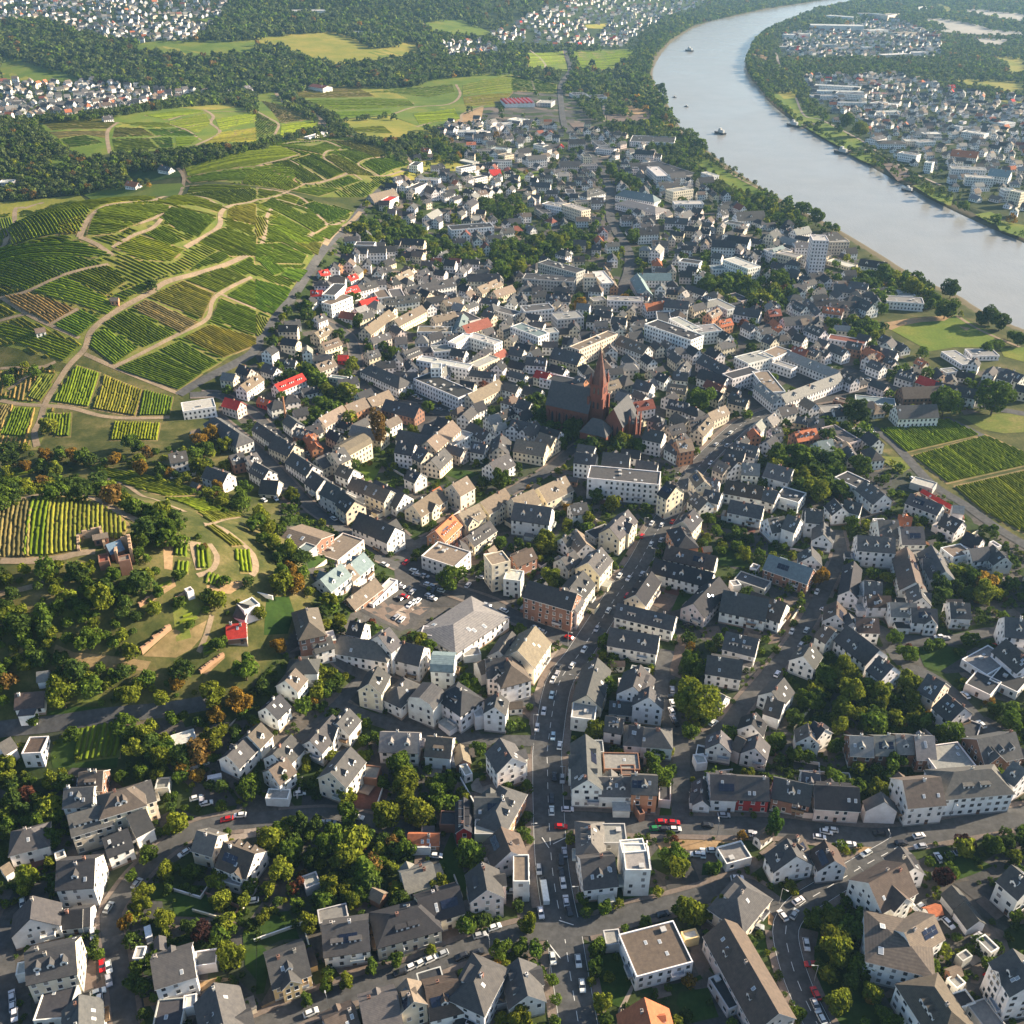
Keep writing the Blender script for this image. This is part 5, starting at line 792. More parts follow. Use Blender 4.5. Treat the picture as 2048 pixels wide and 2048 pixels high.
# ------------------------------------------------------------------ far works halls and blocks
H2 = {D2: """900 1045 1230 1055 42 2 fwd;1000 1230 1300 1330 40 1 fgd;1060 1260 1140 1330 14 3 fww;1190 1440 1340 1420 14 4 fcg;1220 1530 1440 1530 14 2 fww;880 1510 1080 1560 22 2 hwg;830 1430 1050 1470 14 2 hwt;250 1530 400 1560 12 3 fwg;+410 1540 560 1590 12 4 fcl;600 1440 690 1420 12 3 hws;600 1490 690 1490 11 2 gws;450 705 550 705 24 2 fwd;580 725 700 725 28 2 fwd;200 760 310 770 28 2 fgl;0 890 100 910 20 2 fwl;
1570 1590 1620 1580 8 2 gws;1690 1600 1900 1590 15 2 gws;1160 1640 1330 1650 10 2 gws;440 990 480 990 12 2 gws;640 1060 690 1100 14 2 fgd;1450 1300 1540 1330 9 3 fww;920 1120 1010 1150 14 1 fgd""",
D3: """460 115 660 130 30 4 fwl;680 100 780 100 28 4 fwk;790 100 860 110 30 5 fgt;870 120 960 100 28 4 fcg;320 185 720 190 44 4 fwl;740 230 880 220 30 2 fwl;120 260 200 260 24 3 fwl;230 255 310 255 26 3 fwl;80 350 280 350 20 1 fpl;420 335 520 335 14 2 fwl;710 355 780 355 14 2 fwl;960 250 1090 240 30 2 fck;1120 250 1290 260 26 2 fbd;1100 210 1240 215 18 1 fwl;560 290 700 295 20 2 fgd;
360 640 700 655 14 3 fwl;+370 685 720 690 14 2 fwl;+520 700 740 715 16 3 fwd;320 720 510 720 14 2 fwg;530 770 740 775 12 2 fwg;770 700 900 705 16 2 fpm;800 780 870 770 16 2 fwg;880 780 970 790 16 2 fwl;800 840 990 840 14 2 fwl;1160 1005 1300 1005 16 2 fgl;780 1040 860 1020 16 2 gws;870 1060 990 1060 18 2 hws;1030 1060 1100 1060 14 2 fcl;1120 1070 1240 1060 16 2 fwg;1390 1130 1590 1145 14 2 gwr;1380 1265 1640 1275 16 3 fwg;+1490 1330 1700 1340 14 3 fwl;1680 1270 1840 1290 14 3 gwt;1770 1430 1860 1430 12 4 fwt;+1870 1450 1910 1440 12 5 fcl;1210 1230 1230 1220 9 4 fwl;
1000 1150 1140 1170 12 3 fwg;1480 990 1650 1010 16 3 fwl;1760 930 1840 920 14 2 fwl;1380 640 1410 640 10 2 gwR;400 590 420 590 10 3 gwr;375 1775 400 1818 13 10 fwl;450 1815 600 1812 12 4 fcg;410 1760 520 1750 14 4 hgs;200 1830 320 1830 16 3 gws;0 1900 150 1880 14 3 fwg;30 1880 110 1850 12 2 gwt;1100 60 1220 50 24 2 fwl;1080 395 1190 390 20 2 fwl;850 410 1050 405 22 2 fgl""",
D1: """700 225 850 250 40 2 fwt;230 65 520 80 40 2 fwl;40 180 110 180 22 2 fwl;430 625 540 650 20 2 gwm;1520 985 1660 990 16 2 fwl;1670 980 1740 1000 14 2 fwl;1830 930 1932 930 18 2 fwl;800 1430 990 1405 14 1 gpk;1850 1170 1920 1160 14 2 fck;1760 1275 1840 1275 12 2 gwR;1460 1710 1780 1700 16 3 fwd;1790 1110 1910 1130 14 2 fgt;1550 1200 1660 1230 12 1 fgl;1250 1110 1310 1120 10 2 gwr;380 1030 520 1000 8 1 fwl""",
D0: """0 1365 105 1360 12 1 fwl;770 875 845 870 8 1 gws;960 1365 1040 1370 8 1 gwr;1210 1245 1290 1255 8 1 gws;1680 690 1900 670 18 1 fwl;1840 650 1880 640 12 2 gws"""}
for b, s in H2.items():
    last = None
    for rec in s.replace('\n', '').split(';'):
        join = rec.strip()[0] == '+'; f = rec.strip().lstrip('+').split(); q = [float(v) for v in f[:6]]; code = f[6]
        p0, p1 = blk(b, q[0], q[1]), blk(b, q[2], q[3])
        o = house(p0, p1, q[4], int(q[5]), code if code[1] in WC else code[0]+'w'+code[2], last if join else None, 1)
        if not join: last = o
# greenhouse with red and white stripes
def greenhouse():
    a, b = np.array(P(*blk(D2, -70, 790))), np.array(P(*blk(D2, 150, 790))); c = (a+b)/2; L = float(np.hypot(*(b-a))); D = 46
    root = link("greenhouse", None, None, (*c, float(T(*c))), math.atan2(*(b-a)[::-1])); root['label'] = "greenhouse roofed in red and white stripes beside the valley road"; root['category'] = "greenhouse"
    mb = MB(); mb.box(-L/2, -D/2, -1, L/2, D/2, 5); link("wall", mb.mesh("wall", [MW]), root, color=WC['w'])
    n = 14; w_ = L/n
    for i in range(n):
        mb = MB(); x0 = -L/2+i*w_; y = D/2+0.3
        mb.face([(x0,-y,5.02),(x0+w_/2,-y,7.4),(x0+w_/2,y,7.4),(x0,y,5.02)]); mb.face([(x0+w_/2,-y,7.4),(x0+w_,-y,5.02),(x0+w_,y,5.02),(x0+w_/2,y,7.4)]); mb.face([(x0,-y,5.02),(x0+w_,-y,5.02),(x0+w_/2,-y,7.4)])
        link("roof", mb.mesh("roof", [MOB]), root, color=(0.62,0.07,0.05) if i % 2 == 0 else (0.7,0.6,0.55))
    HOUSES.append((*c, 0, L, D))
greenhouse()
# ------------------------------------------------------------------ church
def church():
    c = P(*blk(C2, 640, 1330)); z0 = float(T(*c)); a = np.array(P(*blk(C2, 440, 1010), 24)); b = np.array(P(*blk(C2, 630, 1050), 24)); ang = math.atan2(b[1]-a[1], b[0]-a[0])
    root = link("church", None, None, (*c, z0), ang); root['label'] = "red sandstone church with slate nave roof and tall needle spire"; root['category'] = "church"
    BR, SL, DW = (0.20,0.075,0.055), (0.10,0.105,0.115), (0.03,0.03,0.035); R_ = lambda n, mb, m=MW, col=BR: link(n, mb.mesh(n, [m]), root, color=col)
    L = 27
    mb = MB(); wall_geo(mb, L, 15, 15, 27, 'g', xf=lambda p: (p[0]-L/2-3, p[1], p[2])); R_("wall", mb)
    mb = MB(); roof_geo(mb, L, 15, 15, 27, 'g', xf=lambda p: (p[0]-L/2-3, p[1], p[2])); R_("roof", mb, MR, SL)
    mb = MB(); wall_geo(mb, 22, 12, 13, 23, 'g', xf=lambda p: (p[1]+14, p[0], p[2])); R_("transept", mb)
    mb = MB(); roof_geo(mb, 22, 12, 13, 23, 'g', xf=lambda p: (p[1]+14, p[0], p[2]+0.03)); R_("roof", mb, MR, SL)
    mb = MB(); wall_geo(mb, 16, 11, 9.5, 16.5, 'h', xf=lambda p: (p[0]+6, p[1]-15, p[2])); R_("chapel", mb)
    mb = MB(); roof_geo(mb, 16, 11, 9.5, 16.5, 'h', xf=lambda p: (p[0]+6, p[1]-15, p[2])); R_("roof", mb, MR, SL)
    def ngon(mb, cx, cy, r0, z0_, r1, z1, k=8, ph=None):
        ph = math.pi/k if ph is None else ph
        q = [(math.cos(ph+2*math.pi*i/k), math.sin(ph+2*math.pi*i/k)) for i in range(k)]
        for i in range(k):
            (x0, y0), (x1, y1) = q[i], q[(i+1) % k]
            if r1 < 1e-3: mb.face([(cx+x0*r0,cy+y0*r0,z0_),(cx+x1*r0,cy+y1*r0,z0_),(cx,cy,z1)])
            else: mb.face([(cx+x0*r0,cy+y0*r0,z0_),(cx+x1*r0,cy+y1*r0,z0_),(cx+x1*r1,cy+y1*r1,z1),(cx+x0*r1,cy+y0*r1,z1)])
    mb = MB(); mb.box(-3.8,-3.8,-1,3.8,3.8,31); mb.box(-4.1,-4.1,31,4.1,4.1,31.8,0,True); R_("tower", mb)
    for s, t in ((-1,-1),(1,-1),(1,1),(-1,1)):
        mb = MB(); mb.box(s*3.6-0.7,t*3.6-0.7,31.8,s*3.6+0.7,t*3.6+0.7,34.5); ngon(mb, s*3.6, t*3.6, 0.95, 34.5, 0, 39, 4); R_("pinnacle", mb)
        mb = MB(); mb.box(s*4.3-0.7,t*4.3-0.7,-1,s*4.3+0.7,t*4.3+0.7,24); R_("buttress", mb)
    mb = MB(); ngon(mb, 0, 0, 4.3, 31.8, 0, 53); R_("spire", mb, MR, (0.15,0.085,0.075))
    mb = MB(); ngon(mb, 0, 0, 0.12, 52.5, 0.12, 55.5, 6); mb.box(-0.9,-0.1,54,0.9,0.1,54.25,0,True); R_("cross", mb, MOB, (0.3,0.25,0.15))
    for k in range(6): # nave buttresses and lancets, long side towards the town square
        x = -5-k*4.6
        for s in (-1, 1):
            mb = MB(); mb.box(x-0.5, s*7.5-0.9, -1, x+0.5, s*7.5+0.9, 12); R_("buttress", mb)
            if k < 5:
                mb = MB(); y = s*7.56; xc = x-2.3; pts = [(xc-0.7,y,3.5),(xc+0.7,y,3.5),(xc+0.7,y,10),(xc,y,11.6),(xc-0.7,y,10)]; mb.face(pts if s < 0 else pts[::-1]); link("window", mb.mesh("window", [MGL]), root)
    for k in range(5): # tall apse at the end of the transept side
        th = math.radians(-72+k*36); x, y = 20+6.2*math.cos(th), 6.2*math.sin(th)
        mb = MB(); mb.box(x-0.55,y-0.55,-1,x+0.55,y+0.55,15); ngon(mb, x, y, 0.8, 15, 0, 18.5, 4); R_("pinnacle", mb)
    mb = MB(); ngon(mb, 20, 0, 6.0, -1, 6.0, 13, 10); R_("apse", mb)
    mb = MB(); ngon(mb, 20, 0, 6.5, 12.9, 0, 20, 10); R_("roof", mb, MR, SL)
    for s in (-1, 1):
        for u in (-3, 0, 3):
            mb = MB(); y = s*11.06; pts = [(14+u-0.6,y,3),(14+u+0.6,y,3),(14+u+0.6,y,11),(14+u,y,13),(14+u-0.6,y,11)]; mb.face(pts if s < 0 else pts[::-1]); link("window", mb.mesh("window", [MGL]), root)
    for zz in (17, 26):
        for nx, ny in ((0,-1),(1,0),(-1,0),(0,1)):
            for u in (-1.3, 1.3):
                mb = MB(); q = [(u-0.6,zz),(u+0.6,zz),(u+0.6,zz+3.4),(u,zz+4.3),(u-0.6,zz+3.4)]; mb.face([(nx*3.86-ny*a_, ny*3.86+nx*a_, b_) for a_, b_ in q]); link("window", mb.mesh("window", [MGL]), root)
    ca, sa = math.cos(ang), math.sin(ang)
    HOUSES.append((c[0]+ca*-5, c[1]+sa*-5, ang, 50, 22))
church()
# castle ruin walls
def ruin():
    c = P(*blk(B0, 690, 250)); root = link("castle_ruin", None, None, (*c, float(T(*c))), 0.35); root['label'] = "roofless tan stone castle ruin at the edge of the hilltop vineyard"; root['category'] = "castle ruin"
    def wall(pts, hs, th, col=(0.42,0.30,0.20)):
        mb = MB(); n = len(pts)
        for i in range(n-1):
            (x0,y0),(x1,y1) = pts[i],pts[i+1]; k = 5
            for j in range(k):
                a, b = j/k, (j+1)/k; h = hs[i]+(hs[i+1]-hs[i])*a+random.uniform(-0.5,0.5); px0, py0, px1, py1 = x0+(x1-x0)*a, y0+(y1-y0)*a, x0+(x1-x0)*b, y0+(y1-y0)*b
                l = math.hypot(x1-x0, y1-y0); nx, ny = -(y1-y0)/l*th, (x1-x0)/l*th
                q = [(px0-nx,py0-ny),(px1-nx,py1-ny),(px1+nx,py1+ny),(px0+nx,py0+ny)]
                for e in range(4): mb.face([(*q[e],-4),(*q[(e+1)%4],-4),(*q[(e+1)%4],h),(*q[e],h)])
                mb.face([(*p,h) for p in q])
        link("ruin_wall", mb.mesh("ruin_wall", [MW]), root, color=col)
    wall([(-4.5,-3),(-4.5,5)], [1.5,3], 0.5); wall([(-4.5,5),(4,5.5)], [3.5,4.5], 0.5); wall([(4,5.5),(5,-3)], [4.5,1.5], 0.5)
    c2 = P(*blk(B0, 940, 340)); dx, dy = c2[0]-c[0], c2[1]-c[1]; q = -0.35; ox, oy = dx*math.cos(q)-dy*math.sin(q), dx*math.sin(q)+dy*math.cos(q)
    wall([(ox-2.5,oy-3),(ox-2,oy+4)], [2,3], 0.5, (0.48,0.33,0.22)); wall([(ox-2,oy+4),(ox+3,oy+3)], [3,5], 0.5, (0.48,0.33,0.22)); wall([(ox+3,oy+3),(ox+3,oy-3)], [5,2], 0.5, (0.48,0.33,0.22))
ruin()
for x0, y0, x1, y1, h_ in ((1070,1070,1290,880,2.5),(1310,690,1440,590,1.5),(1510,1215,1690,1080,1.4),(1050,715,1130,660,1.5)):
    a, b = np.array(P(*blk(B0,x0,y0))), np.array(P(*blk(B0,x1,y1))); c = (a+b)/2; L = float(np.hypot(*(b-a))); mb = MB(); n = 12
    o = link("terrace_wall", None); z0 = float(T(*c))
    for i in range(n):
        p, q = a+(b-a)*i/n, a+(b-a)*(i+1)/n; e = (b-a)/L; nn = np.array((-e[1], e[0]))*0.5; hh = float(T(*((p+q)/2)))+h_*random.uniform(.8,1.15)
        r4 = [p-nn, q-nn, q+nn, p+nn]
        for k in range(4): mb.face([(*(r4[k]-c), hh-z0-6), (*(r4[(k+1)%4]-c), hh-z0-6), (*(r4[(k+1)%4]-c), hh-z0), (*(r4[k]-c), hh-z0)])
        mb.face([(*(r-c), hh-z0) for r in r4])
    C.objects.unlink(o); bpy.data.objects.remove(o)
    o = link("terrace_wall", mb.mesh("terrace_wall", [MW]), None, (*c, z0), color=(0.42,0.26,0.16)); mx, my = blk(B0,(x0+x1)/2,(y0+y1)/2)
    reg(o, "terrace wall", "long stepped stone terrace wall" if h_ > 2 else "low stone terrace wall on the slope", mx, my)
# brick chimney stack in the gardens
mb = MB(); k = 10; q = [(math.cos(2*math.pi*i/k), math.sin(2*math.pi*i/k)) for i in range(k)]
for i in range(k):
    (x0,y0),(x1,y1) = q[i], q[(i+1)%k]; mb.face([(x0*.8,y0*.8,-1),(x1*.8,y1*.8,-1),(x1*0.5,y1*0.5,17),(x0*0.5,y0*0.5,17)]); mb.face([(x0*.6,y0*.6,16.2),(x1*.6,y1*.6,16.2),(x1*.6,y1*.6,17.2),(x0*.6,y0*.6,17.2)])
mb.face([(x*0.6,y*0.6,17.2) for x,y in q]); c = P(*blk(C1, 228, 1262)); o = link("factory_chimney", mb.mesh("factory_chimney", [MW]), None, (*c, float(T(*c))), color=(0.40,0.20,0.11)); o['label'] = "slender orange brick factory chimney standing among gardens"; o['category'] = "chimney"
# ------------------------------------------------------------------ trees
def crown_mesh(nq, qs, nb, tall=1.0):
    cen = []
    for i in range(nb):
        d = rng.normal(size=3); d /= np.linalg.norm(d); d[2] = d[2]*0.9+0.1; cen.append((d*rng.uniform(0.35, 0.80), rng.uniform(0.2, 0.46)))
    cen.append((np.zeros(3), 0.55)); pts = []
    per = nq//len(cen)
    for c, r in cen:
        d = rng.normal(size=(per, 3)); d /= np.linalg.norm(d, axis=1)[:,None]; p = c+d*r*rng.uniform(0.78, 1.08, (per, 1))
        ok = np.ones(per, bool)
        for c2, r2 in cen:
            if c2 is not c: ok &= np.linalg.norm(p-c2, axis=1) > r2*0.72
        pts.append(np.concatenate([p[ok], d[ok]], 1))
    A = np.concatenate(pts); p, d = A[:,:3], A[:,3:]; p = p*np.array([1,1,tall]); n = len(p)
    nn = d+rng.normal(size=(n,3))*0.75; nn /= np.linalg.norm(nn, axis=1)[:,None]; t1 = np.cross(nn, rng.normal(size=(n,3))); t1 /= np.linalg.norm(t1, axis=1)[:,None]; t2 = np.cross(nn, t1)
    s = qs*rng.uniform(0.6, 1.3, (n,1)); V = np.stack([p-t1*s-t2*s*.7, p+t1*s-t2*s*.5, p+t1*s*.8+t2*s*.7, p-t1*s*.7+t2*s*.6], 1).reshape(-1,3)
    return npmesh("crown", V, np.arange(n*4).reshape(-1,4), [MLEAF])
CR_BIG = [crown_mesh(6500, 0.062, 22) for _ in range(4)]; CR_MID = [crown_mesh(2600, 0.095, 15) for _ in range(6)]; CR_TALL = [crown_mesh(2600, 0.085, 14, 1.5) for _ in range(2)]; CR_SML = [crown_mesh(900, 0.15, 10) for _ in range(5)]
def trunk_mesh():
    mb = MB()
    def limb(p, q, r0, r1, k=6):
        p, q = Vector(p), Vector(q); ax = (q-p).normalized(); a = ax.orthogonal().normalized(); b = ax.cross(a)
        c0 = [p+(a*math.cos(2*math.pi*i/k)+b*math.sin(2*math.pi*i/k))*r0 for i in range(k)]; c1 = [q+(a*math.cos(2*math.pi*i/k)+b*math.sin(2*math.pi*i/k))*r1 for i in range(k)]
        for i in range(k): mb.face([c0[i], c0[(i+1)%k], c1[(i+1)%k], c1[i]])
    limb((0,0,-0.15),(0.02,0.01,0.55),0.055,0.042); limb((0.02,0.01,0.55),(0,0.03,1.2),0.042,0.02)
    for i in range(6):
        a = i*1.05+random.random(); limb((0.02,0.01,0.45+0.08*i),(0.45*math.cos(a),0.45*math.sin(a),0.8+0.1*i),0.025,0.008)
    return mb.mesh("trunk", [MBARK])
TRK_M = [trunk_mesh() for _ in range(3)]
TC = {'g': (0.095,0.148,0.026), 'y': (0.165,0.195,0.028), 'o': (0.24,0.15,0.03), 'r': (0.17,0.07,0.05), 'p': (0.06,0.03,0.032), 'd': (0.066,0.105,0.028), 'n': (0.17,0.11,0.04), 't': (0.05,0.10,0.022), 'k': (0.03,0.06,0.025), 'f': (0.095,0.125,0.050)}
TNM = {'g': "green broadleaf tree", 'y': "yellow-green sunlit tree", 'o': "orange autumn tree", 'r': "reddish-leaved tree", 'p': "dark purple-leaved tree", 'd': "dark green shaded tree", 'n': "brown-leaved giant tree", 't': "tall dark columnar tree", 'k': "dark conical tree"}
TREES = []
def tree_at(x, y, R, code, px, py, big=None):
    root = link("tree", None, None, (x, y, float(T(x, y)))); szw = "great" if R > 8 else ("large" if R > 5.5 else ("mid-sized" if R > 3.6 else "small"))
    if code == 'n': szw = "towering"
    zs = {'t': 1.25, 'n': 1.35, 'k': 1.3}.get(code, random.uniform(0.9, 1.12)); th = R*random.uniform(0.12, 0.3); me = random.choice(CR_TALL if code in 'tnk' else (CR_BIG if R > 6.8 else (CR_MID if R > 3 else CR_SML)))
    k = 1.5 if me in CR_TALL else 1
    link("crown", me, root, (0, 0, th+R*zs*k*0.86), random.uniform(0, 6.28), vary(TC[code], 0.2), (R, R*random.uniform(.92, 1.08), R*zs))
    link("trunk", random.choice(TRK_M), root, (0, 0, 0), random.uniform(0, 6.28), None, (R, R, th+R*zs*0.6))
    reg(root, "tree", f"{szw} {TNM[code]}", px, py, "trees of the town and slopes"); TREES.append((x, y, R))
TR = {}
TR[A0] = """380 90 75 y 60 60 60 y 190 190 70 r 30 330 55 y 100 140 60 d 910 60 55 g 420 340 60 g 390 540 75 g 200 850 100 y 370 690 50 y 1330 420 90 y 1870 140 95 g 1110 650 70 g 1240 760 70 y 1440 790 65 g 990 810 50 g 1630 850 75 y 1660 980 80 y 1075 940 70 y 1060 1030 75 y 1240 1120 90 y 930 1160 60 o 1400 1180 60 d 1540 1230 95 p 1720 1170 70 y 1840 990 60 y 1720 1410 110 y 1030 1500 65 g 1000 1600 65 d 980 1270 45 g 1670 270 45 g 1270 910 40 d 750 1400 40 g 1900 880 65 g 1880 1780 45 d 300 330 70 d 180 320 60 d 60 470 60 d 290 560 50 d 1370 60 60 g 1480 40 60 o 1170 40 60 y"""
TR[A1] = """180 90 75 d 680 210 80 y 690 340 80 g 980 340 105 y 960 110 50 g 1120 90 105 y 1230 300 120 y 1130 240 75 y 1370 160 70 g 1460 110 55 g 1570 190 50 y 560 560 115 g 660 680 105 y 250 630 95 g 160 490 80 g 200 770 105 y 290 890 65 r 100 910 55 y 310 1030 55 g 50 1120 55 y 400 1170 80 y 560 890 75 y 730 990 70 y 720 860 55 y 820 860 45 y 920 710 65 g 1020 760 50 y 1040 890 45 o 1070 960 55 g 1130 600 70 g 960 580 45 g 840 520 60 d 1630 630 115 g 1390 860 70 y 1330 870 40 g 530 1650 55 g 540 1540 45 g 870 1500 55 g 680 1610 55 y 380 1750 50 g 1060 1450 55 g 1850 1380 75 g 1820 1470 40 o 1890 1480 40 y 1320 1370 45 y 330 420 80 d 810 590 35 r 440 430 70 d 110 620 60 d 400 690 60 d 760 760 60 d 480 960 60 d 1000 640 50 d"""
TR[A2] = """1090 60 105 g 1000 80 60 g 1780 50 60 y 1210 650 100 g 1240 750 85 y 1520 745 60 g 130 1170 75 y 60 1340 65 g 170 1370 65 g 530 980 50 g 640 1350 75 g 620 1480 55 g 560 1080 45 g 700 1050 60 g 800 1010 45 y 1350 1060 105 y 1430 1100 75 y 1560 1040 80 y 1260 1060 55 g 1010 1150 45 g 690 1780 80 y 600 1600 35 y 700 1900 50 g 60 1890 95 y 320 1900 45 g 300 1600 50 g 330 1740 45 g 220 1540 45 d 1740 500 40 o"""
TR[A3] = """170 120 55 y 520 150 85 g 650 160 75 g 830 140 75 y 480 40 60 g 930 120 50 g 45 470 75 t 1480 560 65 p 1690 570 85 g 1800 560 65 d 1920 540 60 d 1870 670 55 y 1310 810 90 p 1400 780 60 g 350 1130 70 g 540 1100 75 g 710 1110 70 g 500 1260 105 y 540 1390 125 y 700 1500 105 g 640 1600 85 d 790 1690 75 y 530 1740 105 y 220 1830 65 g 900 1880 95 g 770 1730 50 o 1670 1460 60 g 1750 1700 55 o 1640 60 55 y 1760 40 50 g 600 1000 45 g 170 870 45 y 200 930 35 y 1870 1110 55 g 1220 700 40 g"""
TR[B0] = """470 1390 100 y 970 1370 80 y 1220 1390 70 y 1340 1290 60 o 1600 1370 95 y 1810 1410 95 o 1640 1520 70 o 1850 1180 100 g 1620 1700 95 y 1010 1790 75 y 1210 1830 80 y 1080 1650 65 y 1230 1710 55 y 380 890 48 y 540 620 50 y 760 640 100 y 870 1230 55 g 700 830 45 y 660 960 95 g 900 930 55 y 190 1150 55 y 430 1230 40 g 500 820 45 g 800 920 40 g 950 1010 35 y 660 420 55 y 430 390 45 y 1060 220 70 g 1040 300 50 g 850 480 65 g 980 560 65 g 1100 470 75 y 1350 680 50 g 250 1570 50 g 1300 1560 55 g 1640 990 65 g 1350 470 50 g 1870 520 45 d 1700 510 45 g 50 1900 75 y 1900 100 50 g 180 430 50 y 1250 110 70 g 1180 600 50 g 1430 840 40 g"""
TR[B1] = """80 120 70 y 130 230 65 y 250 300 75 y 250 440 65 o 290 530 75 o 330 480 45 g 550 680 65 y 640 810 60 y 530 850 50 y 930 220 50 g 1480 500 100 g 1840 230 50 g 1300 1010 55 g 1600 1310 90 g 480 1200 55 y 570 1200 40 y 470 1290 55 y 530 1360 45 g 560 1300 45 g 620 1240 40 g 750 1650 40 o 820 1720 45 g 580 1830 55 y 490 1800 40 y 380 1860 50 y 830 1830 55 g 1690 1790 65 g 1100 1900 105 g 180 1010 65 o 30 760 60 y 400 590 40 y 1830 840 40 y 1430 1070 35 g"""
TR[B2] = """420 80 42 y 580 40 55 y 260 220 85 y 300 490 80 y 1480 50 55 g 1470 190 38 y 1700 250 48 g 1590 250 40 y 1760 310 55 y 1870 310 45 g 1540 130 45 g 1760 180 30 y 1560 950 45 g 1340 1130 70 g 1400 1200 55 g 1400 1450 165 y 1330 1640 70 g 630 1650 82 y 700 1300 80 g 650 1370 55 g 1100 1830 55 g 1190 1800 40 y 1060 1890 65 g 800 130 40 g 720 130 40 g 60 870 45 g"""
TR[B3] = """180 320 38 y 170 560 38 y 400 480 70 o 640 400 48 g 800 450 48 g 900 490 50 y 1030 600 48 g 640 70 55 g 1170 60 40 g 1690 150 50 g 1290 530 75 d 1400 560 55 d 1560 500 75 g 1640 600 100 y 1520 620 55 d 1700 520 65 y 1830 540 55 g 1340 780 42 y 1440 830 45 d 950 940 60 g 1060 1060 70 g 1500 960 50 g 1560 940 45 g 580 1210 105 y 450 1260 75 g 620 1350 105 y 840 1370 88 y 850 1450 75 y 580 1470 85 y 700 1530 65 y 1060 1280 85 y 1090 1410 70 y 1100 1490 55 y 280 1400 75 g 360 1450 65 g 540 1620 70 y 1180 1580 55 g 1370 1660 105 g 940 1850 90 g 60 1720 75 g 500 1770 65 g 200 1830 65 g 300 1850 55 g 1850 1570 85 g 1690 1420 30 o 1720 1480 55 d 1260 1540 45 g 850 350 38 g"""
TR[C0] = """360 1270 65 y 1500 1380 55 o 1590 1340 65 o 1690 1420 55 y 1550 1450 55 g 1040 1440 55 g 980 1400 55 g 620 1510 65 g 550 1490 55 o 850 1530 55 o 1060 1600 65 o 180 1580 50 o 340 1500 55 o 150 1740 70 y 60 1500 80 d 420 1600 55 y 1480 1700 32 o 1570 1780 55 y 1640 1740 50 o 1680 1830 60 y 1840 1750 60 g 1440 1550 42 d 1720 1000 42 g 1140 210 45 d 1280 1620 38 o 1400 1660 45 y 760 1750 50 g 880 1810 50 g 640 1740 45 y 960 1880 50 g 1100 1900 50 g"""
TR[C1] = """540 1010 55 y 690 1010 68 y 730 820 55 y 650 880 32 y 740 930 42 y 925 1380 80 n 430 1160 42 y 280 1180 45 g 190 1060 45 g 720 320 60 g 760 480 50 g 1030 730 50 g 1660 660 36 y 1180 1330 50 y 980 1340 50 g 1850 1680 75 g 1300 1130 50 g 620 590 50 d 380 360 50 g 380 430 50 d 1490 880 40 g 1880 130 55 g 690 1340 32 g 270 1790 55 y 860 1560 22 o"""
TR[C2] = """290 1290 65 g 470 1300 75 d 380 1400 45 g 840 1410 70 y 960 1430 55 g 1420 1080 90 g 1490 1050 45 y 1780 1190 42 g 640 1800 55 g 760 1870 65 y 380 1800 42 y 530 1890 45 g 430 1900 45 o 1470 190 70 g 1640 160 50 g 1790 220 65 g 60 90 65 y 190 690 36 g 1730 1820 40 g"""
TR[C3] = """90 150 75 g 520 170 50 g 770 130 50 g 880 130 60 g 970 150 50 y 830 200 36 y 940 220 36 y 1100 230 70 y 1390 240 70 d 1350 380 85 g 1270 320 50 g 1680 440 70 d 1620 460 55 d 1760 490 65 d 1840 590 38 g 1900 620 55 g 500 510 60 g 650 570 38 y 710 590 45 g 870 390 45 g 1660 680 50 g 1740 660 45 g 1170 720 45 g 1200 880 50 g 1340 1100 105 g 1720 1060 135 g 680 1180 90 d 900 1150 45 d 80 1480 80 g 260 1480 80 g 700 1570 75 g 760 1460 45 y 250 1650 85 y 380 1760 95 y 430 1640 45 o 550 1750 65 g"""
TR[D2] = "605 470 26 k 1340 990 36 g 1380 1020 34 g 1430 1070 42 g 750 1270 50 g 830 1330 46 g 940 1370 40 g 920 1780 55 g 450 1780 42 g 350 1830 55 y 1130 650 30 d 1140 690 30 d"
TR[D3] = "150 1520 50 g 250 1560 50 g 300 1570 45 g 370 1640 55 g 450 1700 36 g 510 1710 34 g 1220 1440 36 y 1480 1540 42 g 1840 1640 40 o 600 900 55 g 700 960 60 y 1720 1650 45 g"
TL = []
for b, s in TR.items():
    v = s.split()
    for i in range(0, len(v), 4):
        px, py = blk(b, float(v[i]), float(v[i+1])); rp = float(v[i+2])*K*1.08; R = rp/pscale(py)
        for _ in range(2):
            x, y = P(px, py, R*1.08); R = rp*float(proj(x, y, float(T(x, y))+R)[2])/F
        TL.append((rp, x, y, R, v[i+3], px, py))
TL.sort(key=lambda t: -t[0])
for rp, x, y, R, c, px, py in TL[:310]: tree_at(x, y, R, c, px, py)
TREST = TL[310:]
for rp, x, y, R, c, px, py in TREST: TREES.append((x, y, R))
HA = np.array(HOUSES); RD = np.array([(w_[i][0], w_[i][1], wd) for w_, wd in RDW for i in range(len(w_))])
def clear_of(x, y, m, road=True, roadm=None):
    """mask of points at least m from every building and outside the roads"""
    ok = np.ones(len(x), bool)
    for k in range(0, len(x), 4000):
        s = slice(k, k+4000); dx, dy = x[s,None]-HA[None,:,0], y[s,None]-HA[None,:,1]; ca, sa = np.cos(HA[:,2]), np.sin(HA[:,2])
        u, v = np.abs(dx*ca+dy*sa), np.abs(-dx*sa+dy*ca); ok[s] &= ~((u < HA[:,3]/2+m) & (v < HA[:,4]/2+m)).any(1)
        if road:
            for j in range(0, len(RD), 1500):
                q = RD[j:j+1500]; ok[s] &= ~(np.hypot(x[s,None]-q[None,:,0], y[s,None]-q[None,:,1]) < q[None,:,2]/2+(m*0.6 if roadm is None else roadm)).any(1)
    return ok
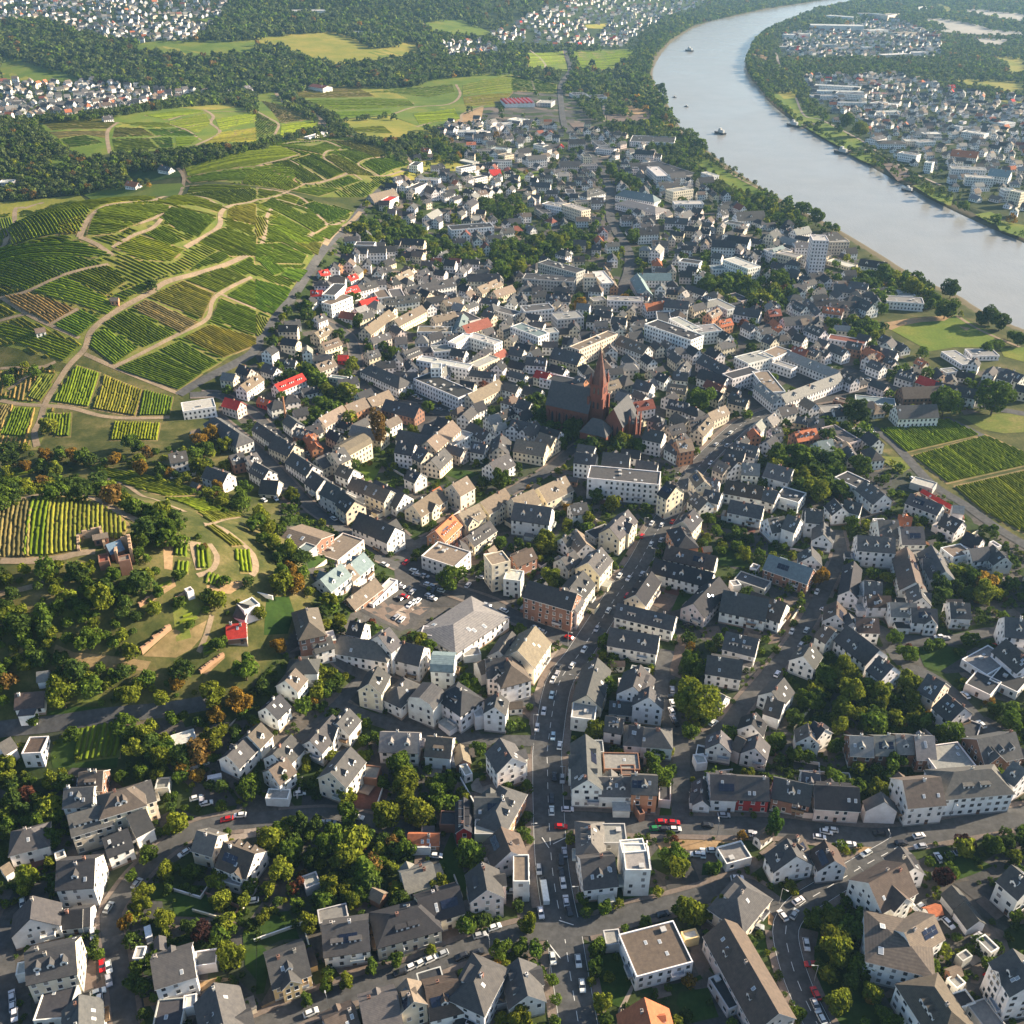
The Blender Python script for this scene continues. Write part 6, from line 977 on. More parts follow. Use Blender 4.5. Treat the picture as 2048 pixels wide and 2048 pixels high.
def infields(px, py, codes, grow=1.0):
    r = np.zeros(px.shape, bool)
    for c, pp in FPX:
        if c in codes: r |= inpoly(px, py, pp)
    return r
# ------------------------------------------------------------------ the many small houses of the old town and the far villages, one mass
FARV = [[(-60,-10),(470,-10),(440,30),(400,75),(300,95),(200,75),(80,40),(-60,50)],[(-60,160),(120,158),(230,168),(330,180),(420,185),(330,205),(220,222),(60,240),(-60,235)],[(985,70),(1060,25),(1180,-10),(1430,-10),(1380,20),(1300,50),(1260,85),(1120,95),(1000,92)],
        [(880,88),(960,80),(1010,105),(900,118)],[(1600,155),(1700,150),(1800,150),(1900,180),(2060,200),(2060,470),(1960,410),(1850,360),(1760,300),(1700,270),(1640,215)],[(1560,70),(1780,35),(1880,70),(1880,115),(1560,115)],[(1180,75),(1260,70),(1250,95),(1190,95)]]
def scatter_grid(sp, y0, y1, half=0.8):
    ys = np.arange(y0, y1, sp); X = []; Y = []
    for yy in ys:
        xs = np.arange(-yy*half-100, yy*half+100, sp); X.append(xs); Y.append(np.full(len(xs), yy))
    X, Y = np.concatenate(X), np.concatenate(Y); return X+rng.uniform(-.34,.34,len(X))*sp, Y+rng.uniform(-.34,.34,len(Y))*sp
GROVE = [[(700,440),(800,440),(900,490),(960,510),(940,540),(830,500),(720,480)],[(985,500),(1060,470),(1190,455),(1190,490),(1080,520),(990,560)],[(960,400),(1040,390),(1050,430),(970,440)],[(1400,545),(1520,560),(1600,580),(1560,620),(1420,600)],[(1700,545),(1850,560),(1880,610),(1780,610),(1700,580)],[(870,265),(940,300),(900,330),(830,310)],[(1200,330),(1280,370),(1260,390),(1200,360)],[(1480,380),(1600,420),(1620,470),(1540,450),(1470,420)],[(1540,900),(1680,900),(1700,960),(1600,1000),(1530,960)],[(640,800),(720,800),(700,850),(600,850)],[(560,700),(660,760),(640,790),(540,760)],[(1120,600),(1160,590),(1160,620)],[(1690,640),(1760,640),(1790,700),(1700,680)],[(1560,840),(1680,850),(1740,870),(1660,890),(1560,870)],[(1050,800),(1110,790),(1260,830),(1270,905),(1180,900),(1060,870)]]
NOFILL = [[(1470,685),(1560,685),(1710,750),(1690,785),(1570,815),(1480,765)],[(1560,800),(1700,765),(1770,800),(1640,825)],[(1445,640),(1500,650),(1480,690),(1430,680)],[(1400,820),(1500,790),(1540,830),(1460,860)]]
FILL = MB()
def fill_houses(X, Y, mode):
    global HA
    Z = T(X, Y); px, py, u = proj(X, Y, Z); keep = (riverdist(X, Y) < -25) & ~infields(px, py, 'gyvtdpkwr')
    if mode == 'old':
        keep &= inpoly(px, py, TOWN) & (((py < 930) & (px > 420)) | ((px > 2085) & (py > 830)) | ((px < -45) & (py > 1480)))
        for gq in GROVE+NOFILL: keep &= ~inpoly(px, py, gq)
    else:
        k = np.zeros(len(X), bool)
        for f in FARV: k |= inpoly(px, py, f)
        keep &= k
    X, Y, px, py = X[keep], Y[keep], px[keep], py[keep]; ok = clear_of(X, Y, 4.6 if mode == 'old' else 5, roadm=7.0 if mode == 'old' else 8); X, Y, px, py = X[ok], Y[ok], px[ok], py[ok]
    T_ = np.array(TREES); new = []
    for x, y, a, b in zip(X, Y, px, py):
        if (np.hypot(T_[:,0]-x, T_[:,1]-y) < T_[:,2]*0.8+3).any() or random.random() < ((0.06 if b > 600 else (0.30 if b > 440 else 0.5)) if mode == 'old' else 0.22): continue
        d, dr = roaddist(x, y); ang = (dr if d < 45 else 0.9*math.sin(x/90)+0.5*math.cos(y/70))+random.choice((0, math.pi/2))+random.gauss(0, 0.12)
        if mode == 'old': L, W, n = random.uniform(7.5, 13), random.uniform(6.3, 8.6), random.choice((1,2,2,2))
        else: L, W, n = random.uniform(8, 11.5), random.uniform(6.5, 8), random.choice((1,1,2))
        big = random.random() < 0.09
        if big and mode == 'old': L, W, n = random.uniform(16, 26), 10, random.choice((2,3))
        t = random.choice('gggggh') if not big else random.choice('gf'); e = n*2.85+0.4; r = e+W/2*random.uniform(0.75, 1.0) if t != 'f' else e
        wc = vary(WC[random.choice('wwwwwwwccp' if mode == 'old' else 'wwwwwwcp')], 0.1); rc = vary(RC[random.choices('sdbrRgmk', (8,12,1.5,0.35,0.12,1.5,0.5,0.5) if mode == 'old' else (8,5,4,0.9,.15,3,1,2.4))[0]], 0.2)
        z = float(T(x, y)); ca, sa = math.cos(ang), math.sin(ang); xf = lambda p: (x+p[0]*ca-p[1]*sa, y+p[0]*sa+p[1]*ca, z+p[2])
        wall_geo(FILL, L, W, e, r, t, wc, xf); roof_geo(FILL, L, W, e, r, t, rc, 1, xf); new.append((x, y, ang, L, W))
        if mode == 'old' and random.random() < 0.7 and t != 'f':
            for _ in range(random.choice((1,2,3))):
                uu = random.uniform(-.4,.4)*L; vv = random.uniform(-.3,.3)*W; zz = r-abs(vv)*2*(r-e)/W; s = 0.35; cc = random.choice(((0.5,0.48,0.45),(0.3,0.16,0.12),(0.6,0.62,0.64)))
                for q in ([(uu-s,vv-s,zz-1),(uu+s,vv-s,zz-1),(uu+s,vv-s,zz+1),(uu-s,vv-s,zz+1)],[(uu+s,vv-s,zz-1),(uu+s,vv+s,zz-1),(uu+s,vv+s,zz+1),(uu+s,vv-s,zz+1)],[(uu-s,vv+s,zz-1),(uu-s,vv-s,zz-1),(uu-s,vv-s,zz+1),(uu-s,vv+s,zz+1)],[(uu-s,vv-s,zz+1),(uu+s,vv-s,zz+1),(uu+s,vv+s,zz+1),(uu-s,vv+s,zz+1)]): FILL.face([xf(p) for p in q], 0, None, cc)
    if new: HA = np.concatenate([HA, np.array(new)])
fill_houses(*scatter_grid(14.5, 420, 1500), 'old'); fill_houses(*scatter_grid(19, 130, 420), 'old'); fill_houses(*scatter_grid(10, 430, 800), 'old')
fill_houses(*scatter_grid(18, 1000, 2200), 'far'); fill_houses(*scatter_grid(22, 2200, 4300), 'far')
o = struct("old_town_houses", FILL.mesh("old_town_houses", [MWS, MRS], uv=True, col=True), 'stuff', "small white and cream houses packed under dark roofs across old town and far villages", "houses")
# ------------------------------------------------------------------ woods, garden trees, shrubs as masses
def clump_mass(name, x, y, R, hz, nq, qs, cols, label, cat, base=0.0):
    z = T(x, y); n = len(x); rep = np.repeat(np.arange(n), nq); M = len(rep)
    d = rng.normal(size=(M,3)); d /= np.linalg.norm(d, axis=1)[:,None]; d[:,2] = np.where(d[:,2] < -0.45, -d[:,2], d[:,2])
    ph = rng.uniform(0, 6.28, (n,3))[rep]; lump = 0.84+0.17*np.sin(d[:,0]*4+ph[:,0])*np.sin(d[:,1]*4+ph[:,1])+0.13*np.sin(d[:,2]*5+ph[:,2])
    rr = (lump*rng.uniform(0.78, 1.06, M))[:,None]; p = d*rr*np.stack([R, R, hz], 1)[rep]; p += np.stack([x, y, z+hz*(0.72+base)], 1)[rep]
    nn = d+rng.normal(size=(M,3))*0.7; nn /= np.linalg.norm(nn, axis=1)[:,None]; t1 = np.cross(nn, rng.normal(size=(M,3))); t1 /= np.linalg.norm(t1, axis=1)[:,None]; t2 = np.cross(nn, t1)
    s = ((qs*R)[rep]*rng.uniform(0.65, 1.25, M))[:,None]; V = np.stack([p-t1*s-t2*s*.7, p+t1*s-t2*s*.5, p+t1*s*.8+t2*s*.7, p-t1*s*.7+t2*s*.6], 1).reshape(-1,3)
    cc = np.concatenate([cols[rep], np.ones((M,1))], 1); cc = np.repeat(cc, 4, axis=0)
    me = npmesh(name, V, np.arange(M*4).reshape(-1,4), [MLEAFS], False, cc); struct(name, me, 'stuff', label, cat)
def pick_cols(n, mix):
    ks = list(mix); w_ = np.array([mix[k] for k in ks]); i = rng.choice(len(ks), n, p=w_/w_.sum()); c = np.array([TC[k] for k in ks])[i]; return c*rng.uniform(0.75, 1.25, (n,1))
WOODCUT = [BP(D1, pairs("280 690 540 640 1350 590 1670 560 1932 560 1932 800 1450 965 640 905 200 770"))]
def sample_woods(f, y0, y1, dens, lo=6.0):
    X = []; Y = []; yy = y0
    while yy < y1:
        sp = max(lo, yy*f); xs = np.arange(-yy*0.8-120, yy*0.8+120, sp); X.append(xs+rng.uniform(-.45,.45,len(xs))*sp); Y.append(yy+rng.uniform(-.45,.45,len(xs))*sp); yy += sp
    X, Y = np.concatenate(X), np.concatenate(Y); k = rng.random(len(X)) < dens; X, Y = X[k], Y[k]
    px, py, u = proj(X, Y, T(X, Y)+4); return X, Y, px, py
# far woods: everything beyond the vineyards that is no field, village, track or water
X, Y, px, py = sample_woods(0.0056, 900, 5200, 0.93)
k = (riverdist(X, Y) < -4) & ~infields(px, py, 'gyvtdpkwra') & (py < 395) & (px > -700) & (px < 2700)
vil = np.zeros(len(X), bool)
for f in FARV: vil |= inpoly(px, py, f)
k &= ~vil | (rng.random(len(X)) < 0.42); twn = inpoly(px, py, TOWN); k &= ~twn | (rng.random(len(X)) < 0.12)
k &= ~((px > 960) & (px < 1340) & (py < 270) & (rng.random(len(X)) < 0.45))
k &= ~(inpoly(px, py, [(-90,480),(0,400),(120,385),(260,385),(360,340),(480,320),(560,275),(700,270),(790,330),(720,430),(640,520),(400,560),(-90,620)]))
X, Y, px, py = X[k], Y[k], px[k], py[k]; ok = clear_of(X, Y, 3.5); X, Y = X[ok], Y[ok]
r_ = np.hypot(X, Y); R = np.clip(r_*0.0030, 2.8, 6.5)*rng.uniform(0.7, 1.3, len(X)); nz = np.sin(X/140)*np.sin(Y/190); cols = pick_cols(len(X), {'d': 2, 'f': 8, 'g': 3, 'y': 0.5, 'o': 0.06, 'n': 0.3})
vil = vil[k][ok]; R = np.where(vil, R*0.5, R); rb = (X > 250) & (Y < 2900); R = np.where(rb, R*0.72, R)
m = r_ < 1500
clump_mass("woods", X[m], Y[m], R[m], R[m]*1.15, 80, 0.24, cols[m], "dark green woods covering the hills and valleys behind the vineyards", "woods")
clump_mass("far_woods", X[~m], Y[~m], R[~m], R[~m]*1.1, 30, 0.36, cols[~m], "hazy blue-green woods on the distant hills", "woods")
# wooded slope below the ruin and the tree belts round it
clump_mass("small_trees", *[np.array([t[i] for t in TREST]) for i in (1, 2, 3)], np.array([t[3]*1.05 for t in TREST]), 300, 0.15, np.array([TC[t[4]] for t in TREST]), "smaller broadleaf trees dotted along streets and gardens", "small trees")
SLOPE = [BP(B0, pairs(s)) for s in ("-1700 400 560 400 900 420 1100 560 1180 700 1020 820 1060 1000 1000 1330 700 1440 -1700 1480","-1700 -20 60 -40 -1700 0","1100 -20 1400 0 1540 130 1560 250 1300 190 1240 320 1320 480 1200 560 1000 330 1000 200","1020 1120 1500 1180 1600 1500 1250 1560 1040 1440","880 1580 1300 1540 1440 1900 1500 2000 880 2000","1480 1540 1720 1560 1640 1960 1500 1960","-1700 1900 200 1900 500 2000 500 2300 -1700 2300","1480 560 1760 560 1930 700 1690 800 1560 900")] + [BP(C0, pairs(s)) for s in ("0 1400 300 1440 900 1500 1300 1400 1750 1350 1760 1560 1560 1640 1932 1900 1700 1900 1300 1720 900 1580 620 1560 300 1600 0 1640","0 1660 420 1660 820 1700 1000 1790 1100 1932 940 1932 760 1830 430 1780 240 1800 0 1860","1340 1540 1560 1680 1540 1800 1400 1720","0 800 300 760 440 800 250 880 60 1000 0 1060")] + [BP(B1, pairs("-20 -40 100 -20 200 160 300 250 370 500 330 580 200 560 60 300 0 100")), BP(B1, pairs("430 1160 600 1160 760 1260 600 1440 430 1420")), BP(A1, pairs("90 400 800 420 1100 480 1180 640 1100 760 800 960 600 1000 340 1010 100 880 80 600")), BP(A1, pairs("820 760 1140 700 1200 960 980 1060 850 980")), BP(B3, pairs("420 1200 760 1140 1150 1260 1240 1560 600 1620 330 1480")), BP(B3, pairs("1240 450 1740 440 1860 640 1740 720 1400 720 1260 600")), BP(A3, pairs("330 1080 720 1050 740 1320 860 1560 900 1880 480 1920 400 1500")), BP(A0, pairs("-1500 -40 460 -20 480 330 340 480 60 420 -1500 300"))]
X, Y, px, py = sample_woods(0.0135, 170, 620, 0.8, 4.0)
k = np.zeros(len(X), bool)
for s in SLOPE: k |= inpoly(px, py, s)
k &= ~infields(px, py, 'vgt') | (infields(px, py, 't') & (rng.random(len(X)) < 0.3)); X, Y, px, py = X[k], Y[k], px[k], py[k]; ok = clear_of(X, Y, 1.6); T_ = np.array(TREES)
ok &= ~(np.hypot(X[:,None]-T_[None,:,0], Y[:,None]-T_[None,:,1]) < T_[None,:,2]*0.75).any(1); X, Y = X[ok], Y[ok]
cols = pick_cols(len(X), {'d': 3.5, 'g': 4, 'y': 2.2, 'o': 0.12, 'n': 0.3}); R = np.clip(rng.gamma(4, 0.62, len(X)), 1.1, 5.2)
clump_mass("slope_thicket", X, Y, R, R*1.05, 420, 0.135, cols, "mixed green and yellowing thicket on the hillside below the ruin", "thicket")
# garden trees and shrubs between the houses
X, Y, px, py = sample_woods(0.0115, 150, 1350, 0.62, 4.4)
k = inpoly(px, py, TOWN) & ~infields(px, py, 'vgtkwr') & ~(infields(px, py, 'apd') & (rng.random(len(X)) < 0.93)); k &= (py > 230) & (px > -700) & (px < 2650); X, Y = X[k], Y[k]; ok = clear_of(X, Y, 1.3); X, Y = X[ok], Y[ok]
cols = pick_cols(len(X), {'d': 4, 'g': 4, 'y': 1.5, 'o': 0.12, 'r': 0.1}); R = np.clip(rng.gamma(5, 0.42, len(X)), 0.9, 4.6)*np.clip(np.hypot(X, Y)/650, 0.8, 1.35); R = np.minimum(R, 4.6)
dd = np.hypot(X, Y); a = dd < 520
clump_mass("garden_shrubs", X[a], Y[a], R[a], R[a]*1.0, 220, 0.17, cols[a], "garden shrubs and small trees filling the plots between the houses", "shrubs")
clump_mass("garden_greenery", X[~a], Y[~a], R[~a], R[~a]*1.1, 90, 0.24, cols[~a], "small garden trees scattered among the roofs of the old town", "greenery")
X, Y, px, py = sample_woods(0.0085, 150, 520, 0.4, 2.6)
k = inpoly(px, py, TOWN) & ~infields(px, py, 'vgtkwrpa') & ~(infields(px, py, 'd') & (rng.random(len(X)) < 0.9)); X, Y = X[k], Y[k]; ok = clear_of(X, Y, 0.6); X, Y = X[ok], Y[ok]; R = rng.uniform(0.5, 1.25, len(X))
clump_mass("low_bushes", X, Y, R, R*0.9, 70, 0.26, pick_cols(len(X), {'d': 4, 'g': 4, 'y': 1.2}), "low bushes and hedges in the gardens of the lower town", "bushes")
X, Y, px, py = sample_woods(0.008, 400, 1900, 0.95, 5.5); k = np.zeros(len(X), bool)
for gq in GROVE: k |= inpoly(px, py, gq)
X, Y = X[k], Y[k]; ok = clear_of(X, Y, 1.0); X, Y = X[ok], Y[ok]; R = np.clip(rng.gamma(9, 0.42, len(X)), 2, 6)
clump_mass("town_groves", X, Y, R, R*1.15, 160, 0.18, pick_cols(len(X), {'d': 4, 'g': 4, 'y': 1.8, 'o': 0.08}), "leafy groves breaking up the roofs of the old town", "groves")
# bank trees along the river
bp = resample(smooth([plane_at(x, y, 0) for x, y in RB_L[1:]], 4), 9); X = []; Y = []
for (x, y) in bp:
    for _ in range(3):
        if y > 1350 or random.random() < 0.16: X.append(x-random.uniform(6, 14+0.02*y)); Y.append(y+random.uniform(-8, 8))
bp = resample(smooth([plane_at(x, y, 0) for x, y in RB_R[:-1]], 4), 8)
for (x, y) in bp:
    for _ in range(2): 
        if random.random() < 0.8: X.append(x+random.uniform(2, 9)); Y.append(y+random.uniform(-6, 6))
X, Y = np.array(X), np.array(Y); R = rng.uniform(1.5, 4.5, len(X))*np.clip(Y/1400, 0.55, 1.5); k = riverdist(X, Y) < -1; X, Y, R = X[k], Y[k], R[k]
clump_mass("bank_trees", X, Y, R, R*1.2, 60, 0.26, pick_cols(len(X), {'d': 4, 'g': 4, 'y': 1.5}), "trees and bushes lining the river banks", "bank trees")
# ------------------------------------------------------------------ cars
def car_meshes():
    pr = [(-2.1,0.35),(-2.15,0.75),(-1.95,0.98),(-1.6,1.02),(1.0,0.98),(1.9,0.85),(2.12,0.62),(2.1,0.35)]
    body = MB(); w_ = 0.86
    for i in range(len(pr)):
        (x0,z0),(x1,z1) = pr[i],pr[(i+1)%len(pr)]; body.face([(x0,-w_,z0),(x0,w_,z0),(x1,w_,z1),(x1,-w_,z1)])
    body.face([(x,-w_,z) for x,z in pr][::-1]); body.face([(x,w_,z) for x,z in pr])
    body.face([(-1.35,-0.62,1.46),(0.35,-0.62,1.46),(0.35,0.62,1.46),(-1.35,0.62,1.46)])
    gl = MB(); lo = [(-1.85,-0.8,1.0),(1.05,-0.8,0.97),(1.05,0.8,0.97),(-1.85,0.8,1.0)]; hi = [(-1.35,-0.62,1.45),(0.35,-0.62,1.45),(0.35,0.62,1.45),(-1.35,0.62,1.45)]
    for i in range(4): gl.face([lo[i],lo[(i+1)%4],hi[(i+1)%4],hi[i]])
    wh = MB(); k = 10
    for s in (-0.12, 0.12): wh.face([(0.32*math.cos(2*math.pi*i/k), s, 0.32*math.sin(2*math.pi*i/k)) for i in range(k)][::(1 if s < 0 else -1)])
    for i in range(k):
        a, b = 2*math.pi*i/k, 2*math.pi*(i+1)/k; wh.face([(0.32*math.cos(a),-0.12,0.32*math.sin(a)),(0.32*math.cos(b),-0.12,0.32*math.sin(b)),(0.32*math.cos(b),0.12,0.32*math.sin(b)),(0.32*math.cos(a),0.12,0.32*math.sin(a))])
    van = MB(); van.box(-2.4,-0.95,0.35,1.5,0.95,2.2); van.face([(1.5,-0.95,0.35),(2.4,-0.95,0.35),(2.4,-0.95,1.1),(1.5,-0.95,2.2)]); van.face([(2.4,0.95,0.35),(1.5,0.95,0.35),(1.5,0.95,2.2),(2.4,0.95,1.1)]); van.face([(2.4,-0.95,0.35),(2.4,0.95,0.35),(2.4,0.95,1.1),(2.4,-0.95,1.1)])
    vg = MB(); vg.face([(2.42,-0.85,1.12),(2.42,0.85,1.12),(1.56,0.85,2.14),(1.56,-0.85,2.14)])
    return body.mesh("body", [MCAR]), gl.mesh("window", [MGL]), wh.mesh("wheel", [MDK]), van.mesh("body", [MCAR]), vg.mesh("window", [MGL])
CB, CG, CWH, VB, VG = car_meshes()
CC = {'w': (0.75,0.75,0.74), 's': (0.42,0.43,0.45), 'd': (0.03,0.032,0.038), 'r': (0.5,0.015,0.015), 'u': (0.03,0.08,0.22), 'g': (0.03,0.22,0.07), 'l': (0.45,0.58,0.66)}
CNM = {'w': "white", 's': "silver grey", 'd': "black", 'r': "bright red", 'u': "dark blue", 'g': "green", 'l': "pale blue"}
CARS = []
def car(x, y, ang, code, van=False, sc_=1.0, parts=True):
    if any(math.hypot(x-a, y-b) < 2.0 for a, b in CARS): return
    z = float(T(x, y)); z += 0.16
    root = link("van" if van else "car", None, None, (x, y, z), ang, scale=(sc_, 1, 1)); CARS.append((x, y)); col = vary(CC[code], 0.08)
    link("body", VB if van else CB, root, color=col); link("window", VG if van else CG, root)
    if parts:
        for a in (-1.35, 1.35):
            for b in (-0.78, 0.78): link("wheel", CWH, root, (a, b, 0.32))
    px, py, u = proj(x, y, z); reg(root, "van" if van else "car", f"{CNM[code]} {'van' if van else 'car'}", float(px), float(py), "cars and vans of the town")
CARP = {A2: "300 320 w 420 310 w 385 865 w 408 1000 w 370 440 r 300 230 d 320 60 d 380 80 s 1130 405 r 1220 410 r 1085 455 g 1155 460 d 1230 460 w 1475 430 d 1790 490 s 1840 500 w 1890 500 d 1600 355 s 1635 370 w 1390 650 w 1440 640 w 1480 630 s 1515 620 w 1850 1195 s 1140 1100 d 1180 1085 s 530 1640 w 500 1455 w 430 1070 d 370 690 d 372 785 d 1700 830 w 1720 850 s",
 B2: "430 945 r 545 1035 w 805 1065 w 300 1380 l 240 1500 w 310 1265 w 1050 240 w 1130 95 w 727 740 w 1210 1340 s 1212 1390 d 1210 1440 w 1205 1500 w 1215 1555 s 1235 1590 d 1035 245 d 455 1155 w 190 1625 w 310 1690 l 345 1700 u 360 1760 w 350 1170 d 340 1220 s 980 180 r 1520 1590 w 1330 850 d 180 875 w 225 900 s 880 500 w 640 880 s",
 B1: "1190 440 w 1210 470 s 1240 490 d 1275 480 s 1300 545 w 1330 560 s 1340 590 d 1390 590 w 1410 600 s 1310 630 w 1330 650 w 1360 580 d 1600 550 w 1690 490 s 1060 530 d 1090 560 s 1120 570 w 1150 580 d 1180 600 s 1210 600 w 1120 635 r 1070 650 d 1160 700 w 1190 680 w 1220 670 w 1060 790 s 1100 810 w 840 500 s 970 395 w 1130 380 r 1870 740 w 1740 700 s 960 1190 w",
 A0: "1710 385 r 1810 355 w 1480 225 w 1520 240 s 1560 265 w 90 1720 w 95 1760 s 95 1790 w 100 1830 s 110 1860 w 120 1890 s 770 1490 r 820 1500 w 740 1690 w 750 1750 w 760 1860 w 700 1250 w 820 1050 s 1390 640 w 1410 610 s 170 1020 w 500 100 s 540 90 w 600 110 w 1050 425 w 1900 1000 w 820 1600 s",
 A1: "470 410 w 515 410 w 560 410 s 600 410 d 1090 1540 d 1130 1520 w 1180 1495 w 1250 1465 w 1320 1440 w 1400 1405 s 1440 1395 d 1580 1215 w 1550 1420 d 1670 1390 d 1360 660 w 1540 590 d 1920 930 w 2150 1090 w 1800 1200 w 330 190 w 1690 1260 s 770 370 w",
 A3: "565 575 w 620 575 w 520 780 w 230 1000 w 1150 590 s 1290 675 w 1380 650 s 1430 640 w 330 1480 r 360 1700 r 360 1790 s 370 1840 w 400 1880 w 420 1920 s 290 1330 w 650 1190 w 1140 1050 w 1170 1040 w 1640 1800 w 1680 1840 w 390 520 w 440 480 w 480 465 w 840 490 d 860 465 r 1140 510 w 1360 1170 w 110 1110 w 230 995 w 200 1100 s 70 790 d 1680 1590 r 1580 1270 s",
 B3: "1290 940 w 1340 950 s 1700 1010 r 1490 1380 w 560 790 s 180 900 s 70 1220 w 370 600 w 385 590 w 430 740 w 250 1000 s 290 890 s 1690 1080 s 1610 1600 w 980 940 d 640 740 s", C2: "1800 980 w 1790 1000 s 1830 1010 w 1920 1100 s 1740 1000 d 1450 1690 w 1500 1560 w 1540 1420 s 1650 1330 w 1410 1760 s", C1: "800 1290 w 430 900 s 520 900 w 470 930 s 400 960 w 1200 1055 w 1230 1075 s 1250 1110 d 1440 1110 w 1480 1165 w 1350 1000 r 330 1480 w 390 1490 s 60 1840 w 150 1830 w 100 1800 s 1000 1000 w 880 860 w", C3: "800 1050 w 860 1030 s 700 1300 w 740 1310 s 790 1320 w 1090 1680 w 720 870 s 760 930 w"}
for b, s in CARP.items():
    v = s.split()
    for i in range(0, len(v), 3):
        x, y = P(*blk(b, float(v[i]), float(v[i+1])), 0.8); d, dr = roaddist(x, y); car(x, y, dr+(math.pi/2 if d > 1 and random.random() < 0.4 else 0)+(math.pi if random.random() < .5 else 0)+random.gauss(0, 0.04), v[i+2])
for b, x_, y_, cd, ln in ((A2,245,925,'w',2.0),(A2,215,1090,'w',1.25),(A0,1610,85,'w',1.2),(A0,1125,1265,'w',1.1),(A2,500,170,'w',1.0),(B3,1310,945,'w',1.3)):
    x, y = P(*blk(b, x_, y_), 1.0); d, dr = roaddist(x, y); car(x, y, dr, cd, True, ln)
# parked along the kerbs
for ri, side, p in ((0,-1,0.10),(0,1,0.10),(1,-1,0.2),(8,1,0.2),(8,-1,0.15),(9,1,0.1),(16,1,0.12),(6,-1,0.15),(14,1,0.12),(20,1,0.12)):
    w_, wd = RDW[ri]; q = resample(w_, 6.2)
    for i in range(2, len(q)-2):
        if random.random() < p and 130 < np.hypot(*q[i]) < 620:
            t = q[i+1]-q[i-1]; t /= np.hypot(*t); c = q[i]+np.array((-t[1], t[0]))*side*(wd/2-1.1); car(c[0], c[1], math.atan2(t[1], t[0])+(0 if side < 0 else math.pi), random.choice('wwssdduwr'), False, 1.0, np.hypot(*c) < 400)
# garden walls, hedges, patios, sheds and street lamps of the lower town
GW = 0; EXIST = [(h[0], h[1], h[2], h[3], h[4]) for h in HOUSES if np.hypot(h[0], h[1]) < 520]
def free(x, y, m): 
    a, b = np.array([x]), np.array([y]); return bool(clear_of(a, b, m)[0])
for (hx, hy, a, L, W) in EXIST:
    if W > 15: continue
    ca, sa = math.cos(a), math.sin(a); xf = lambda u, v: (hx+u*ca-v*sa, hy+u*sa+v*ca)
    if random.random() < 0.65:
        s_ = random.choice((-1, 1)); d = W/2+random.uniform(6, 11); hedge = random.random() < 0.5
        for p0, p1 in (((-L/2-2, s_*d), (L/2+2, s_*d)), ((L/2+2, s_*d), (L/2+2, s_*W*0.3))):
            q = [xf(p0[0]+(p1[0]-p0[0])*t/6, p0[1]+(p1[1]-p0[1])*t/6) for t in range(7)]; oks = [free(x, y, 0.5) for x, y in q]
            if not all(oks): continue
            c = np.mean(q, axis=0); e = np.array(q[-1])-np.array(q[0]); l = float(np.hypot(*e)); mb = MB(); z = float(T(*c)); px, py, _ = proj(c[0], c[1], z)
            if not (0 < px < 2048 and 900 < py < 2060): continue
            if hedge:
                V = []; nq = int(l*60); 
                pts = np.stack([rng.uniform(-l/2, l/2, nq), rng.normal(0, 0.32, nq), rng.uniform(0.1, 1.5, nq)], 1); t1 = rng.normal(size=(nq,3))*0.2; t2 = rng.normal(size=(nq,3))*0.2
                V = np.stack([pts-t1, pts+t2, pts+t1, pts-t2], 1).reshape(-1,3); o = link("hedge", npmesh("hedge", V, np.arange(nq*4).reshape(-1,4), [MLEAF]), None, (*c, z), math.atan2(e[1], e[0]), vary(TC[random.choice('gddg')], 0.2))
                reg(o, "hedge", "clipped green garden hedge", float(px), float(py), "garden hedges")
            else:
                mb.box(-l/2,-0.15,-0.8,l/2,0.15,1.15); mb.box(-l/2-0.05,-0.2,1.15,l/2+0.05,0.2,1.23,0,True); wc_ = random.choice('wgpbc'); o = link("garden_wall", mb.mesh("garden_wall", [MW]), None, (*c, z), math.atan2(e[1], e[0]), vary(WC[wc_], 0.15)); reg(o, "garden wall", f"low {WN[wc_]} garden wall", float(px), float(py), "garden walls")
    if random.random() < 0.4:
        s_ = random.choice((-1, 1)); u, v = random.uniform(-.3,.3)*L, s_*(W/2+2.2)
        if free(*xf(u, s_*(W/2+3.5)), 0.8):
            mb = MB(); pw = random.uniform(2, 4); q = [xf(u-pw, s_*(W/2+0.05)), xf(u+pw, s_*(W/2+0.05)), xf(u+pw, s_*(W/2+4)), xf(u-pw, s_*(W/2+4))]
            if s_ < 0: q = q[::-1]
            LAY[0] += 0.004; zz = float(T(hx, hy))+0.16+LAY[0] % 0.06; mb.face([(x, y, zz) for x, y in q]); struct("patio", mb.mesh("patio", [random.choice((GM['k'], GM['p'], GM['r'], MPAVE))]))
    if random.random() < 0.35:
        u, v = random.uniform(-.6,.6)*L, random.choice((-1, 1))*(W/2+random.uniform(5, 10)); x, y = xf(u, v)
        if free(x, y, 2.6) and not (np.hypot(T_[:,0]-x, T_[:,1]-y) < 3).any(): 
            px, py, _ = proj(x, y, float(T(x, y))); 
            if 0 < px < 2048 and 850 < py < 2060: house_at((x, y), a+random.choice((0, math.pi/2)), random.uniform(3.5, 6), random.uniform(2.6, 3.6), 1, random.choice(('gwb','gbk','fwg','gbs','fwl','gwr')), None, 0, None, "shed", (float(px), float(py)))
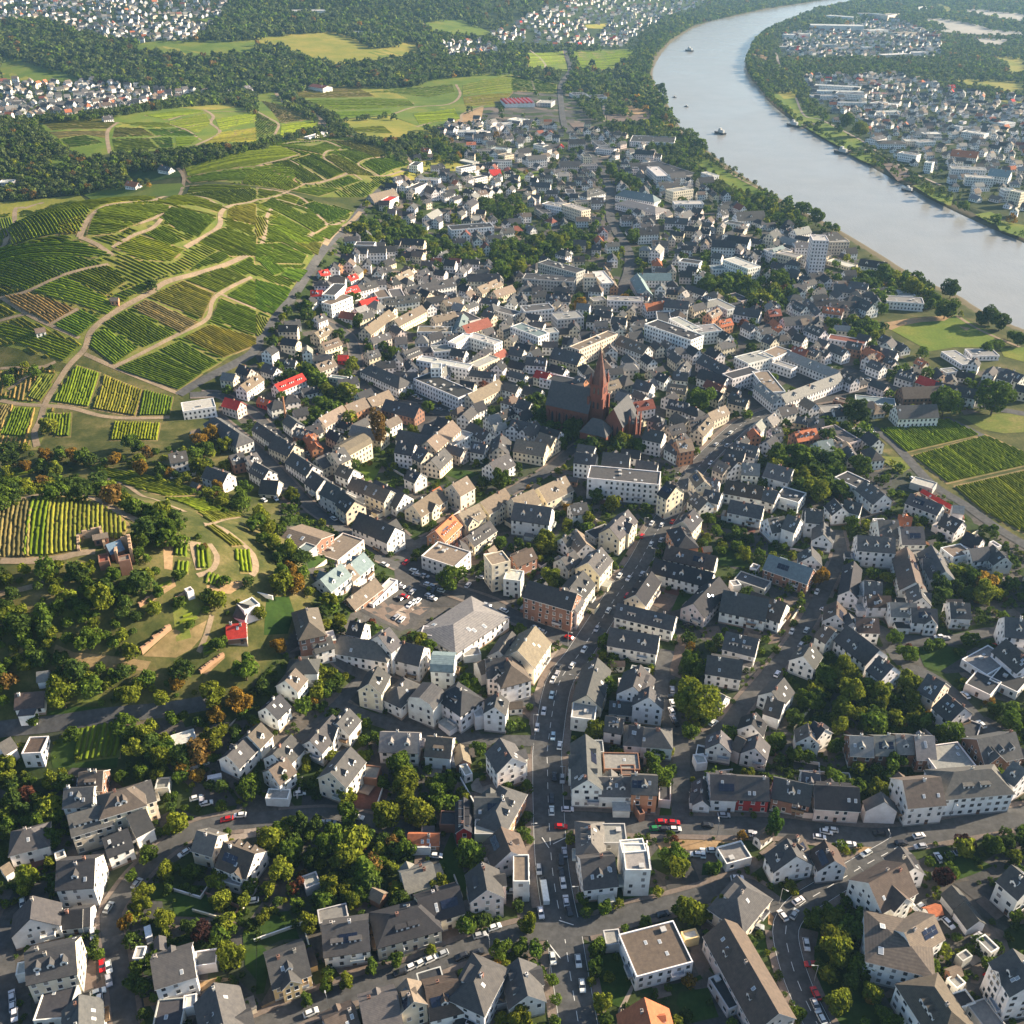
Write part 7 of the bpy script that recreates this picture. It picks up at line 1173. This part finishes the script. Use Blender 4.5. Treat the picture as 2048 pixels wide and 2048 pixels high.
def lamp(x, y, ang):
    z = float(T(x, y)); px, py, _ = proj(x, y, z); root = link("street_lamp", None, None, (x, y, z), ang)
    for a_, mb in (("pole", MB()), ("lamp_head", MB())):
        if a_ == "pole": mb.box(-0.07,-0.07,0,0.07,0.07,7.4); mb.box(-0.05,-0.05,7.4,1.5,0.05,7.5,0,True)
        else: mb.box(1.1,-0.16,7.42,1.9,0.16,7.58,0,True)
        link(a_, mb.mesh(a_, [MOB]), root, color=(0.3,0.31,0.31) if a_ == "pole" else (0.5,0.5,0.48))
    reg(root, "street lamp", "slim grey street lamp on the pavement", float(px), float(py), "street lamps")
for ri in (0, 1, 6, 8):
    w_, wd = RDW[ri]; q = resample(w_, 24)
    for i in range(1, len(q)-1):
        if 150 < np.hypot(*q[i]) < 480:
            t = q[i+1]-q[i-1]; t /= np.hypot(*t); s_ = 1 if i % 2 else -1; c = q[i]+np.array((-t[1], t[0]))*s_*(wd/2+0.7); lamp(c[0], c[1], math.atan2(t[1], t[0])-s_*math.pi/2)
# boats
def boat(px, py, L, label):
    x, y = plane_at(px, py, -2.0); ang = -0.9; root = link("boat", None, None, (x, y, -2.2), math.radians(125)); root['label'] = label; root['category'] = "boat"; root['group'] = "boats on the river"
    mb = MB(); o_ = [(-L/2,-L*.12),(L*.25,-L*.13),(L/2,0),(L*.25,L*.13),(-L/2,L*.12)]; h = L*0.1
    for i in range(5):
        a, b = o_[i], o_[(i+1)%5]; mb.face([(a[0]*.9,a[1]*.8,-0.3),(b[0]*.9,b[1]*.8,-0.3),(b[0],b[1],h),(a[0],a[1],h)])
    mb.face([(a,b,h*0.9) for a,b in o_]); link("hull", mb.mesh("hull", [MOB]), root, color=(0.05,0.05,0.06))
    mb = MB(); mb.box(-L*.35,-L*.08,h*.9,L*.1,L*.08,h*2.6); mb.box(-L*.1,-L*.07,h*2.6,L*.06,L*.07,h*3.6); link("cabin", mb.mesh("cabin", [MOB]), root, color=(0.5,0.5,0.48))
boat(*blk(D2,1335,385), 26, "small dark boat far up the river bend"); boat(*blk(D2,1567,1008), 22, "dark motor boat with pale cabin under way in mid-river"); boat(*blk(D3,185,950), 24, "moored barge at the upper landing of the far bank lawns"); boat(*blk(D3,550,1155), 24, "moored boat at the lower pier of the far bank"); boat(*blk(D3,1050,1440), 16, "small boat tied up below the bushes of the far bank"); boat(*blk(D2,1225,735), 9, "dark round buoy boat off the near bank"); boat(*blk(D2,1315,805), 9, "second dark buoy boat closer to mid-river")

# ------------------------------------------------------------------ haze
hz = MB(); x0, x1, y0, y1, z0, z1 = -7000, 7000, -300, 11500, -9, 420
hz.box(x0, y0, z0, x1, y1, z1, 0, True); m = bpy.data.materials.new("haze"); m.use_nodes = True; n = m.node_tree; n.nodes.clear()
o = nd(n, 'ShaderNodeOutputMaterial'); v = nd(n, 'ShaderNodeVolumePrincipled'); v.inputs['Color'].default_value = (0.36, 0.66, 1.0, 1); v.inputs['Density'].default_value = 0.00005; v.inputs['Anisotropy'].default_value = 0.2
n.links.new(v.outputs[0], o.inputs['Volume']); struct("haze", hz.mesh("haze", [m]), 'stuff', "thin bluish afternoon haze over the valley", "haze")
finish_labels()
